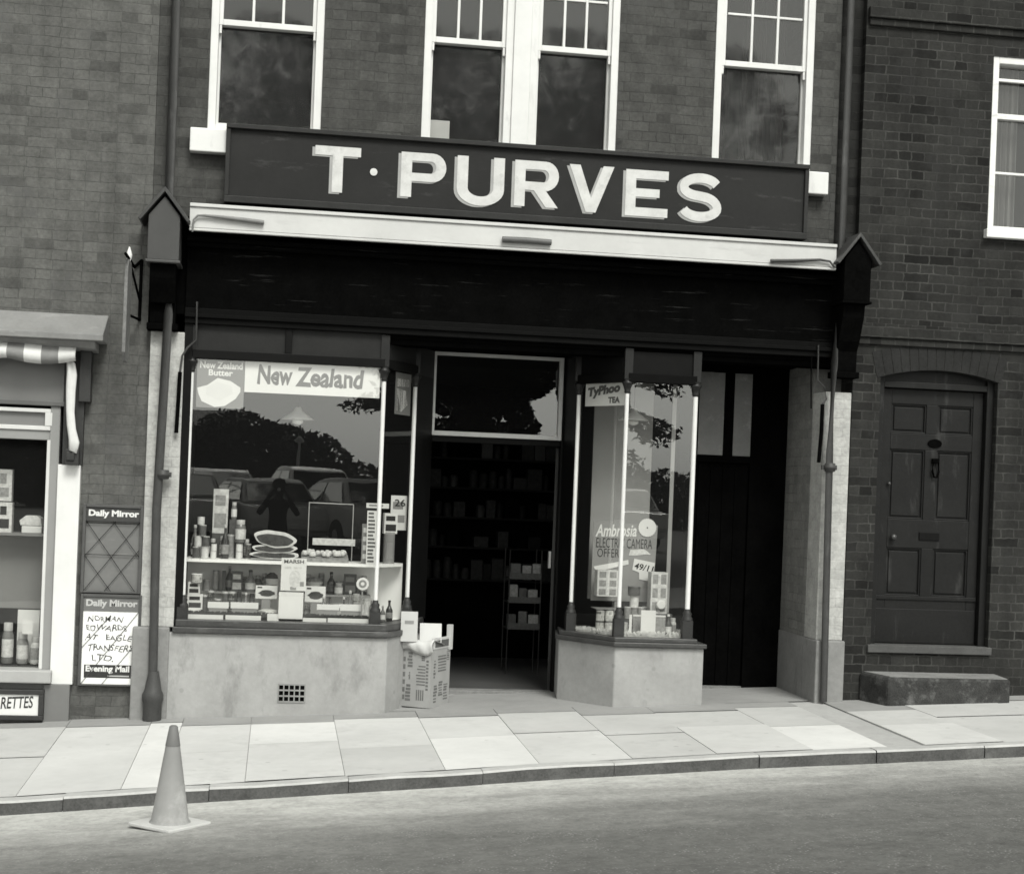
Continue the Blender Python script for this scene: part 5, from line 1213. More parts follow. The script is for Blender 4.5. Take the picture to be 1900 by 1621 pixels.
# --- stack of tins on the shelf at the left
h1 = 80 * s
zz1 = ZSH + h1 * 0.00405; k_ = (PX(410, 1000, y1) - PX(400, 1000, y1)) / 10
tin(320 + 178 * s, 58 * s, 88 * s, ZSH, y1, 'dark squat tin, left one of the bottom row of the tin stack', mats=(TIN, LABEL2))
tin(320 + 241 * s, 58 * s, 88 * s, ZSH, y1, 'pale squat tin, right one of the bottom row of the tin stack', mats=(TIN, LABEL1))
tin(320 + 188 * s, 56 * s, 80 * s, ZSH + 88 * s * k_, y1, 'tin in the middle row of the tin stack, left one of the pair', mats=(TIN, LABEL1))
tin(320 + 246 * s, 56 * s, 80 * s, ZSH + 88 * s * k_, y1, 'tin in the middle row of the tin stack, right one of the pair', mats=(TIN, LABEL2))
tin(320 + 218 * s, 58 * s, 84 * s, ZSH + 168 * s * k_, y1, 'single tin standing on top of the two middle tins', mats=(TIN, LABEL2))
tin(320 + 205 * s, 54 * s, 60 * s, ZSH + 252 * s * k_, y1, 'topmost pale tin of the stack on the shelf', mats=(TIN, LABEL1))
tin(320 + 307 * s, 42 * s, 54 * s, ZSH + 58 * s * k_, y1 + 0.02, 'small white pot standing on another pot beside the tin stack', 'pot', 'pot', (LID, CARD))
tin(320 + 305 * s, 44 * s, 58 * s, ZSH, y1 + 0.02, 'small white pot on the shelf beside the tin stack, under a second pot', 'pot', 'pot', (LID, CARD))
packet(320 + 345 * s, 110 * s, 330 * s, ZSH + 0.19, 0.50, 'tall pale display carton with a grid of print behind the tins', 'carton', 'carton', LABEL1, 0.05, 0, LABEL3)
o = box('carton', PX(zoomL(290, 400)[0], 1000, 0.5), PX(zoomL(400, 400)[0], 1000, 0.5), 0.49, 0.56, ZSH, ZSH + 0.19, LABEL2); tag(o, 'low dark carton carrying the tall display carton on the shelf', 'carton')
tin(320 + 388 * s, 60 * s, 255 * s, ZSH, 0.34, 'tall dark bottle with a grey label on the shelf near the tins', 'bottle', 'bottle', (DARKGLASS, LABEL3, LID), 'bottle')
tin(320 + 498 * s, 80 * s, 170 * s, ZSH + 0.125, 0.40, 'large jar of preserve with a pale label standing on two small white pots', 'jar', 'jar', (CLEAR, LABEL1, LID), 'jar')
tin(320 + 494 * s, 50 * s, 54 * s, ZSH, 0.40, 'lower small white pot under the large jar', 'pot', 'pot', (LID, CARD))
tin(320 + 494 * s, 52 * s, 60 * s, ZSH + 54 * s * k_ * 1.02, 0.40, 'upper small white pot directly under the large jar', 'pot', 'pot', (LID, CARD))
tin(320 + 445 * s, 42 * s, 130 * s, ZSH + 0.30, 0.52, 'jar with a white label on the rear stand behind the bottle', 'jar', 'jar', (CLEAR, CARD, LID), 'jar')
box('stand', PX(zoomL(415, 400)[0], 1000, 0.52), PX(zoomL(475, 400)[0], 1000, 0.52), 0.48, 0.56, ZSH, ZSH + 0.30, LABEL2); tag(bpy.data.objects['stand'], 'dark upright stand on the shelf carrying one white labelled jar', 'stand')
# --- bacon joints
def slab_meat(zx0, zx1, zy0, zy1, y, tilt, label):
    (xa, za) = P(*zoomL(zx0, (zy0 + zy1) / 2), y); (xb, zb2) = P(*zoomL(zx1, (zy0 + zy1) / 2), y)
    zt_ = PZ(*zoomL((zx0 + zx1) / 2, zy0), y); zl_ = PZ(*zoomL((zx0 + zx1) / 2, zy1), y)
    cx2, cz2 = (xa + xb) / 2, (zt_ + zl_) / 2; w2, h2 = (xb - xa) / 2, (zt_ - zl_) / 2
    o_ = [(1 + 0.05 * sin(2 * pi * a_ / 28 * 2 + zx0) + 0.035 * sin(2 * pi * a_ / 28 * 3 + zy0) + 0.030 * sin(2 * pi * a_ / 28 * 7 + zx1)) for a_ in range(28)]
    out = [(cx2 + w2 * o_[i] * cos(2 * pi * i / 28), cz2 + h2 * o_[i] * sin(2 * pi * i / 28) + tilt * cos(2 * pi * i / 28)) for i in range(28)]
    inn = [(cx2 + (p[0] - cx2) * 0.86 - w2 * 0.02, cz2 + (p[1] - cz2) * 0.70 - h2 * 0.10) for p in out]
    m_ = MB(); m_.k = 0; m_.prism(out, y, y + 0.05); m_.k = 1; m_.prism(inn, y - 0.004, y + 0.002)
    o = m_.build('bacon_joint', [FAT, MEAT], None, 0.006); tag(o, label, 'bacon')
slab_meat(580, 928, 640, 700, 0.26, 0.0, 'lowest pale rimmed slice of bacon in the pile on the shelf')
slab_meat(582, 925, 590, 655, 0.25, 0.004, 'middle slice of bacon in the pile on the shelf')
slab_meat(604, 905, 490, 618, 0.24, -0.02, 'big oval slice of bacon with a fat rim on top of the pile')
q = rz(950, 600, 1290, 705, 0.30)
m_ = MB(); m_.k = 0; m_.profile([(0.24, ZSH), (0.46, ZSH + 0.03), (0.46, ZSH + 0.06), (0.235, ZSH + 0.03)], q[0], q[1]); m_.k = 1
for i in range(26):
    xx = random.uniform(q[0] + 0.02, q[1] - 0.03); yy = random.uniform(0.25, 0.42); m_.lathe(xx, yy, [(0.016, ZSH + 0.02 + yy * 0.1), (0.024, ZSH + 0.035 + yy * 0.1), (0.012, ZSH + 0.055 + yy * 0.1)], 8)
o = m_.build('meat_tray', [LABEL3, FAT]); tag(o, 'long tray of small cuts of meat on the shelf beside the bacon', 'tray')
q = rz(1030, 545, 1340, 605, 0.48); box('price_rail', q[0], q[1], 0.47, 0.49, q[2], q[3], LABEL1); tag(bpy.data.objects['price_rail'], 'grey rail of price tickets behind the meat tray', 'price rail')
m_ = MB(); x, z = P(*zoomL(1000, 420), 0.48); m_.tube([(x, 0.48, ZSH), (x, 0.48, PZ(*zoomL(1000, 280), 0.48))], 0.004, 6).tube([(x, 0.48, PZ(*zoomL(1000, 285), 0.48)), (PX(*zoomL(1330, 300), 0.48), 0.48, PZ(*zoomL(1320, 300), 0.48))], 0.004, 6).tube([(PX(*zoomL(1330, 300), 0.48), 0.48, PZ(*zoomL(1320, 300), 0.48)), (PX(*zoomL(1330, 300), 0.48), 0.48, ZSH)], 0.004, 6)
o = m_.build('ticket_stand', TIN); tag(o, 'thin metal frame standing behind the meat tray', 'ticket stand')
# --- cards by the right hand column
ruler('price_list', (PX(*zoomL(1425, 600), 0.16), PX(*zoomL(1500, 600), 0.16), ZSH, PZ(*zoomL(1450, 345), 0.16)), 0.16, CARD, GREYINK, 'tall white price list card beside the column of the big window', 'price list', 14, 0.05)
q = rz(1425, 288, 1590, 330, 0.30); ruler('show_card', (q[0], q[1], q[2], q[3]), 0.30, CARD, MIDCARD, 'narrow wide card with dark print behind the tall price list', 'show card', 1)
q = rz(1395, 440, 1470, 720, 0.26); ruler('show_card', (q[0], q[1], ZSH, q[3]), 0.26, MIDCARD, CARD, 'dark grey show card with white lines left of the tall price list', 'show card', 4)
q = rz(1607, 232, 1722, 490, 0.50); o = ruler('show_card', (q[0], q[1], q[2], q[3]), 0.50, CARD, MIDCARD, 'tall white show card marked with a two figure price, in the splayed side window', 'show card', 2)
text('26', (q[0] + 0.03, q[1] - 0.02, q[3] - 0.085, q[3] - 0.03), 0.498, INK, 'lettering', o, 0.01)
q = rz(1545, 345, 1650, 515, 0.40); packet((zoomL(1600, 0)[0]), 100 * s, 150 * s, q[2], 0.40, 'white packet with a dark picture standing on a stout jar', 'packet', 'packet', CARD, 0.05, 0.2, INK)
tin(zoomL(1592, 0)[0], 84 * s, (q[2] - ZSH) / k_, ZSH, 0.42, 'stout grey jar carrying a white packet in the splayed side window', 'jar', 'jar', (LABEL3, MIDCARD, LID), 'tin')
# --- lower level on the display bed
def zat(zy, y): return PZ(*zoomL(800, zy), y)
yb = 0.14
def cup(zx, zw, zy0, zy1, label, z, mats): return tin(zoomL(zx, 0)[0], zw * s, (zy1 - zy0) * s, z, yb, label, 'bowl', 'bowl', mats)
PATT = brick('patterned_china', 0.72, 0.10, 0.72, 0.03, 0.03, 0.008, smooth=0.1, bmp=0.0, grime=0.0)
z0 = ZBED; zs_ = []
for zx, zw, hh, lab, mt in ((168, 108, 60, 'white cup at the bottom of the pile at the left end of the window bed', (CARD, PATT)), (182, 112, 112, 'white box with a black figure in the pile at the left end', (CARD, CARD)), (172, 86, 90, 'patterned bowl resting on the white box at the left end', (CARD, PATT)), (190, 84, 62, 'topmost patterned bowl of the pile at the left end', (CARD, PATT))):
    if 'box' in lab: packet(zoomL(zx, 0)[0], zw * s, hh * s, z0, yb, lab, 'box', 'carton', CARD, 0.08, 0, INK)
    else: cup(zx, zw, 0, hh, lab, z0, mt)
    z0 += hh * s * k_
tin(zoomL(262, 0)[0], 58 * s, 86 * s, zls, 0.36, 'striped tin on the low shelf beside the pile of bowls', mats=(TIN, LABEL3))
packet(zoomL(388, 0)[0], 26 * s, 150 * s, zls, 0.40, 'thin dark book-like packet upright on the low shelf', mat=LABEL2)
packet(zoomL(486, 0)[0], 80 * s, 150 * s, zls, 0.36, 'dark packet with a pale band on the low shelf, left of the bottle', mat=LABEL2, face_mat=LABEL1)
packet(zoomL(480, 0)[0], 82 * s, 108 * s, ZBED, 0.20, 'white packet standing below the dark packet on the window bed', mat=CARD, face_mat=LABEL1)
tin(zoomL(585, 0)[0], 76 * s, 165 * s, zls, 0.36, 'dimpled glass bottle on the low shelf, left of the centre poster', 'bottle', 'bottle', (CLEAR, LABEL1, INK), 'bottle')
def pie(zx, zw, zy0, zy1, z, y, label, mat=LABEL1, n='pie'):
    x = PX(zoomL(zx, 0)[0], 1050, y); r = zw * s * k_ / 2; h = (zy1 - zy0) * s * k_
    m_ = MB(); m_.k = 0; m_.lathe(x, y, [(r * 0.80, z), (r, z + h * 0.4), (r * 0.98, z + h * 0.5)], 20); m_.k = 1; m_.lathe(x, y, [(r * 0.9, z + h * 0.5), (r * 0.75, z + h * 0.8), (r * 0.3, z + h)], 20)
    o = m_.build(n, [CARD, mat]); tag(o, label, 'pie'); return z + h
z0 = pie(716, 130, 830, 890, zls, 0.40, 'pie in a pale dish on the low shelf, left of the centre poster'); pie(735, 104, 740, 830, z0, 0.40, 'dark topped pie on another pie, left of the centre poster', LABEL2)
z0 = pie(1050, 135, 835, 890, zls, 0.40, 'pie in a pale dish on the low shelf, right of the centre poster'); pie(1052, 120, 765, 835, z0, 0.40, 'flat grey pie on another pie, right of the centre poster', LABEL3)
def picture_card(zx0, zx1, zy0, zy1, y, label):
    q = rz(zx0, zy0, zx1, zy1, y); o = sheet('recipe_card', (q[0], q[1], q[2], q[3]), y, CARD, label, 'card', 0.004)
    w_, h_ = q[1] - q[0], q[3] - q[2]; m_ = MB()
    m_.prism([(q[0] + w_ * (0.52 + 0.36 * cos(a_ * pi / 9) * (1 + 0.15 * sin(a_ * 2.3))), q[2] + h_ * (0.42 + 0.25 * sin(a_ * pi / 9))) for a_ in range(18)], y - 0.0012, y - 0.0002); m_.build('picture', MEAT, o)
    m_ = MB(); m_.box(q[0] + w_ * 0.08, q[0] + w_ * 0.3, y - 0.001, y - 0.0002, q[3] - h_ * 0.2, q[3] - h_ * 0.1); m_.build('heading', INK, o)
    MB().box(q[0] + w_ * 0.3, q[1] - w_ * 0.3, y + 0.004, y + 0.03, ZBED, q[2] + h_ * 0.3).build('prop', MIDCARD, o)
picture_card(612, 768, 892, 993, 0.20, 'white recipe card with a dark picture, left of the centre poster')
picture_card(975, 1122, 897, 1018, 0.20, 'white recipe card with a dark picture, right of the centre poster')
q = rz(802, 690, 978, 935, 0.020); o = sheet('show_poster', q, 0.020, CARD, 'white poster with a picture of a man, hung in the middle of the big window', 'poster')
text('MARSH', (q[0] + 0.02, q[1] - 0.02, q[3] - 0.04, q[3] - 0.012), 0.0195, GREYINK, 'lettering', o, 0.02); MB().box(q[0] + 0.025, q[0] + 0.075, 0.0188, 0.0198, q[3] - 0.082, q[3] - 0.064).box(q[0] + 0.092, q[1] - 0.035, 0.0188, 0.0198, q[3] - 0.082, q[3] - 0.064).build('print', LABEL1, o)
w_, h_ = q[1] - q[0], q[3] - q[2]; m_ = MB(); m_.k = 0; m_.prism([(q[0] + w_ * (0.56 + 0.24 * cos(a_ * pi / 9)), q[2] + h_ * (0.36 + 0.27 * sin(a_ * pi / 9))) for a_ in range(18)], 0.0188, 0.0198); m_.k = 1; m_.box(q[0] + w_ * 0.38, q[0] + w_ * 0.62, 0.0190, 0.0199, q[2] + 0.006, q[2] + h_ * 0.12); m_.box(q[0] + w_ * .76, q[0] + w_ * .92, 0.0186, 0.0196, q[2] + h_ * .14, q[2] + h_ * .28); m_.build('picture', [LABEL1, LABEL3], o)
q = rz(783, 940, 955, 1142, 0.022); o = sheet('blank_card', q, 0.022, CARD, 'blank white card propped against the glass under the centre poster', 'card', 0.003)
tin(zoomL(1178, 0)[0], 62 * s, 165 * s, zls, 0.38, 'dark sauce bottle on the low shelf, right of the centre poster', 'bottle', 'bottle', (DARKGLASS, LABEL2, INK), 'bottle')
tin(zoomL(1232, 0)[0], 66 * s, 120 * s, ZBED, 0.20, 'jar with a white label standing on the window bed, right of the recipe card', 'jar', 'jar', (CLEAR, CARD, CARD), 'jar')
tin(zoomL(1235, 0)[0], 62 * s, 90 * s, zls, 0.34, 'grey jar on the low shelf beside the sauce bottle', 'jar', 'jar', (LABEL3, LABEL1, LID), 'jar')
packet(zoomL(1318, 0)[0], 92 * s, 150 * s, zls, 0.40, 'big black packet on the low shelf near the right column', mat=LABEL2, face_mat=MIDCARD)
x, z = P(*zoomL(1397, 882), 0.05); m_ = MB(); m_.k = 0; m_.prism([(x + (0.046 + 0.004 * (a_ % 2)) * cos(a_ * pi / 18), z + (0.046 + 0.004 * (a_ % 2)) * sin(a_ * pi / 18)) for a_ in range(36)], 0.05, 0.055); m_.k = 1; m_.prism([(x + 0.030 * cos(a_ * pi / 10), z + 0.030 * sin(a_ * pi / 10)) for a_ in range(20)], 0.048, 0.05); m_.k = 0; m_.prism([(x + 0.014 * cos(a_ * pi / 10), z + 0.014 * sin(a_ * pi / 10)) for a_ in range(20)], 0.046, 0.048)
m_.k = 1; m_.box(x - 0.006, x + 0.006, 0.055, 0.065, ZBED, z)
o = m_.build('rosette', [CARD, MIDCARD]); tag(o, 'round white rosette with a grey ring near the right column of the big window', 'rosette')
tin(zoomL(1388, 0)[0], 34 * s, 60 * s, zls + 0.05, 0.42, 'small dark jar above the round rosette', 'jar', 'jar', (LABEL2, LABEL2, LID), 'jar')
tin(zoomL(1395, 0)[0], 74 * s, 130 * s, ZBED, 0.16, 'pale tub standing on the window bed under the rosette', 'tub', 'tub', (LID, LABEL1))
x = PX(zoomL(710, 0)[0], 1110, 0.16); m_ = MB(); m_.lathe(x, 0.16, [(0.05, ZBED), (0.085, ZBED + 0.035), (0.09, ZBED + 0.06), (0.05, ZBED + 0.075)], 20); o = m_.build('bowl', PATT); tag(o, 'wide patterned bowl on the window bed left of the blank card', 'bowl')
for zx0, zx1, zy0, zy1, y_, lab in ((260, 412, 1012, 1062, 0.10, 'white price strip standing at the left of the front row'), (428, 630, 1015, 1066, 0.10, 'second white price strip of the front row, left of the patterned bowl'), (1062, 1224, 1030, 1076, 0.10, 'white price strip of the front row, right of the blank card'), (1232, 1395, 1030, 1084, 0.10, 'white price strip at the right end of the front row')):
    q = rz(zx0, zy0, zx1, zy1, y_); o = box('price_strip', q[0], q[1], y_, y_ + 0.004, q[2], q[3], CARD); tag(o, lab, 'price strip')
    MB().box(q[0] + 0.01, q[1] - 0.01, y_ + 0.004, y_ + 0.03, ZBED, q[2] + 0.01).build('prop', MIDCARD, o)
for zx0, zx1, zy0, zy1, lab in ((115, 372, 1104, 1134, 'low white edging strip at the left foot of the big window'), (390, 650, 1110, 1138, 'low white edging strip, second from the left column'), (697, 780, 1100, 1124, 'short white edging strip beside the blank card'), (958, 1130, 1130, 1152, 'low white edging strip just right of the blank card'), (1140, 1440, 1132, 1156, 'low white edging strip ending at the right column')):
    q = rz(zx0, zy0, zx1, zy1, 0.032); o = box('edging_strip', q[0], q[1], 0.030, 0.034, ZBED, q[3], CARD); tag(o, lab, 'edging strip')
# dark ruffled greenery along the front of the bed
gm = MB(); xx = A0[0] + 0.05
while xx < A1[0] - 0.05:
    for _ in range(7):
        bx0_ = xx + random.uniform(-0.01, 0.01); by = random.uniform(0.045, 0.085); h = random.uniform(0.030, 0.062); dx = random.uniform(-0.012, 0.012); w2 = random.uniform(0.004, 0.009)
        gm.face([(bx0_ - w2, by, ZBED), (bx0_ + w2, by, ZBED), (bx0_ + w2 + dx, by - 0.01, ZBED + h), (bx0_ - w2 + dx, by - 0.012, ZBED + h * 0.9)])
    xx += 0.010
tag(gm.build('greenery', paint('garnish', 0.035, 0.7, 0.4, 60, 0.3, 0)), kind='stuff')
tin(zoomL(1565, 0)[0], 40 * s, 120 * s, ZBED, 0.22, 'clear bottle in the splayed corner of the window bed', 'bottle', 'bottle', (CLEAR, CARD, LID), 'bottle')
tin(zoomL(1612, 0)[0], 52 * s, 150 * s, ZBED, 0.32, 'dark bottle in the splayed corner of the window bed', 'bottle', 'bottle', (DARKGLASS, LABEL3, INK), 'bottle')


# more stock: rear row on the shelf, and the gaps of the lower levels
ORD = ('first', 'second', 'third', 'fourth', 'fifth', 'sixth', 'seventh', 'eighth', 'ninth', 'tenth', 'eleventh', 'twelfth')
PRINTA = brick('printed_label_pale', 0.10, 0.62, 0.58, 0.021, 0.014, 0.006, smooth=0.1, bmp=0.0, grime=0.0, odd=0.0)
PRINTB = brick('printed_label_dark', 0.03, 0.30, 0.06, 0.026, 0.017, 0.006, smooth=0.1, bmp=0.0, grime=0.0, odd=0.0)
mixm = ((TIN, PRINTB), (TIN, PRINTA), (CLEAR, PRINTA, LID), (TIN, LABEL2), (TIN, LABEL1), (CLEAR, LABEL1, LID), (DARKGLASS, LABEL3, LID), (CLEAR, LABEL3, LID), (TIN, LABEL3), (DARKGLASS, LABEL1, INK))
def fill(zxs, zb_, y_, what, hs_, ws_):
    for i, zx in enumerate(zxs):
        mt = random.choice(mixm); sh_k = 'tin' if mt[0] is TIN else random.choice(('jar', 'bottle'))
        nm = {'tin': 'tin', 'jar': 'jar', 'bottle': 'bottle'}[sh_k]
        tin(zoomL(zx, 0)[0], random.uniform(*ws_) * s, random.uniform(*hs_) * s * (1.25 if sh_k == 'bottle' else 1), zb_, y_, '%s %s' % (nm, what % ORD[i]), nm, nm, mt, sh_k)
fill((165, 222, 282, 335, 440, 545), ZSH, 0.56, 'in the rear row of the shelf, %s from the left', (110, 200), (46, 64))
fill((268, 330, 345, 555, 640), ZBED, 0.30, 'standing low on the window bed left of the poster, %s from the left', (70, 110), (40, 58))
fill((1010, 1140, 1290, 1345, 1450), ZBED, 0.30, 'standing low on the window bed right of the poster, %s from the left', (70, 115), (44, 60))
fill((252, 300, 352, 404, 452, 505, 556, 600), ZBED, 0.20, 'in the middle row left of the poster, %s from the left', (135, 205), (42, 54))
fill((1128, 1172, 1276, 1322, 1368, 1440, 1480), ZBED, 0.20, 'in the middle row right of the poster, %s from the left', (135, 205), (40, 52))
fill((160, 232, 300, 372, 430, 500, 560), ZSH, 0.44, 'in the row just behind the tin stack, %s from the left', (110, 190), (40, 54))
fill((330, 430, 535, 640, 690), zls, 0.48, 'at the back of the low shelf left of the poster, %s from the left', (90, 150), (40, 56))
fill((1010, 1105, 1205, 1265, 1350, 1420), zls, 0.48, 'at the back of the low shelf right of the poster, %s from the left', (90, 150), (40, 56))

# ================================================================== RIGHT BAY WINDOW
def on_bay(u, z, off=0.010):
    ex_, ey_ = B1[0] - B2[0], B1[1] - B2[1]; n_ = Vector((-ey_, ex_)).normalized()
    return (B2[0] + ex_ * u + n_.x * off, B2[1] + ey_ * u + n_.y * off, z)
za_, zb_ = PZ(1118, 753, 0.25), PZ(1118, 705, 0.25)
tsn = MB(); tsn.face([on_bay(.12, za_), on_bay(.95, za_), on_bay(.95, zb_), on_bay(.12, zb_)])
ts = tsn.build('tea_sign', BANNER); so_ = ts.modifiers.new('t', 'SOLIDIFY'); so_.thickness = 0.001; tag(ts, 'small pale sign with slanting tea lettering in the angled pane of the right bay', 'sign')
def bay_text(s_, u0, u1, z0_, z1_, bold, shear, slope):
    xa = on_bay(u0, 0, 0.008); xb = on_bay(u1, 0, 0.008)
    fy = lambda X, Z: xa[1] + (X - xa[0]) / (xb[0] - xa[0]) * (xb[1] - xa[1])
    text(s_, (xa[0], xb[0], z0_, z1_), 0, GREYINK, 'lettering', ts, bold, shear, 0.0005, 0, slope, yfun=fy)
hh = zb_ - za_
bay_text('TyPhoo', .17, .84, za_ + hh * .34, za_ + hh * .80, 0.065, 0.1, 0.035); bay_text('TEA', .60, .84, za_ + hh * .10, za_ + hh * .34, 0.05, 0, 0)
def zr_(zx, zy, y): return P(*zoomR(zx, zy), y)
k2 = (PX(1210, 1100, 0.3) - PX(1200, 1100, 0.3)) / 10; s2 = 0.25297
YA = 0.52
q = rect_px(zoomR(322, 180), zoomR(780, 560), YA); q = (q[0], q[1], PZ(*zoomR(500, 770), YA), q[3])
am = thing('camera_poster', 'grey pudding poster with a camera offer, standing in the right bay window', 'poster', (q[0], YA, ZBED2))
m_ = MB(); m_.prism([(q[0] + 0.0, q[2]), (q[1] - 0.02, q[2]), (q[1], q[3] - 0.02), (q[0], q[3])], YA, YA + 0.004); m_.box(q[0] + 0.2, q[0] + 0.25, YA + 0.004, YA + 0.1, ZBED2, q[2] + 0.2); m_.build('card', paint('poster_mid', 0.24, 0.6, 0.05), am)
def rt(zx0, zx1, zy0, zy1): a_ = zr_(zx0, zy1, YA); b_ = zr_(zx1, zy0, YA); return (a_[0], b_[0], a_[1], b_[1])
text('Ambrosia', rt(335, 640, 212, 292), YA - 0.001, CARD, 'lettering', am, 0.022, 0.22, 0.001, 0, 0.01)
text('ELECTRIC CAMERA', rt(340, 752, 318, 375), YA - 0.001, DARKGREY, 'lettering', am, -0.005, 0, 0.001, 0, 0.0)
text('OFFER', rt(348, 510, 388, 445), YA - 0.001, DARKGREY, 'lettering', am, -0.005, 0, 0.001)
m_ = MB(); m_.prism([zr_(580, 434, YA), zr_(592, 394, YA), zr_(690, 388, YA), zr_(712, 402, YA), zr_(742, 430, YA), zr_(690, 428, YA), zr_(640, 436, YA)], YA - 0.003, YA - 0.001); m_.build('brush_stroke', LABEL1, am)
x, z = zr_(715, 232, YA); m_ = MB(); m_.prism([(x + (0.072 + 0.004 * (a_ % 2)) * cos(a_ * pi / 24), z + (0.072 + 0.004 * (a_ % 2)) * sin(a_ * pi / 24)) for a_ in range(48)], YA - 0.006, YA - 0.001); o = m_.build('sunburst', CARD, am)
m_ = MB(); m_.prism([(x + 0.006 * cos(a_ * pi / 5), z + 0.006 * sin(a_ * pi / 5)) for a_ in range(10)], YA - 0.0085, YA - 0.0062); m_.build('centre_dot', INK, o)
m_ = MB(); m_.prism([zr_(320, 515, YA), zr_(575, 468, YA), zr_(578, 500, YA), zr_(340, 555, YA)], YA - 0.005, YA - 0.002); m_.build('streamer', CARD, am)
m_ = MB(); m_.prism([zr_(605, 540, YA), zr_(620, 458, YA), zr_(772, 490, YA), zr_(745, 628, YA), zr_(655, 610, YA), zr_(655, 560, YA)], YA - 0.005, YA - 0.002); o = m_.build('price_flash', CARD, am)
text('49/11', rt(618, 762, 503, 545), YA - 0.0055, INK, 'lettering', o, 0.02, 0.1, 0.0006, -0.17)
# cartons and tins round it
def carton_r(zx, zw, zy0, zy1, y, label, base=None, n=3):
    x = PX(zoomR(zx, 0)[0], 1080, y); w2 = zw * s2 * k2 / 2; z0_ = PZ(*zoomR(zx, zy1), y) if base is None else base; z1_ = PZ(*zoomR(zx, zy0), y)
    m_ = MB(); m_.k = 0; m_.box(x - w2, x + w2, y, y + 0.12, z0_, z1_); m_.k = 1
    for i in range(2):
        for j in range(n):
            xa = x - w2 + 2 * w2 * (i + .18) / 2; za2 = z0_ + (z1_ - z0_) * (j + .15) / n; m_.box(xa, xa + w2 * 0.66, y - 0.001, y, za2, za2 + (z1_ - z0_) / n * .7)
    o = m_.build('carton', [LABEL1, LABEL3]); tag(o, label, 'carton')
carton_r(425, 150, 545, 735, 0.30, 'pale carton printed with dark figures resting on the white tins in the right bay')
carton_r(805, 120, 560, 748, 0.34, 'grey carton with small squares of print at the right side of the bay', ZBED2 + 0.16)
o = box('plinth_box', PX(zoomR(715, 0)[0], 1130, .34), PX(zoomR(900, 0)[0], 1130, .34), 0.335, 0.47, ZBED2, ZBED2 + 0.16, LABEL2); tag(o, 'dark box under the grey carton at the right side of the bay', 'box')
for i, (zx, row) in enumerate(((374, 1), (440, 1), (372, 0), (438, 0))):
    hh = 85 * s2 * k2
    tin(zoomR(zx, 0)[0], 62 * s2, 85 * s2, ZBED2 + row * hh, 0.25, ('left' if zx < 400 else 'right') + (' white tin of the upper pair' if row else ' white tin of the lower pair') + ' under the printed carton in the bay', mats=(LABEL2, PATT), py=1120)
o = box('shelf_board', PX(zoomR(340, 0)[0], 1100, .25) , PX(zoomR(505, 0)[0], 1100, .25), 0.22, 0.44, ZBED2 + 2 * hh, ZBED2 + 2 * hh + 0.006, MIDCARD); tag(o, 'thin board lying on the four white tins in the bay', 'board')
tin(zoomR(618, 0)[0], 92 * s2, 65 * s2, ZBED2 + 0.30, 0.36, 'dark lidded tin at the top of the middle pile in the bay', mats=(LABEL2, LABEL2), py=1100)
tin(zoomR(622, 0)[0], 64 * s2, 100 * s2, ZBED2 + 0.20, 0.36, 'pale tin under the dark lidded tin in the middle pile of the bay', mats=(TIN, LABEL1), py=1100)
for zx, lab in ((575, 'left'), (622, 'centre'), (670, 'right')):
    tin(zoomR(zx, 0)[0], 52 * s2, 84 * s2, ZBED2 + 0.115, 0.36, '%s tin of the row of three in the middle pile of the bay' % lab, mats=(TIN, LABEL3), py=1110)
o = box('display_stand', PX(zoomR(540, 0)[0], 1130, .36), PX(zoomR(705, 0)[0], 1130, .36), 0.32, 0.42, ZBED2, ZBED2 + 0.113, LABEL2); tag(o, 'low dark stand under the row of three tins in the bay', 'stand')
tin(zoomR(872, 0)[0], 50 * s2, 150 * s2, ZBED2, 0.22, 'small pale bottle with a white top at the right corner of the bay', 'bottle', 'bottle', (LABEL2, LABEL1, CARD), 'bottle', py=1140)
tin(zoomR(905, 0)[0], 48 * s2, 120 * s2, ZBED2, 0.28, 'ringed jar behind the small pale bottle in the right corner of the bay', 'jar', 'jar', (LABEL1, LABEL3, LID), 'jar', py=1140)
x, z = zr_(822, 800, 0.30); m_ = MB(); m_.lathe(0, 0, [(0.036, 0), (0.040, 0.006), (0.028, 0.01)], 20); m_.v = [(x + a_, 0.325 - c_, z + b_) for a_, b_, c_ in m_.v]; o = m_.build('round_label', CARD); tag(o, 'round white label fixed to the dark box in the bay', 'label')
q = rect_px(zoomR(672, 836), zoomR(775, 958), 0.10); o = sheet('blank_card', (q[0], q[1], ZBED2, q[3]), 0.10, CARD, 'blank white card standing on the bed of the right bay', 'card', 0.003)
q = rect_px(zoomR(585, 868), zoomR(602, 930), 0.12); o = sheet('price_ticket', (q[0], q[1], ZBED2, q[3]), 0.12, CARD, 'narrow white price ticket left of the blank card in the right bay', 'price ticket', 0.003)
q = rect_px(zoomR(612, 868), zoomR(850, 884), 0.20); o = box('price_strip', q[0], q[1], 0.20, 0.21, ZBED2, q[3], LABEL3); tag(o, 'low grey strip behind the blank card in the right bay', 'price strip')
MB().box(q[0], q[1], 0.198, 0.2, q[3] - 0.014, q[3]).build('white_edge', CARD, o)
gm = MB()
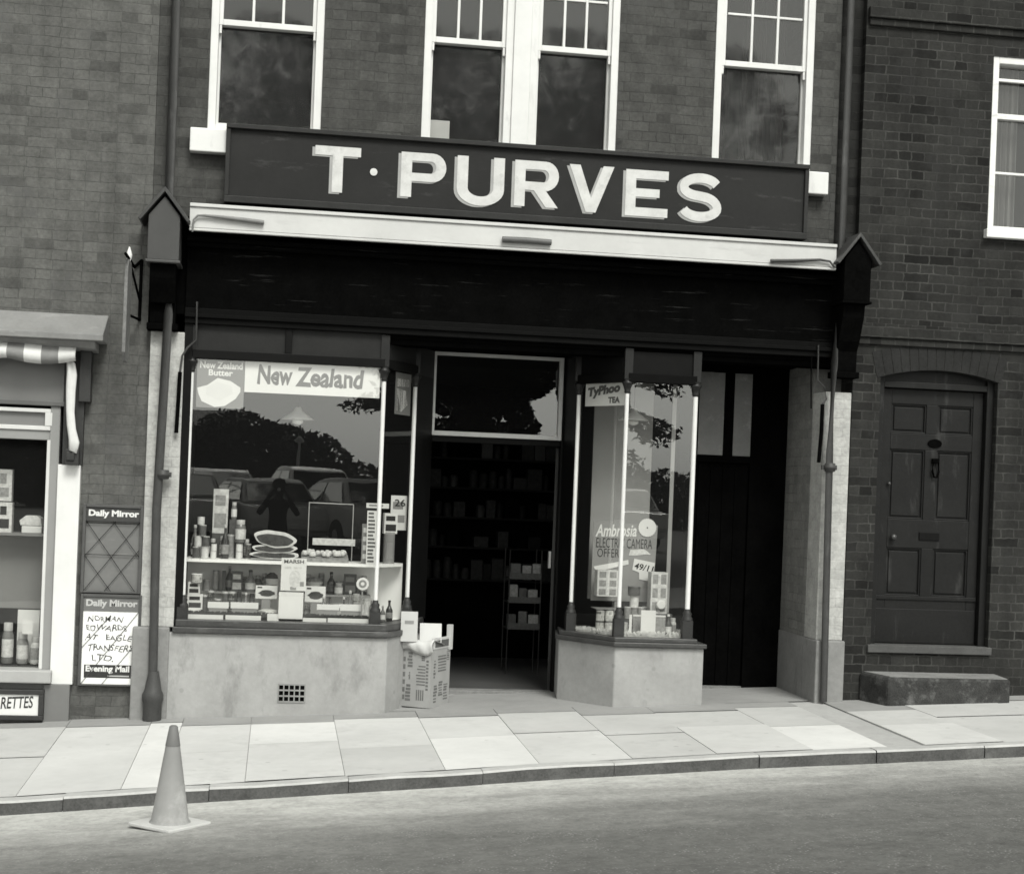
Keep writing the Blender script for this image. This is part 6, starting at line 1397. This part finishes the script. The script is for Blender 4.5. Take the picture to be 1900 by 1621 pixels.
for (xa, ya_), (xb, yb_) in ((B2, B1), (B1, B0)):
    L_ = math.hypot(xb - xa, yb_ - ya_)
    for i in range(int(L_ / 0.0022)):
        t_ = random.random(); off = random.uniform(0.02, 0.06); nx_, ny_ = -(yb_ - ya_) / L_, (xb - xa) / L_
        x_, y_ = xa + (xb - xa) * t_ + nx_ * off, ya_ + (yb_ - ya_) * t_ + ny_ * off; h = random.uniform(0.012, 0.05); dx = random.uniform(-0.03, 0.03); w2 = 0.005
        gm.face([(x_ - w2, y_, ZBED2), (x_ + w2, y_, ZBED2), (x_ + w2 + dx, y_ - 0.01, ZBED2 + h), (x_ - w2 + dx, y_ - 0.012, ZBED2 + h * .9)])
tag(gm.build('paper_shavings', paint('white_shavings', 0.7, 0.9, 0.1, 30, 0.1, 0)), kind='stuff')

for i, zx in enumerate((556, 596, 640, 690, 745, 790, 840)):
    mt = random.choice(mixm); kd = 'tin' if mt[0] is TIN else 'jar'
    tin(zoomR(zx, 0)[0], random.uniform(36, 48) * s2, random.uniform(60, 95) * s2, ZBED2, 0.27 if i != 4 else 0.25, '%s in the low front row of the right bay, %s from the left' % (kd, ORD[i]), kd, kd, mt, kd, py=1140)
for i, zx in enumerate((560, 605, 650, 700)):
    mt = random.choice(mixm); kd = 'tin' if mt[0] is TIN else 'bottle'
    tin(zoomR(zx, 0)[0], random.uniform(34, 46) * s2, random.uniform(150, 210) * s2, ZBED2, 0.46, 'tall %s behind the middle pile of the right bay, %s from the left' % (kd, ORD[i]), kd, kd, mt, kd, py=1100)
# dark curtain at the edge of the bay
cv = MB(); xa, xb = PX(1243, 900, 0.45), PX(1250, 900, 0.45); cv.box(xa, xb, 0.45, 0.46, ZBED2, 1.0); o = cv.build('glazing_strip', INTGREY, rwin)

# ================================================================== GOODS IN THE LEFT SHOP
yv = 0.22
for zx0, zx1, zy0, zy1, lab, mt, f_ in ((-12, 21, 868, 928, 'upper patterned packet standing on another packet in the left shop', LABEL1, LABEL3), (-12, 21, 930, 987, 'lower patterned packet on the shelf of the left shop', LABEL1, INK)):
    q = rect_px((zx0, zy0), (zx1, zy1), yv); z0_ = zsh if 'lower' in lab else zsh + (PZ(10, 930, yv) - PZ(10, 988, yv)); z1_ = z0_ + (q[3] - q[2])
    m_ = MB(); m_.k = 0; m_.box(q[0], q[1], yv, yv + 0.08, z0_, z1_); m_.k = 1; m_.box(q[0] + .01, q[1] - .02, yv - .001, yv, z0_ + .03, z0_ + .10); m_.box(q[0] + .05, q[1] - .04, yv - .001, yv, z0_ + .13, z1_ - .03); o = m_.build('packet', [mt, f_]); tag(o, lab, 'packet')
q = rect_px((36, 953), (78, 987), yv); bxw = thing('white_toaster', 'white box shaped toaster with sloping sides on the shelf of the left shop', 'toaster', (q[0], yv, zsh))
w_ = q[1] - q[0]; h_ = q[3] - q[2]
MB().prism([(q[0] + w_ * .06, zsh + h_ * .42), (q[1] - w_ * .02, zsh + h_ * .42), (q[1] - w_ * .08, zsh + h_ * .85), (q[0] + w_ * .75, zsh + h_), (q[0] + w_ * .28, zsh + h_), (q[0] + w_ * .0, zsh + h_ * .7)], yv, yv + 0.16).build('top', LABEL1, bxw, 0.006)
MB().box(q[0] + w_ * .12, q[1] - w_ * .02, yv - 0.004, yv + 0.16, zsh, zsh + h_ * .40).build('base', CARD, bxw, 0.005)
zld = PZ(40, 1232, 0.16)
zld = max(zld, zn_s + 0.001)
kk = (PX(60, 1180, yv) - PX(50, 1180, yv)) / 10
for zx, wd, ht, lab, mt in ((14, 22, 78, 'ribbed jar at the left end of the jars in the left shop window', (CLEAR, LABEL1, LID)), (42, 22, 60, 'jar with a pale label between two other jars in the left shop window', (LABEL3, LABEL1, LID)), (66, 20, 52, 'short jar nearest the window post in the left shop', (LABEL1, LABEL3, LID))):
    tin(zx, wd, ht, zld, yv, lab, 'jar', 'jar', mt, 'jar', py=1200)
q = rect_px((42, 1150), (60, 1176), 0.12); o = sheet('price_ticket', q, 0.12, CARD, 'square white price ticket among the jars in the left shop', 'price ticket', 0.002)
q = rect_px((35, 1130), (74, 1168), 0.34); o = box('carton', q[0], q[1], 0.30, 0.33, zld, q[3], CARD); tag(o, 'white carton behind the jars in the left shop window', 'carton')

# ================================================================== INSIDE THE SHOP, SEEN THROUGH THE DOORWAY
yr = 2.3
rk = thing('wire_rack', 'three tier wire rack of packets standing in the dark shop behind the doorway', 'rack', (PX(972, 1200, yr), yr, zfl))
rx0, rx1 = PX(944, 1100, yr), PX(1003, 1100, yr)
rkm = MB()
for xx in (rx0, rx1):
    for yy in (yr, yr + 0.3): rkm.tube([(xx, yy, zfl), (xx, yy, PZ(970, 1020, yr))], 0.006, 6)
rkm.build('posts', DARKGREY, rk)
tiers = [PZ(970, p_, yr) for p_ in (1073, 1117, 1166)]
names = ['top', 'middle', 'bottom']
for tz, nm in zip(tiers, names):
    MB().box(rx0, rx1, yr, yr + 0.3, tz - 0.008, tz).box(rx0, rx1, yr - 0.006, yr, tz, tz + 0.05).build('shelf', LABEL2, rk)
    xx = rx0 + 0.01; i = 0
    while xx < rx1 - 0.07:
        w_ = random.uniform(0.06, 0.10); h = random.uniform(0.09, 0.16)
        m_ = MB(); m_.box(-w_ / 2, w_ / 2, 0, 0.07, tz + 0.001, tz + h); a_ = random.uniform(-.25, .25); xc = (xx + min(xx + w_, rx1 - .005)) / 2
        m_.v = [(xc + p[0] * cos(a_) - p[1] * sin(a_), yr + 0.03 + p[0] * sin(a_) + p[1] * cos(a_), p[2]) for p in m_.v]
        o = m_.build('packet', random.choice((LABEL3, LABEL2, LABEL2, LABEL3)), None, 0.008)
        tag(o, 'packet in the row on the %s tier of the wire rack in the doorway' % nm, 'packet', 'packets on the %s tier of the rack' % nm); xx += w_ + 0.012
yw = 3.4
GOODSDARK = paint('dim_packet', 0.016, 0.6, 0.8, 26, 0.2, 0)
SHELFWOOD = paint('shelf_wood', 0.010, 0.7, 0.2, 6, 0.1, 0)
sv = thing('wall_shelving', 'dark wall shelving with goods deep inside the shop', 'shelving', (PX(850, 1000, yw), yw, zfl))
sx_0, sx_1 = PX(770, 1000, yw), PX(1040, 1000, yw)
for i, py_ in enumerate((850, 905, 960, 1015, 1075)):
    z = PZ(900, py_, yw); MB().box(sx_0, sx_1, yw, yw + 0.3, z - 0.02, z).build('shelf', SHELFWOOD, sv)
MB().box(sx_0, sx_1, yw + 0.3, yw + 0.32, zfl, 1.1).build('back', SOOT, sv)
for i, py_ in enumerate((850, 905, 960, 1015, 1075)):
    z = PZ(900, py_, yw); xx = sx_0 + 0.02
    while xx < sx_1 - 0.1:
        w_ = random.uniform(0.06, 0.15)
        if random.random() < 0.85:
            hh = random.uniform(0.10, 0.21); mt = random.choice((GOODSDARK, GOODSDARK, GOODSDARK, DARKGREY, SOOT, BLACK))
            if random.random() < 0.5: o = box('packet', xx, xx + w_, yw + 0.02, yw + 0.14, z + 0.001, z + hh, mt)
            else: w_ = min(w_, 0.09); o = MB().lathe(xx + w_ / 2, yw + 0.08, [(w_ / 2, z + 0.001), (w_ / 2, z + hh * .8), (w_ * .3, z + hh)], 12).build('packet', mt)
            tag(o, 'dim packet on shelf %s of the wall shelving inside the shop' % ('one', 'two', 'three', 'four', 'five')[i], 'packet', 'packets on the wall shelving')
        xx += w_ + 0.008

# ================================================================== ACROSS THE ROAD: what the glass mirrors
# a mirrored point at photo pixel (px, py) and depth Y behind the glass stands at (x, -Y, z)
def mir(px, py, Y):
    x, z = P(px, py, Y); return x, -Y, z
random.seed(5)
LEAF = paint('leaf_green', 0.06, 0.6, 0.25, 3, 0.25, 0); LEAFD = paint('leaf_dark', 0.035, 0.7, 0.25, 3, 0.2, 0); BARK = paint('bark', 0.09, 0.9, 0.3, 8, 0.1, 0.4)
def leaves(mb, c, rad, n, size, k=None, flat=1.0):
    for _ in range(n):
        while True:
            d_ = Vector((random.uniform(-1, 1), random.uniform(-1, 1), random.uniform(-1, 1)))
            if 0.15 < d_.length < 1: break
        d_ = d_.normalized() * (d_.length ** 0.6)
        p = Vector((c[0] + d_.x * rad[0], c[1] + d_.y * rad[1], c[2] + d_.z * rad[2]))
        a_ = Vector((random.gauss(0, 1), random.gauss(0, 1), random.gauss(0, .6))).normalized(); b_ = a_.cross(Vector((random.gauss(0, 1), random.gauss(0, 1), random.gauss(0, 1)))).normalized()
        s_ = size * random.uniform(0.6, 1.3)
        mb.face([p - a_ * s_, p - b_ * s_ * 0.45, p + a_ * s_, p + b_ * s_ * 0.45], k)
# big street tree whose crown the upper windows mirror
tx, ty = 4.3, -21.0
tr = thing('street_tree', 'large spreading tree across the road, mirrored in the upper windows', 'tree', (tx, ty, -1.1))
tm = MB(); tm.tube([(tx, ty, -1.2), (tx + .1, ty, 1.5), (tx, ty - .2, 3.4), (tx - .3, ty, 5.5), (tx - .2, ty, 7.6)], [0.42, 0.33, 0.28, 0.2, 0.06], 12)
cm = MB()
limbs = []
for i in range(26):
    a_ = random.uniform(0, 2 * pi); h0 = random.uniform(2.8, 5.6); L_ = random.uniform(3.0, 6.2) * (1 - (h0 - 3) * 0.06)
    e = Vector((tx + L_ * cos(a_) * 1.2, ty + L_ * sin(a_) * 0.6, h0 + random.uniform(0.4, 2.2)))
    mdl = Vector((tx + L_ * .5 * cos(a_), ty + L_ * .4 * sin(a_), h0 + 0.8))
    tm.tube([(tx - .1, ty, h0), mdl, e], [0.11, 0.07, 0.02], 7); limbs += [mdl, e, (mdl + e) / 2]
for p in limbs:
    for _ in range(4):
        q_ = p + Vector((random.gauss(0, .8), random.gauss(0, .6), random.gauss(0, .6)))
        leaves(cm, q_, (1.0, 0.8, 0.7), 190, 0.10, random.randint(0, 1))
# low sprays that hang into the view of the shop windows
def spray(pts, Y, n, sz=0.085):
    pr_ = [Vector(mir(a_, b_, Y)) for a_, b_ in pts]
    tm.tube([pr_[0] + Vector((0, 0, 2.0))] + pr_, [0.05] + [0.035 - 0.028 * i / len(pr_) for i in range(len(pr_))], 6)
    for a_, b_ in zip(pr_, pr_[1:]):
        for j in range(n): 
            c_ = a_ + (b_ - a_) * random.random(); leaves(cm, c_, (0.30, 0.25, 0.18), 7, sz, random.randint(0, 1))
spray([(720, 735), (700, 745), (675, 752), (655, 750)], 19, 9)
spray([(1120, 745), (1165, 775), (1210, 790), (1250, 803)], 19, 20)
spray([(1165, 770), (1205, 810), (1222, 820)], 19, 9)
spray([(1175, 690), (1200, 705), (1225, 712), (1254, 733)], 19, 10)
spray([(1140, 840), (1165, 850), (1182, 862)], 19, 6)
for px_, py_, rx_, rz_ in ((870, 690, 1.4, .5), (960, 690, 1.2, .5), (900, 740, 1.0, .42), (960, 735, .55, .3), (1000, 790, .3, .3), (930, 790, .7, .18), (850, 790, .7, .25), (985, 760, .3, .3)):
    x, y, z = mir(px_, py_, 20.5); leaves(cm, (x, y, z), (rx_, .6, rz_), int(1500 * rx_ * rz_ / .3), 0.085, 1)
for px_, py_, rx_, rz_ in ((500, 90, 1.2, .8), (560, 140, 1.0, 1.1), (480, 190, 1.4, .6), (560, 210, 1.3, .7), (420, 200, 1.0, .5), (700, 130, 2, 1.0), (860, 120, 1.6, .8), (850, 180, 1.6, 1.2), (1060, 130, 1.6, .9), (1060, 200, 1.6, 1.0), (1370, 210, 1.2, 1.3), (1350, 150, .8, .8), (1480, 250, .9, .8)):
    x, y, z = mir(px_, py_, 22); leaves(cm, (x, y, z), (rx_, .9, rz_), int(900 * rx_ * rz_), 0.075, random.randint(0, 1))
tm.build('trunk', BARK, tr); cm.build('crown', [LEAF, LEAFD], tr)
# hedge and scrub behind the car park: one mass
hg_ = MB()
prof = [(-260, 800), (-150, 770), (-60, 790), (40, 765), (130, 790), (230, 800), (330, 800), (362, 800), (385, 785), (410, 768), (435, 770), (455, 765), (480, 785), (510, 790), (540, 798), (570, 805), (600, 815), (625, 835), (650, 858), (680, 868), (720, 880), (800, 880), (900, 872), (1000, 866), (1100, 860), (1160, 872), (1200, 880), (1215, 884), (1240, 880), (1262, 900), (1290, 884), (1330, 890), (1500, 880)]
YH = 42
for (a0, b0), (a1, b1) in zip(prof, prof[1:]):
    n_ = max(1, int((a1 - a0) / 9))
    for i in range(n_):
        t_ = (i + random.random()) / n_
        x, y, z = mir(a0 + (a1 - a0) * t_, b0 + (b1 - b0) * t_, YH); zb0_ = -0.9; h = max(0.3, z - zb0_)
        for j in range(max(1, int(h / 0.55))):
            zc = z - 0.30 - j * 0.55; leaves(hg_, (x, y + random.uniform(-.5, .8), zc), (0.55, 0.6, 0.48), 75, 0.15, random.randint(0, 1))
tag(hg_.build('hedge_scrub', [LEAFD, LEAFD]), kind='stuff')
# house at the left end of the car park
a = mir(352, 790, 46); b_ = mir(436, 790, 46); c_ = mir(430, 905, 46)
ho = thing('distant_house', 'pale rendered house beyond the car park, mirrored in the big window', 'house', ((a[0] + b_[0]) / 2, -48, -0.9))
MB().box(a[0] - 5, b_[0], -50, -46, -1.5, a[2] - 0.4).build('wall', paint('far_render', 0.16, 0.9, 0.1), ho)
MB().profile([(-50.3, a[2] - 0.4), (-45.7, a[2] - 0.4), (-48, a[2] + 0.7)], a[0] - 5.2, b_[0] + 0.2).build('roof', MATS['slate'], ho)
fm = MB()
for k in range(6):
    xx = b_[0] - 0.35 - k * 0.62; fm.box(xx - .12, xx, -46.0, -45.9, -1.0, a[2] - 0.5)
fm.build('pier', paint('far_pier', 0.3, 0.8), ho)
# parked cars
def car(name, label, x, y, z, yaw, tone, group, zs=1.0):
    o = thing(name, label, 'car', (0, 0, 0), group)
    body = MB(); prof_ = [(-2.05, .28), (-2.10, .55), (-2.0, .78), (-1.0, .86), (-0.45, .90), (1.30, .92), (1.95, .84), (2.05, .60), (2.02, .28)]
    def loft(mb, pr, ws, k=None):
        n_ = len(pr); v = [(px_, -w_, pz_) for (px_, pz_), w_ in zip(pr, ws)] + [(px_, w_, pz_) for (px_, pz_), w_ in zip(pr, ws)]
        mb.mesh(v, [tuple(range(n_)), tuple(range(2 * n_ - 1, n_ - 1, -1))] + [(i, i + n_, (i + 1) % n_ + n_, (i + 1) % n_) for i in range(n_)], k)
    loft(body, prof_, [.74, .78, .80, .80, .80, .80, .78, .78, .74])
    m_car = paint('car_paint_%d' % int(tone * 100), tone, 0.25, 0.05, 3, 0.5, 0)
    b = body.build('body', m_car, o, 0.05)
    cab = MB(); loft(cab, [(-0.62, .88), (0.05, 1.34), (0.25, 1.38), (1.0, 1.37), (1.15, 1.32), (1.58, .90)], [.74, .58, .57, .57, .58, .72]); cab.build('roof', m_car, b, 0.03)
    gls = MB(); DG = glass('car_glass', 1.6, 0.25)
    def q4(p, w0, w1, k=0): pass
    gls.face([(-0.60, -.66, .92), (-0.60, .66, .92), (0.0, .53, 1.29), (0.0, -.53, 1.29)]); gls.face([(1.56, -.63, .94), (1.56, .63, .94), (1.20, .53, 1.29), (1.20, -.53, 1.29)])
    for s_ in (-1, 1):
        for x0_, x1_, x2_, x3_ in ((-.48, .50, .50, .12), (.56, 1.42, 1.12, .56)): gls.face([(x0_, s_ * .735, .94), (x1_, s_ * .735, .94), (x2_, s_ * .60, 1.29), (x3_, s_ * .60, 1.29)])
    for v in range(len(gls.v)): gls.v[v] = (gls.v[v][0] + (-0.012 if gls.v[v][0] < 0.03 and abs(gls.v[v][1]) < .67 else 0.0) + (0.012 if gls.v[v][0] > 1.19 and abs(gls.v[v][1]) < .67 and gls.v[v][1] not in (.60, -.60) else 0), gls.v[v][1] * 1.02, gls.v[v][2])
    gls.build('window', paint('car_window', 0.75, 0.08, 0.05, 3, 1.0, 0), b); MATS['car_window'].node_tree.nodes['Principled BSDF'].inputs['Metallic'].default_value = 1.0
    for wx in (-1.28, 1.25):
        for s_ in (-1, 1):
            t_ = MB(); t_.lathe(0, 0, [(.20, -.08), (.29, -.08), (.31, -.05), (.31, .05), (.29, .08), (.20, .08)], 20); t_.v = [(wx + p[0], s_ * .70 + p[2], .31 + p[1]) for p in t_.v]; tw_ = t_.build('wheel', paint('tyre', 0.03, 0.9), o)
            h_ = MB(); h_.lathe(0, 0, [(.19, -.06), (.19, .06), (.10, .085)], 16); h_.v = [(wx + p[0], s_ * .70 + p[2] * s_, .31 + p[1]) for p in h_.v]; h_.build('rim', TIN, tw_)
    for s_ in (-1, 1):
        l_ = MB(); l_.lathe(0, 0, [(.09, 0), (.09, .03), (.05, .05)], 14); l_.v = [(-2.05 - p[2], s_ * .58 + p[0], .66 + p[1]) for p in l_.v]; l_.build('headlight', paint('lamp_glass', 0.6, 0.1, 0.02, 3, 0.6), o)
    MB().box(-2.16, -2.09, -.76, .76, .40, .50).build('bumper', paint('chrome', 0.5, 0.2, 0.02, 3, 0.8), o, 0.01); MB().box(2.04, 2.11, -.76, .76, .40, .50).build('bumper', MATS['chrome'], o, 0.01)
    MB().box(-2.085, -2.06, -.42, .42, .55, .72).build('grille', TIN, o)
    o.location = (x, y, z); o.rotation_euler = (0, 0, yaw); o.scale = (1, 1, zs); return o
spots = [(395, 21.0, 80, 0.30, 'mid grey saloon car, nearest the left edge of the mirrored row'), (470, 18.5, 70, 0.22, 'dark saloon car in the middle of the mirrored row'), (560, 22.5, 74, 0.42, 'pale saloon car at the back of the mirrored row'), (640, 18.0, 66, 0.24, 'grey saloon car at the right end of the mirrored row'), (330, 18.5, 84, 0.22, 'dark grey saloon car partly beyond the window edge'), (1130, 24.0, 84, 0.3, 'lone grey saloon car mirrored in the right bay')]
for px_, Y, yw_, tn, lab in spots:
    x, y, z = mir(px_, 900, Y); car('parked_car', lab, x, y, -1.14 + (abs(y) - 15.5) * 0.009, radians(yw_), min(0.85, tn * 2.4), 'parked cars across the road', {470: 0.94, 560: 1.13, 395: 1.05, 640: 0.98}.get(px_, 1.0))
# lamp post in front of the scrub
x, y, z = mir(555, 820, 32); lp_ = thing('lamp_post', 'thin pale lamp post beyond the parked cars', 'lamp post', (x, y, -1.0)); MB().tube([(x, y, -1.0), (x, y, z)], [0.06, 0.04], 8).build('post', TIN, lp_); MB().lathe(x, y, [(.12, z), (.16, z + .05), (.03, z + .15)], 12).build('lamp_head', TIN, lp_)

# the photographer, mirrored in the big window; he stands just behind the lens
ph = thing('person', 'person in dark clothes holding a camera up to the face, mirrored in the glass', 'person', (0, -12.15, -1.62))
bmx = bmesh.new(); lay = bmx.verts.layers.skin.verify()
HY = -12.13
J = {'pelvis': (0, HY - .02, -.70, .135), 'waist': (0, HY - .02, -.52, .135), 'chest': (0, HY - .01, -.30, .155), 'neckb': (0, HY + .0, -.16, .075), 'neck': (0, HY + .02, -.10, .058), 'headb': (0, HY + .03, -.03, .085), 'head': (0, HY + .03, .05, .092), 'top': (0, HY + .02, .115, .062)}
for s_, nm in ((-1, 'l'), (1, 'r')):
    J.update({'sh' + nm: (s_ * .185, HY, -.215, .068), 'el' + nm: (s_ * .30, HY + .06, -.40, .048), 'wr' + nm: (s_ * .125, HY + .17, -.09, .034), 'hip' + nm: (s_ * .095, HY - .02, -.80, .095), 'kn' + nm: (s_ * .12, HY, -1.20, .062), 'an' + nm: (s_ * .13, HY - .03, -1.55, .042), 'toe' + nm: (s_ * .15, HY + .13, -1.60, .036)})
V = {}
for k_2, (x, y, z, r) in J.items():
    v = bmx.verts.new((x, y, z)); v[lay].radius = (r, r * (0.72 if k_2 in ('pelvis', 'waist', 'chest') else 1)); V[k_2] = v
V['pelvis'][lay].use_root = True
E_ = [('pelvis', 'waist'), ('waist', 'chest'), ('chest', 'neckb'), ('neckb', 'neck'), ('neck', 'headb'), ('headb', 'head'), ('head', 'top')]
for nm in 'lr': E_ += [('chest', 'sh' + nm), ('sh' + nm, 'el' + nm), ('el' + nm, 'wr' + nm), ('pelvis', 'hip' + nm), ('hip' + nm, 'kn' + nm), ('kn' + nm, 'an' + nm), ('an' + nm, 'toe' + nm)]
# hands: palm and five curled fingers each, closed on the camera
for s_, nm in ((-1, 'l'), (1, 'r')):
    w0 = Vector(J['wr' + nm][:3]); pm = Vector((s_ * .095, HY + .185, -.045))
    v = bmx.verts.new(pm); v[lay].radius = (.026, .02); bmx.edges.new((V['wr' + nm], v))
    for i in range(4):
        pts_ = [Vector((s_ * (.086 - .002 * i), HY + .195, -.03 + .016 * (i - .5))), Vector((s_ * (.074), HY + .222, -.028 + .017 * (i - .5))), Vector((s_ * (.052 - .003 * (i % 2)), HY + .226, -.028 + .017 * (i - .5)))]
        pv = v
        for q_ in pts_:
            nv = bmx.verts.new(q_); nv[lay].radius = (.0085, .0085); bmx.edges.new((pv, nv)); pv = nv
    pv = v
    for q_ in (Vector((s_ * .075, HY + .16, -.055)), Vector((s_ * .050, HY + .165, -.058))):
        nv = bmx.verts.new(q_); nv[lay].radius = (.010, .010); bmx.edges.new((pv, nv)); pv = nv
for a_, b2 in E_: bmx.edges.new((V[a_], V[b2]))
me = bpy.data.meshes.new('body'); bmx.to_mesh(me); bmx.free()
po = bpy.data.objects.new('body', me); COL.objects.link(po); attach(po, ph); me.materials.append(paint('dark_cloth', 0.012, 0.9, 0.2, 10, 0.05, 0.1))
po.modifiers.new('skin', 'SKIN'); ss_ = po.modifiers.new('s', 'SUBSURF'); ss_.levels = 2; ss_.render_levels = 2
hm = MB(); hm.lathe(0, HY + .012, [(.100, .02), (.106, .06), (.098, .10), (.07, .138), (.02, .152)], 18); hm.build('hair', paint('dark_hair', 0.012, 0.8, 0.2, 20, 0.1), ph)
kc = thing('camera', 'small dark camera held up to the face of the mirrored person', 'camera', (0, HY + .17, -.03))
MB().box(-.065, .065, HY + .165, HY + .20, -.045, .035).build('body', BLACK, kc, 0.006)
m_ = MB(); m_.lathe(0, 0, [(.027, 0), (.027, .02)], 18); m_.v = [(a_, HY + .20 + c_, b2 - .005) for a_, b2, c_ in m_.v]; m_.build('lens', TIN, kc)
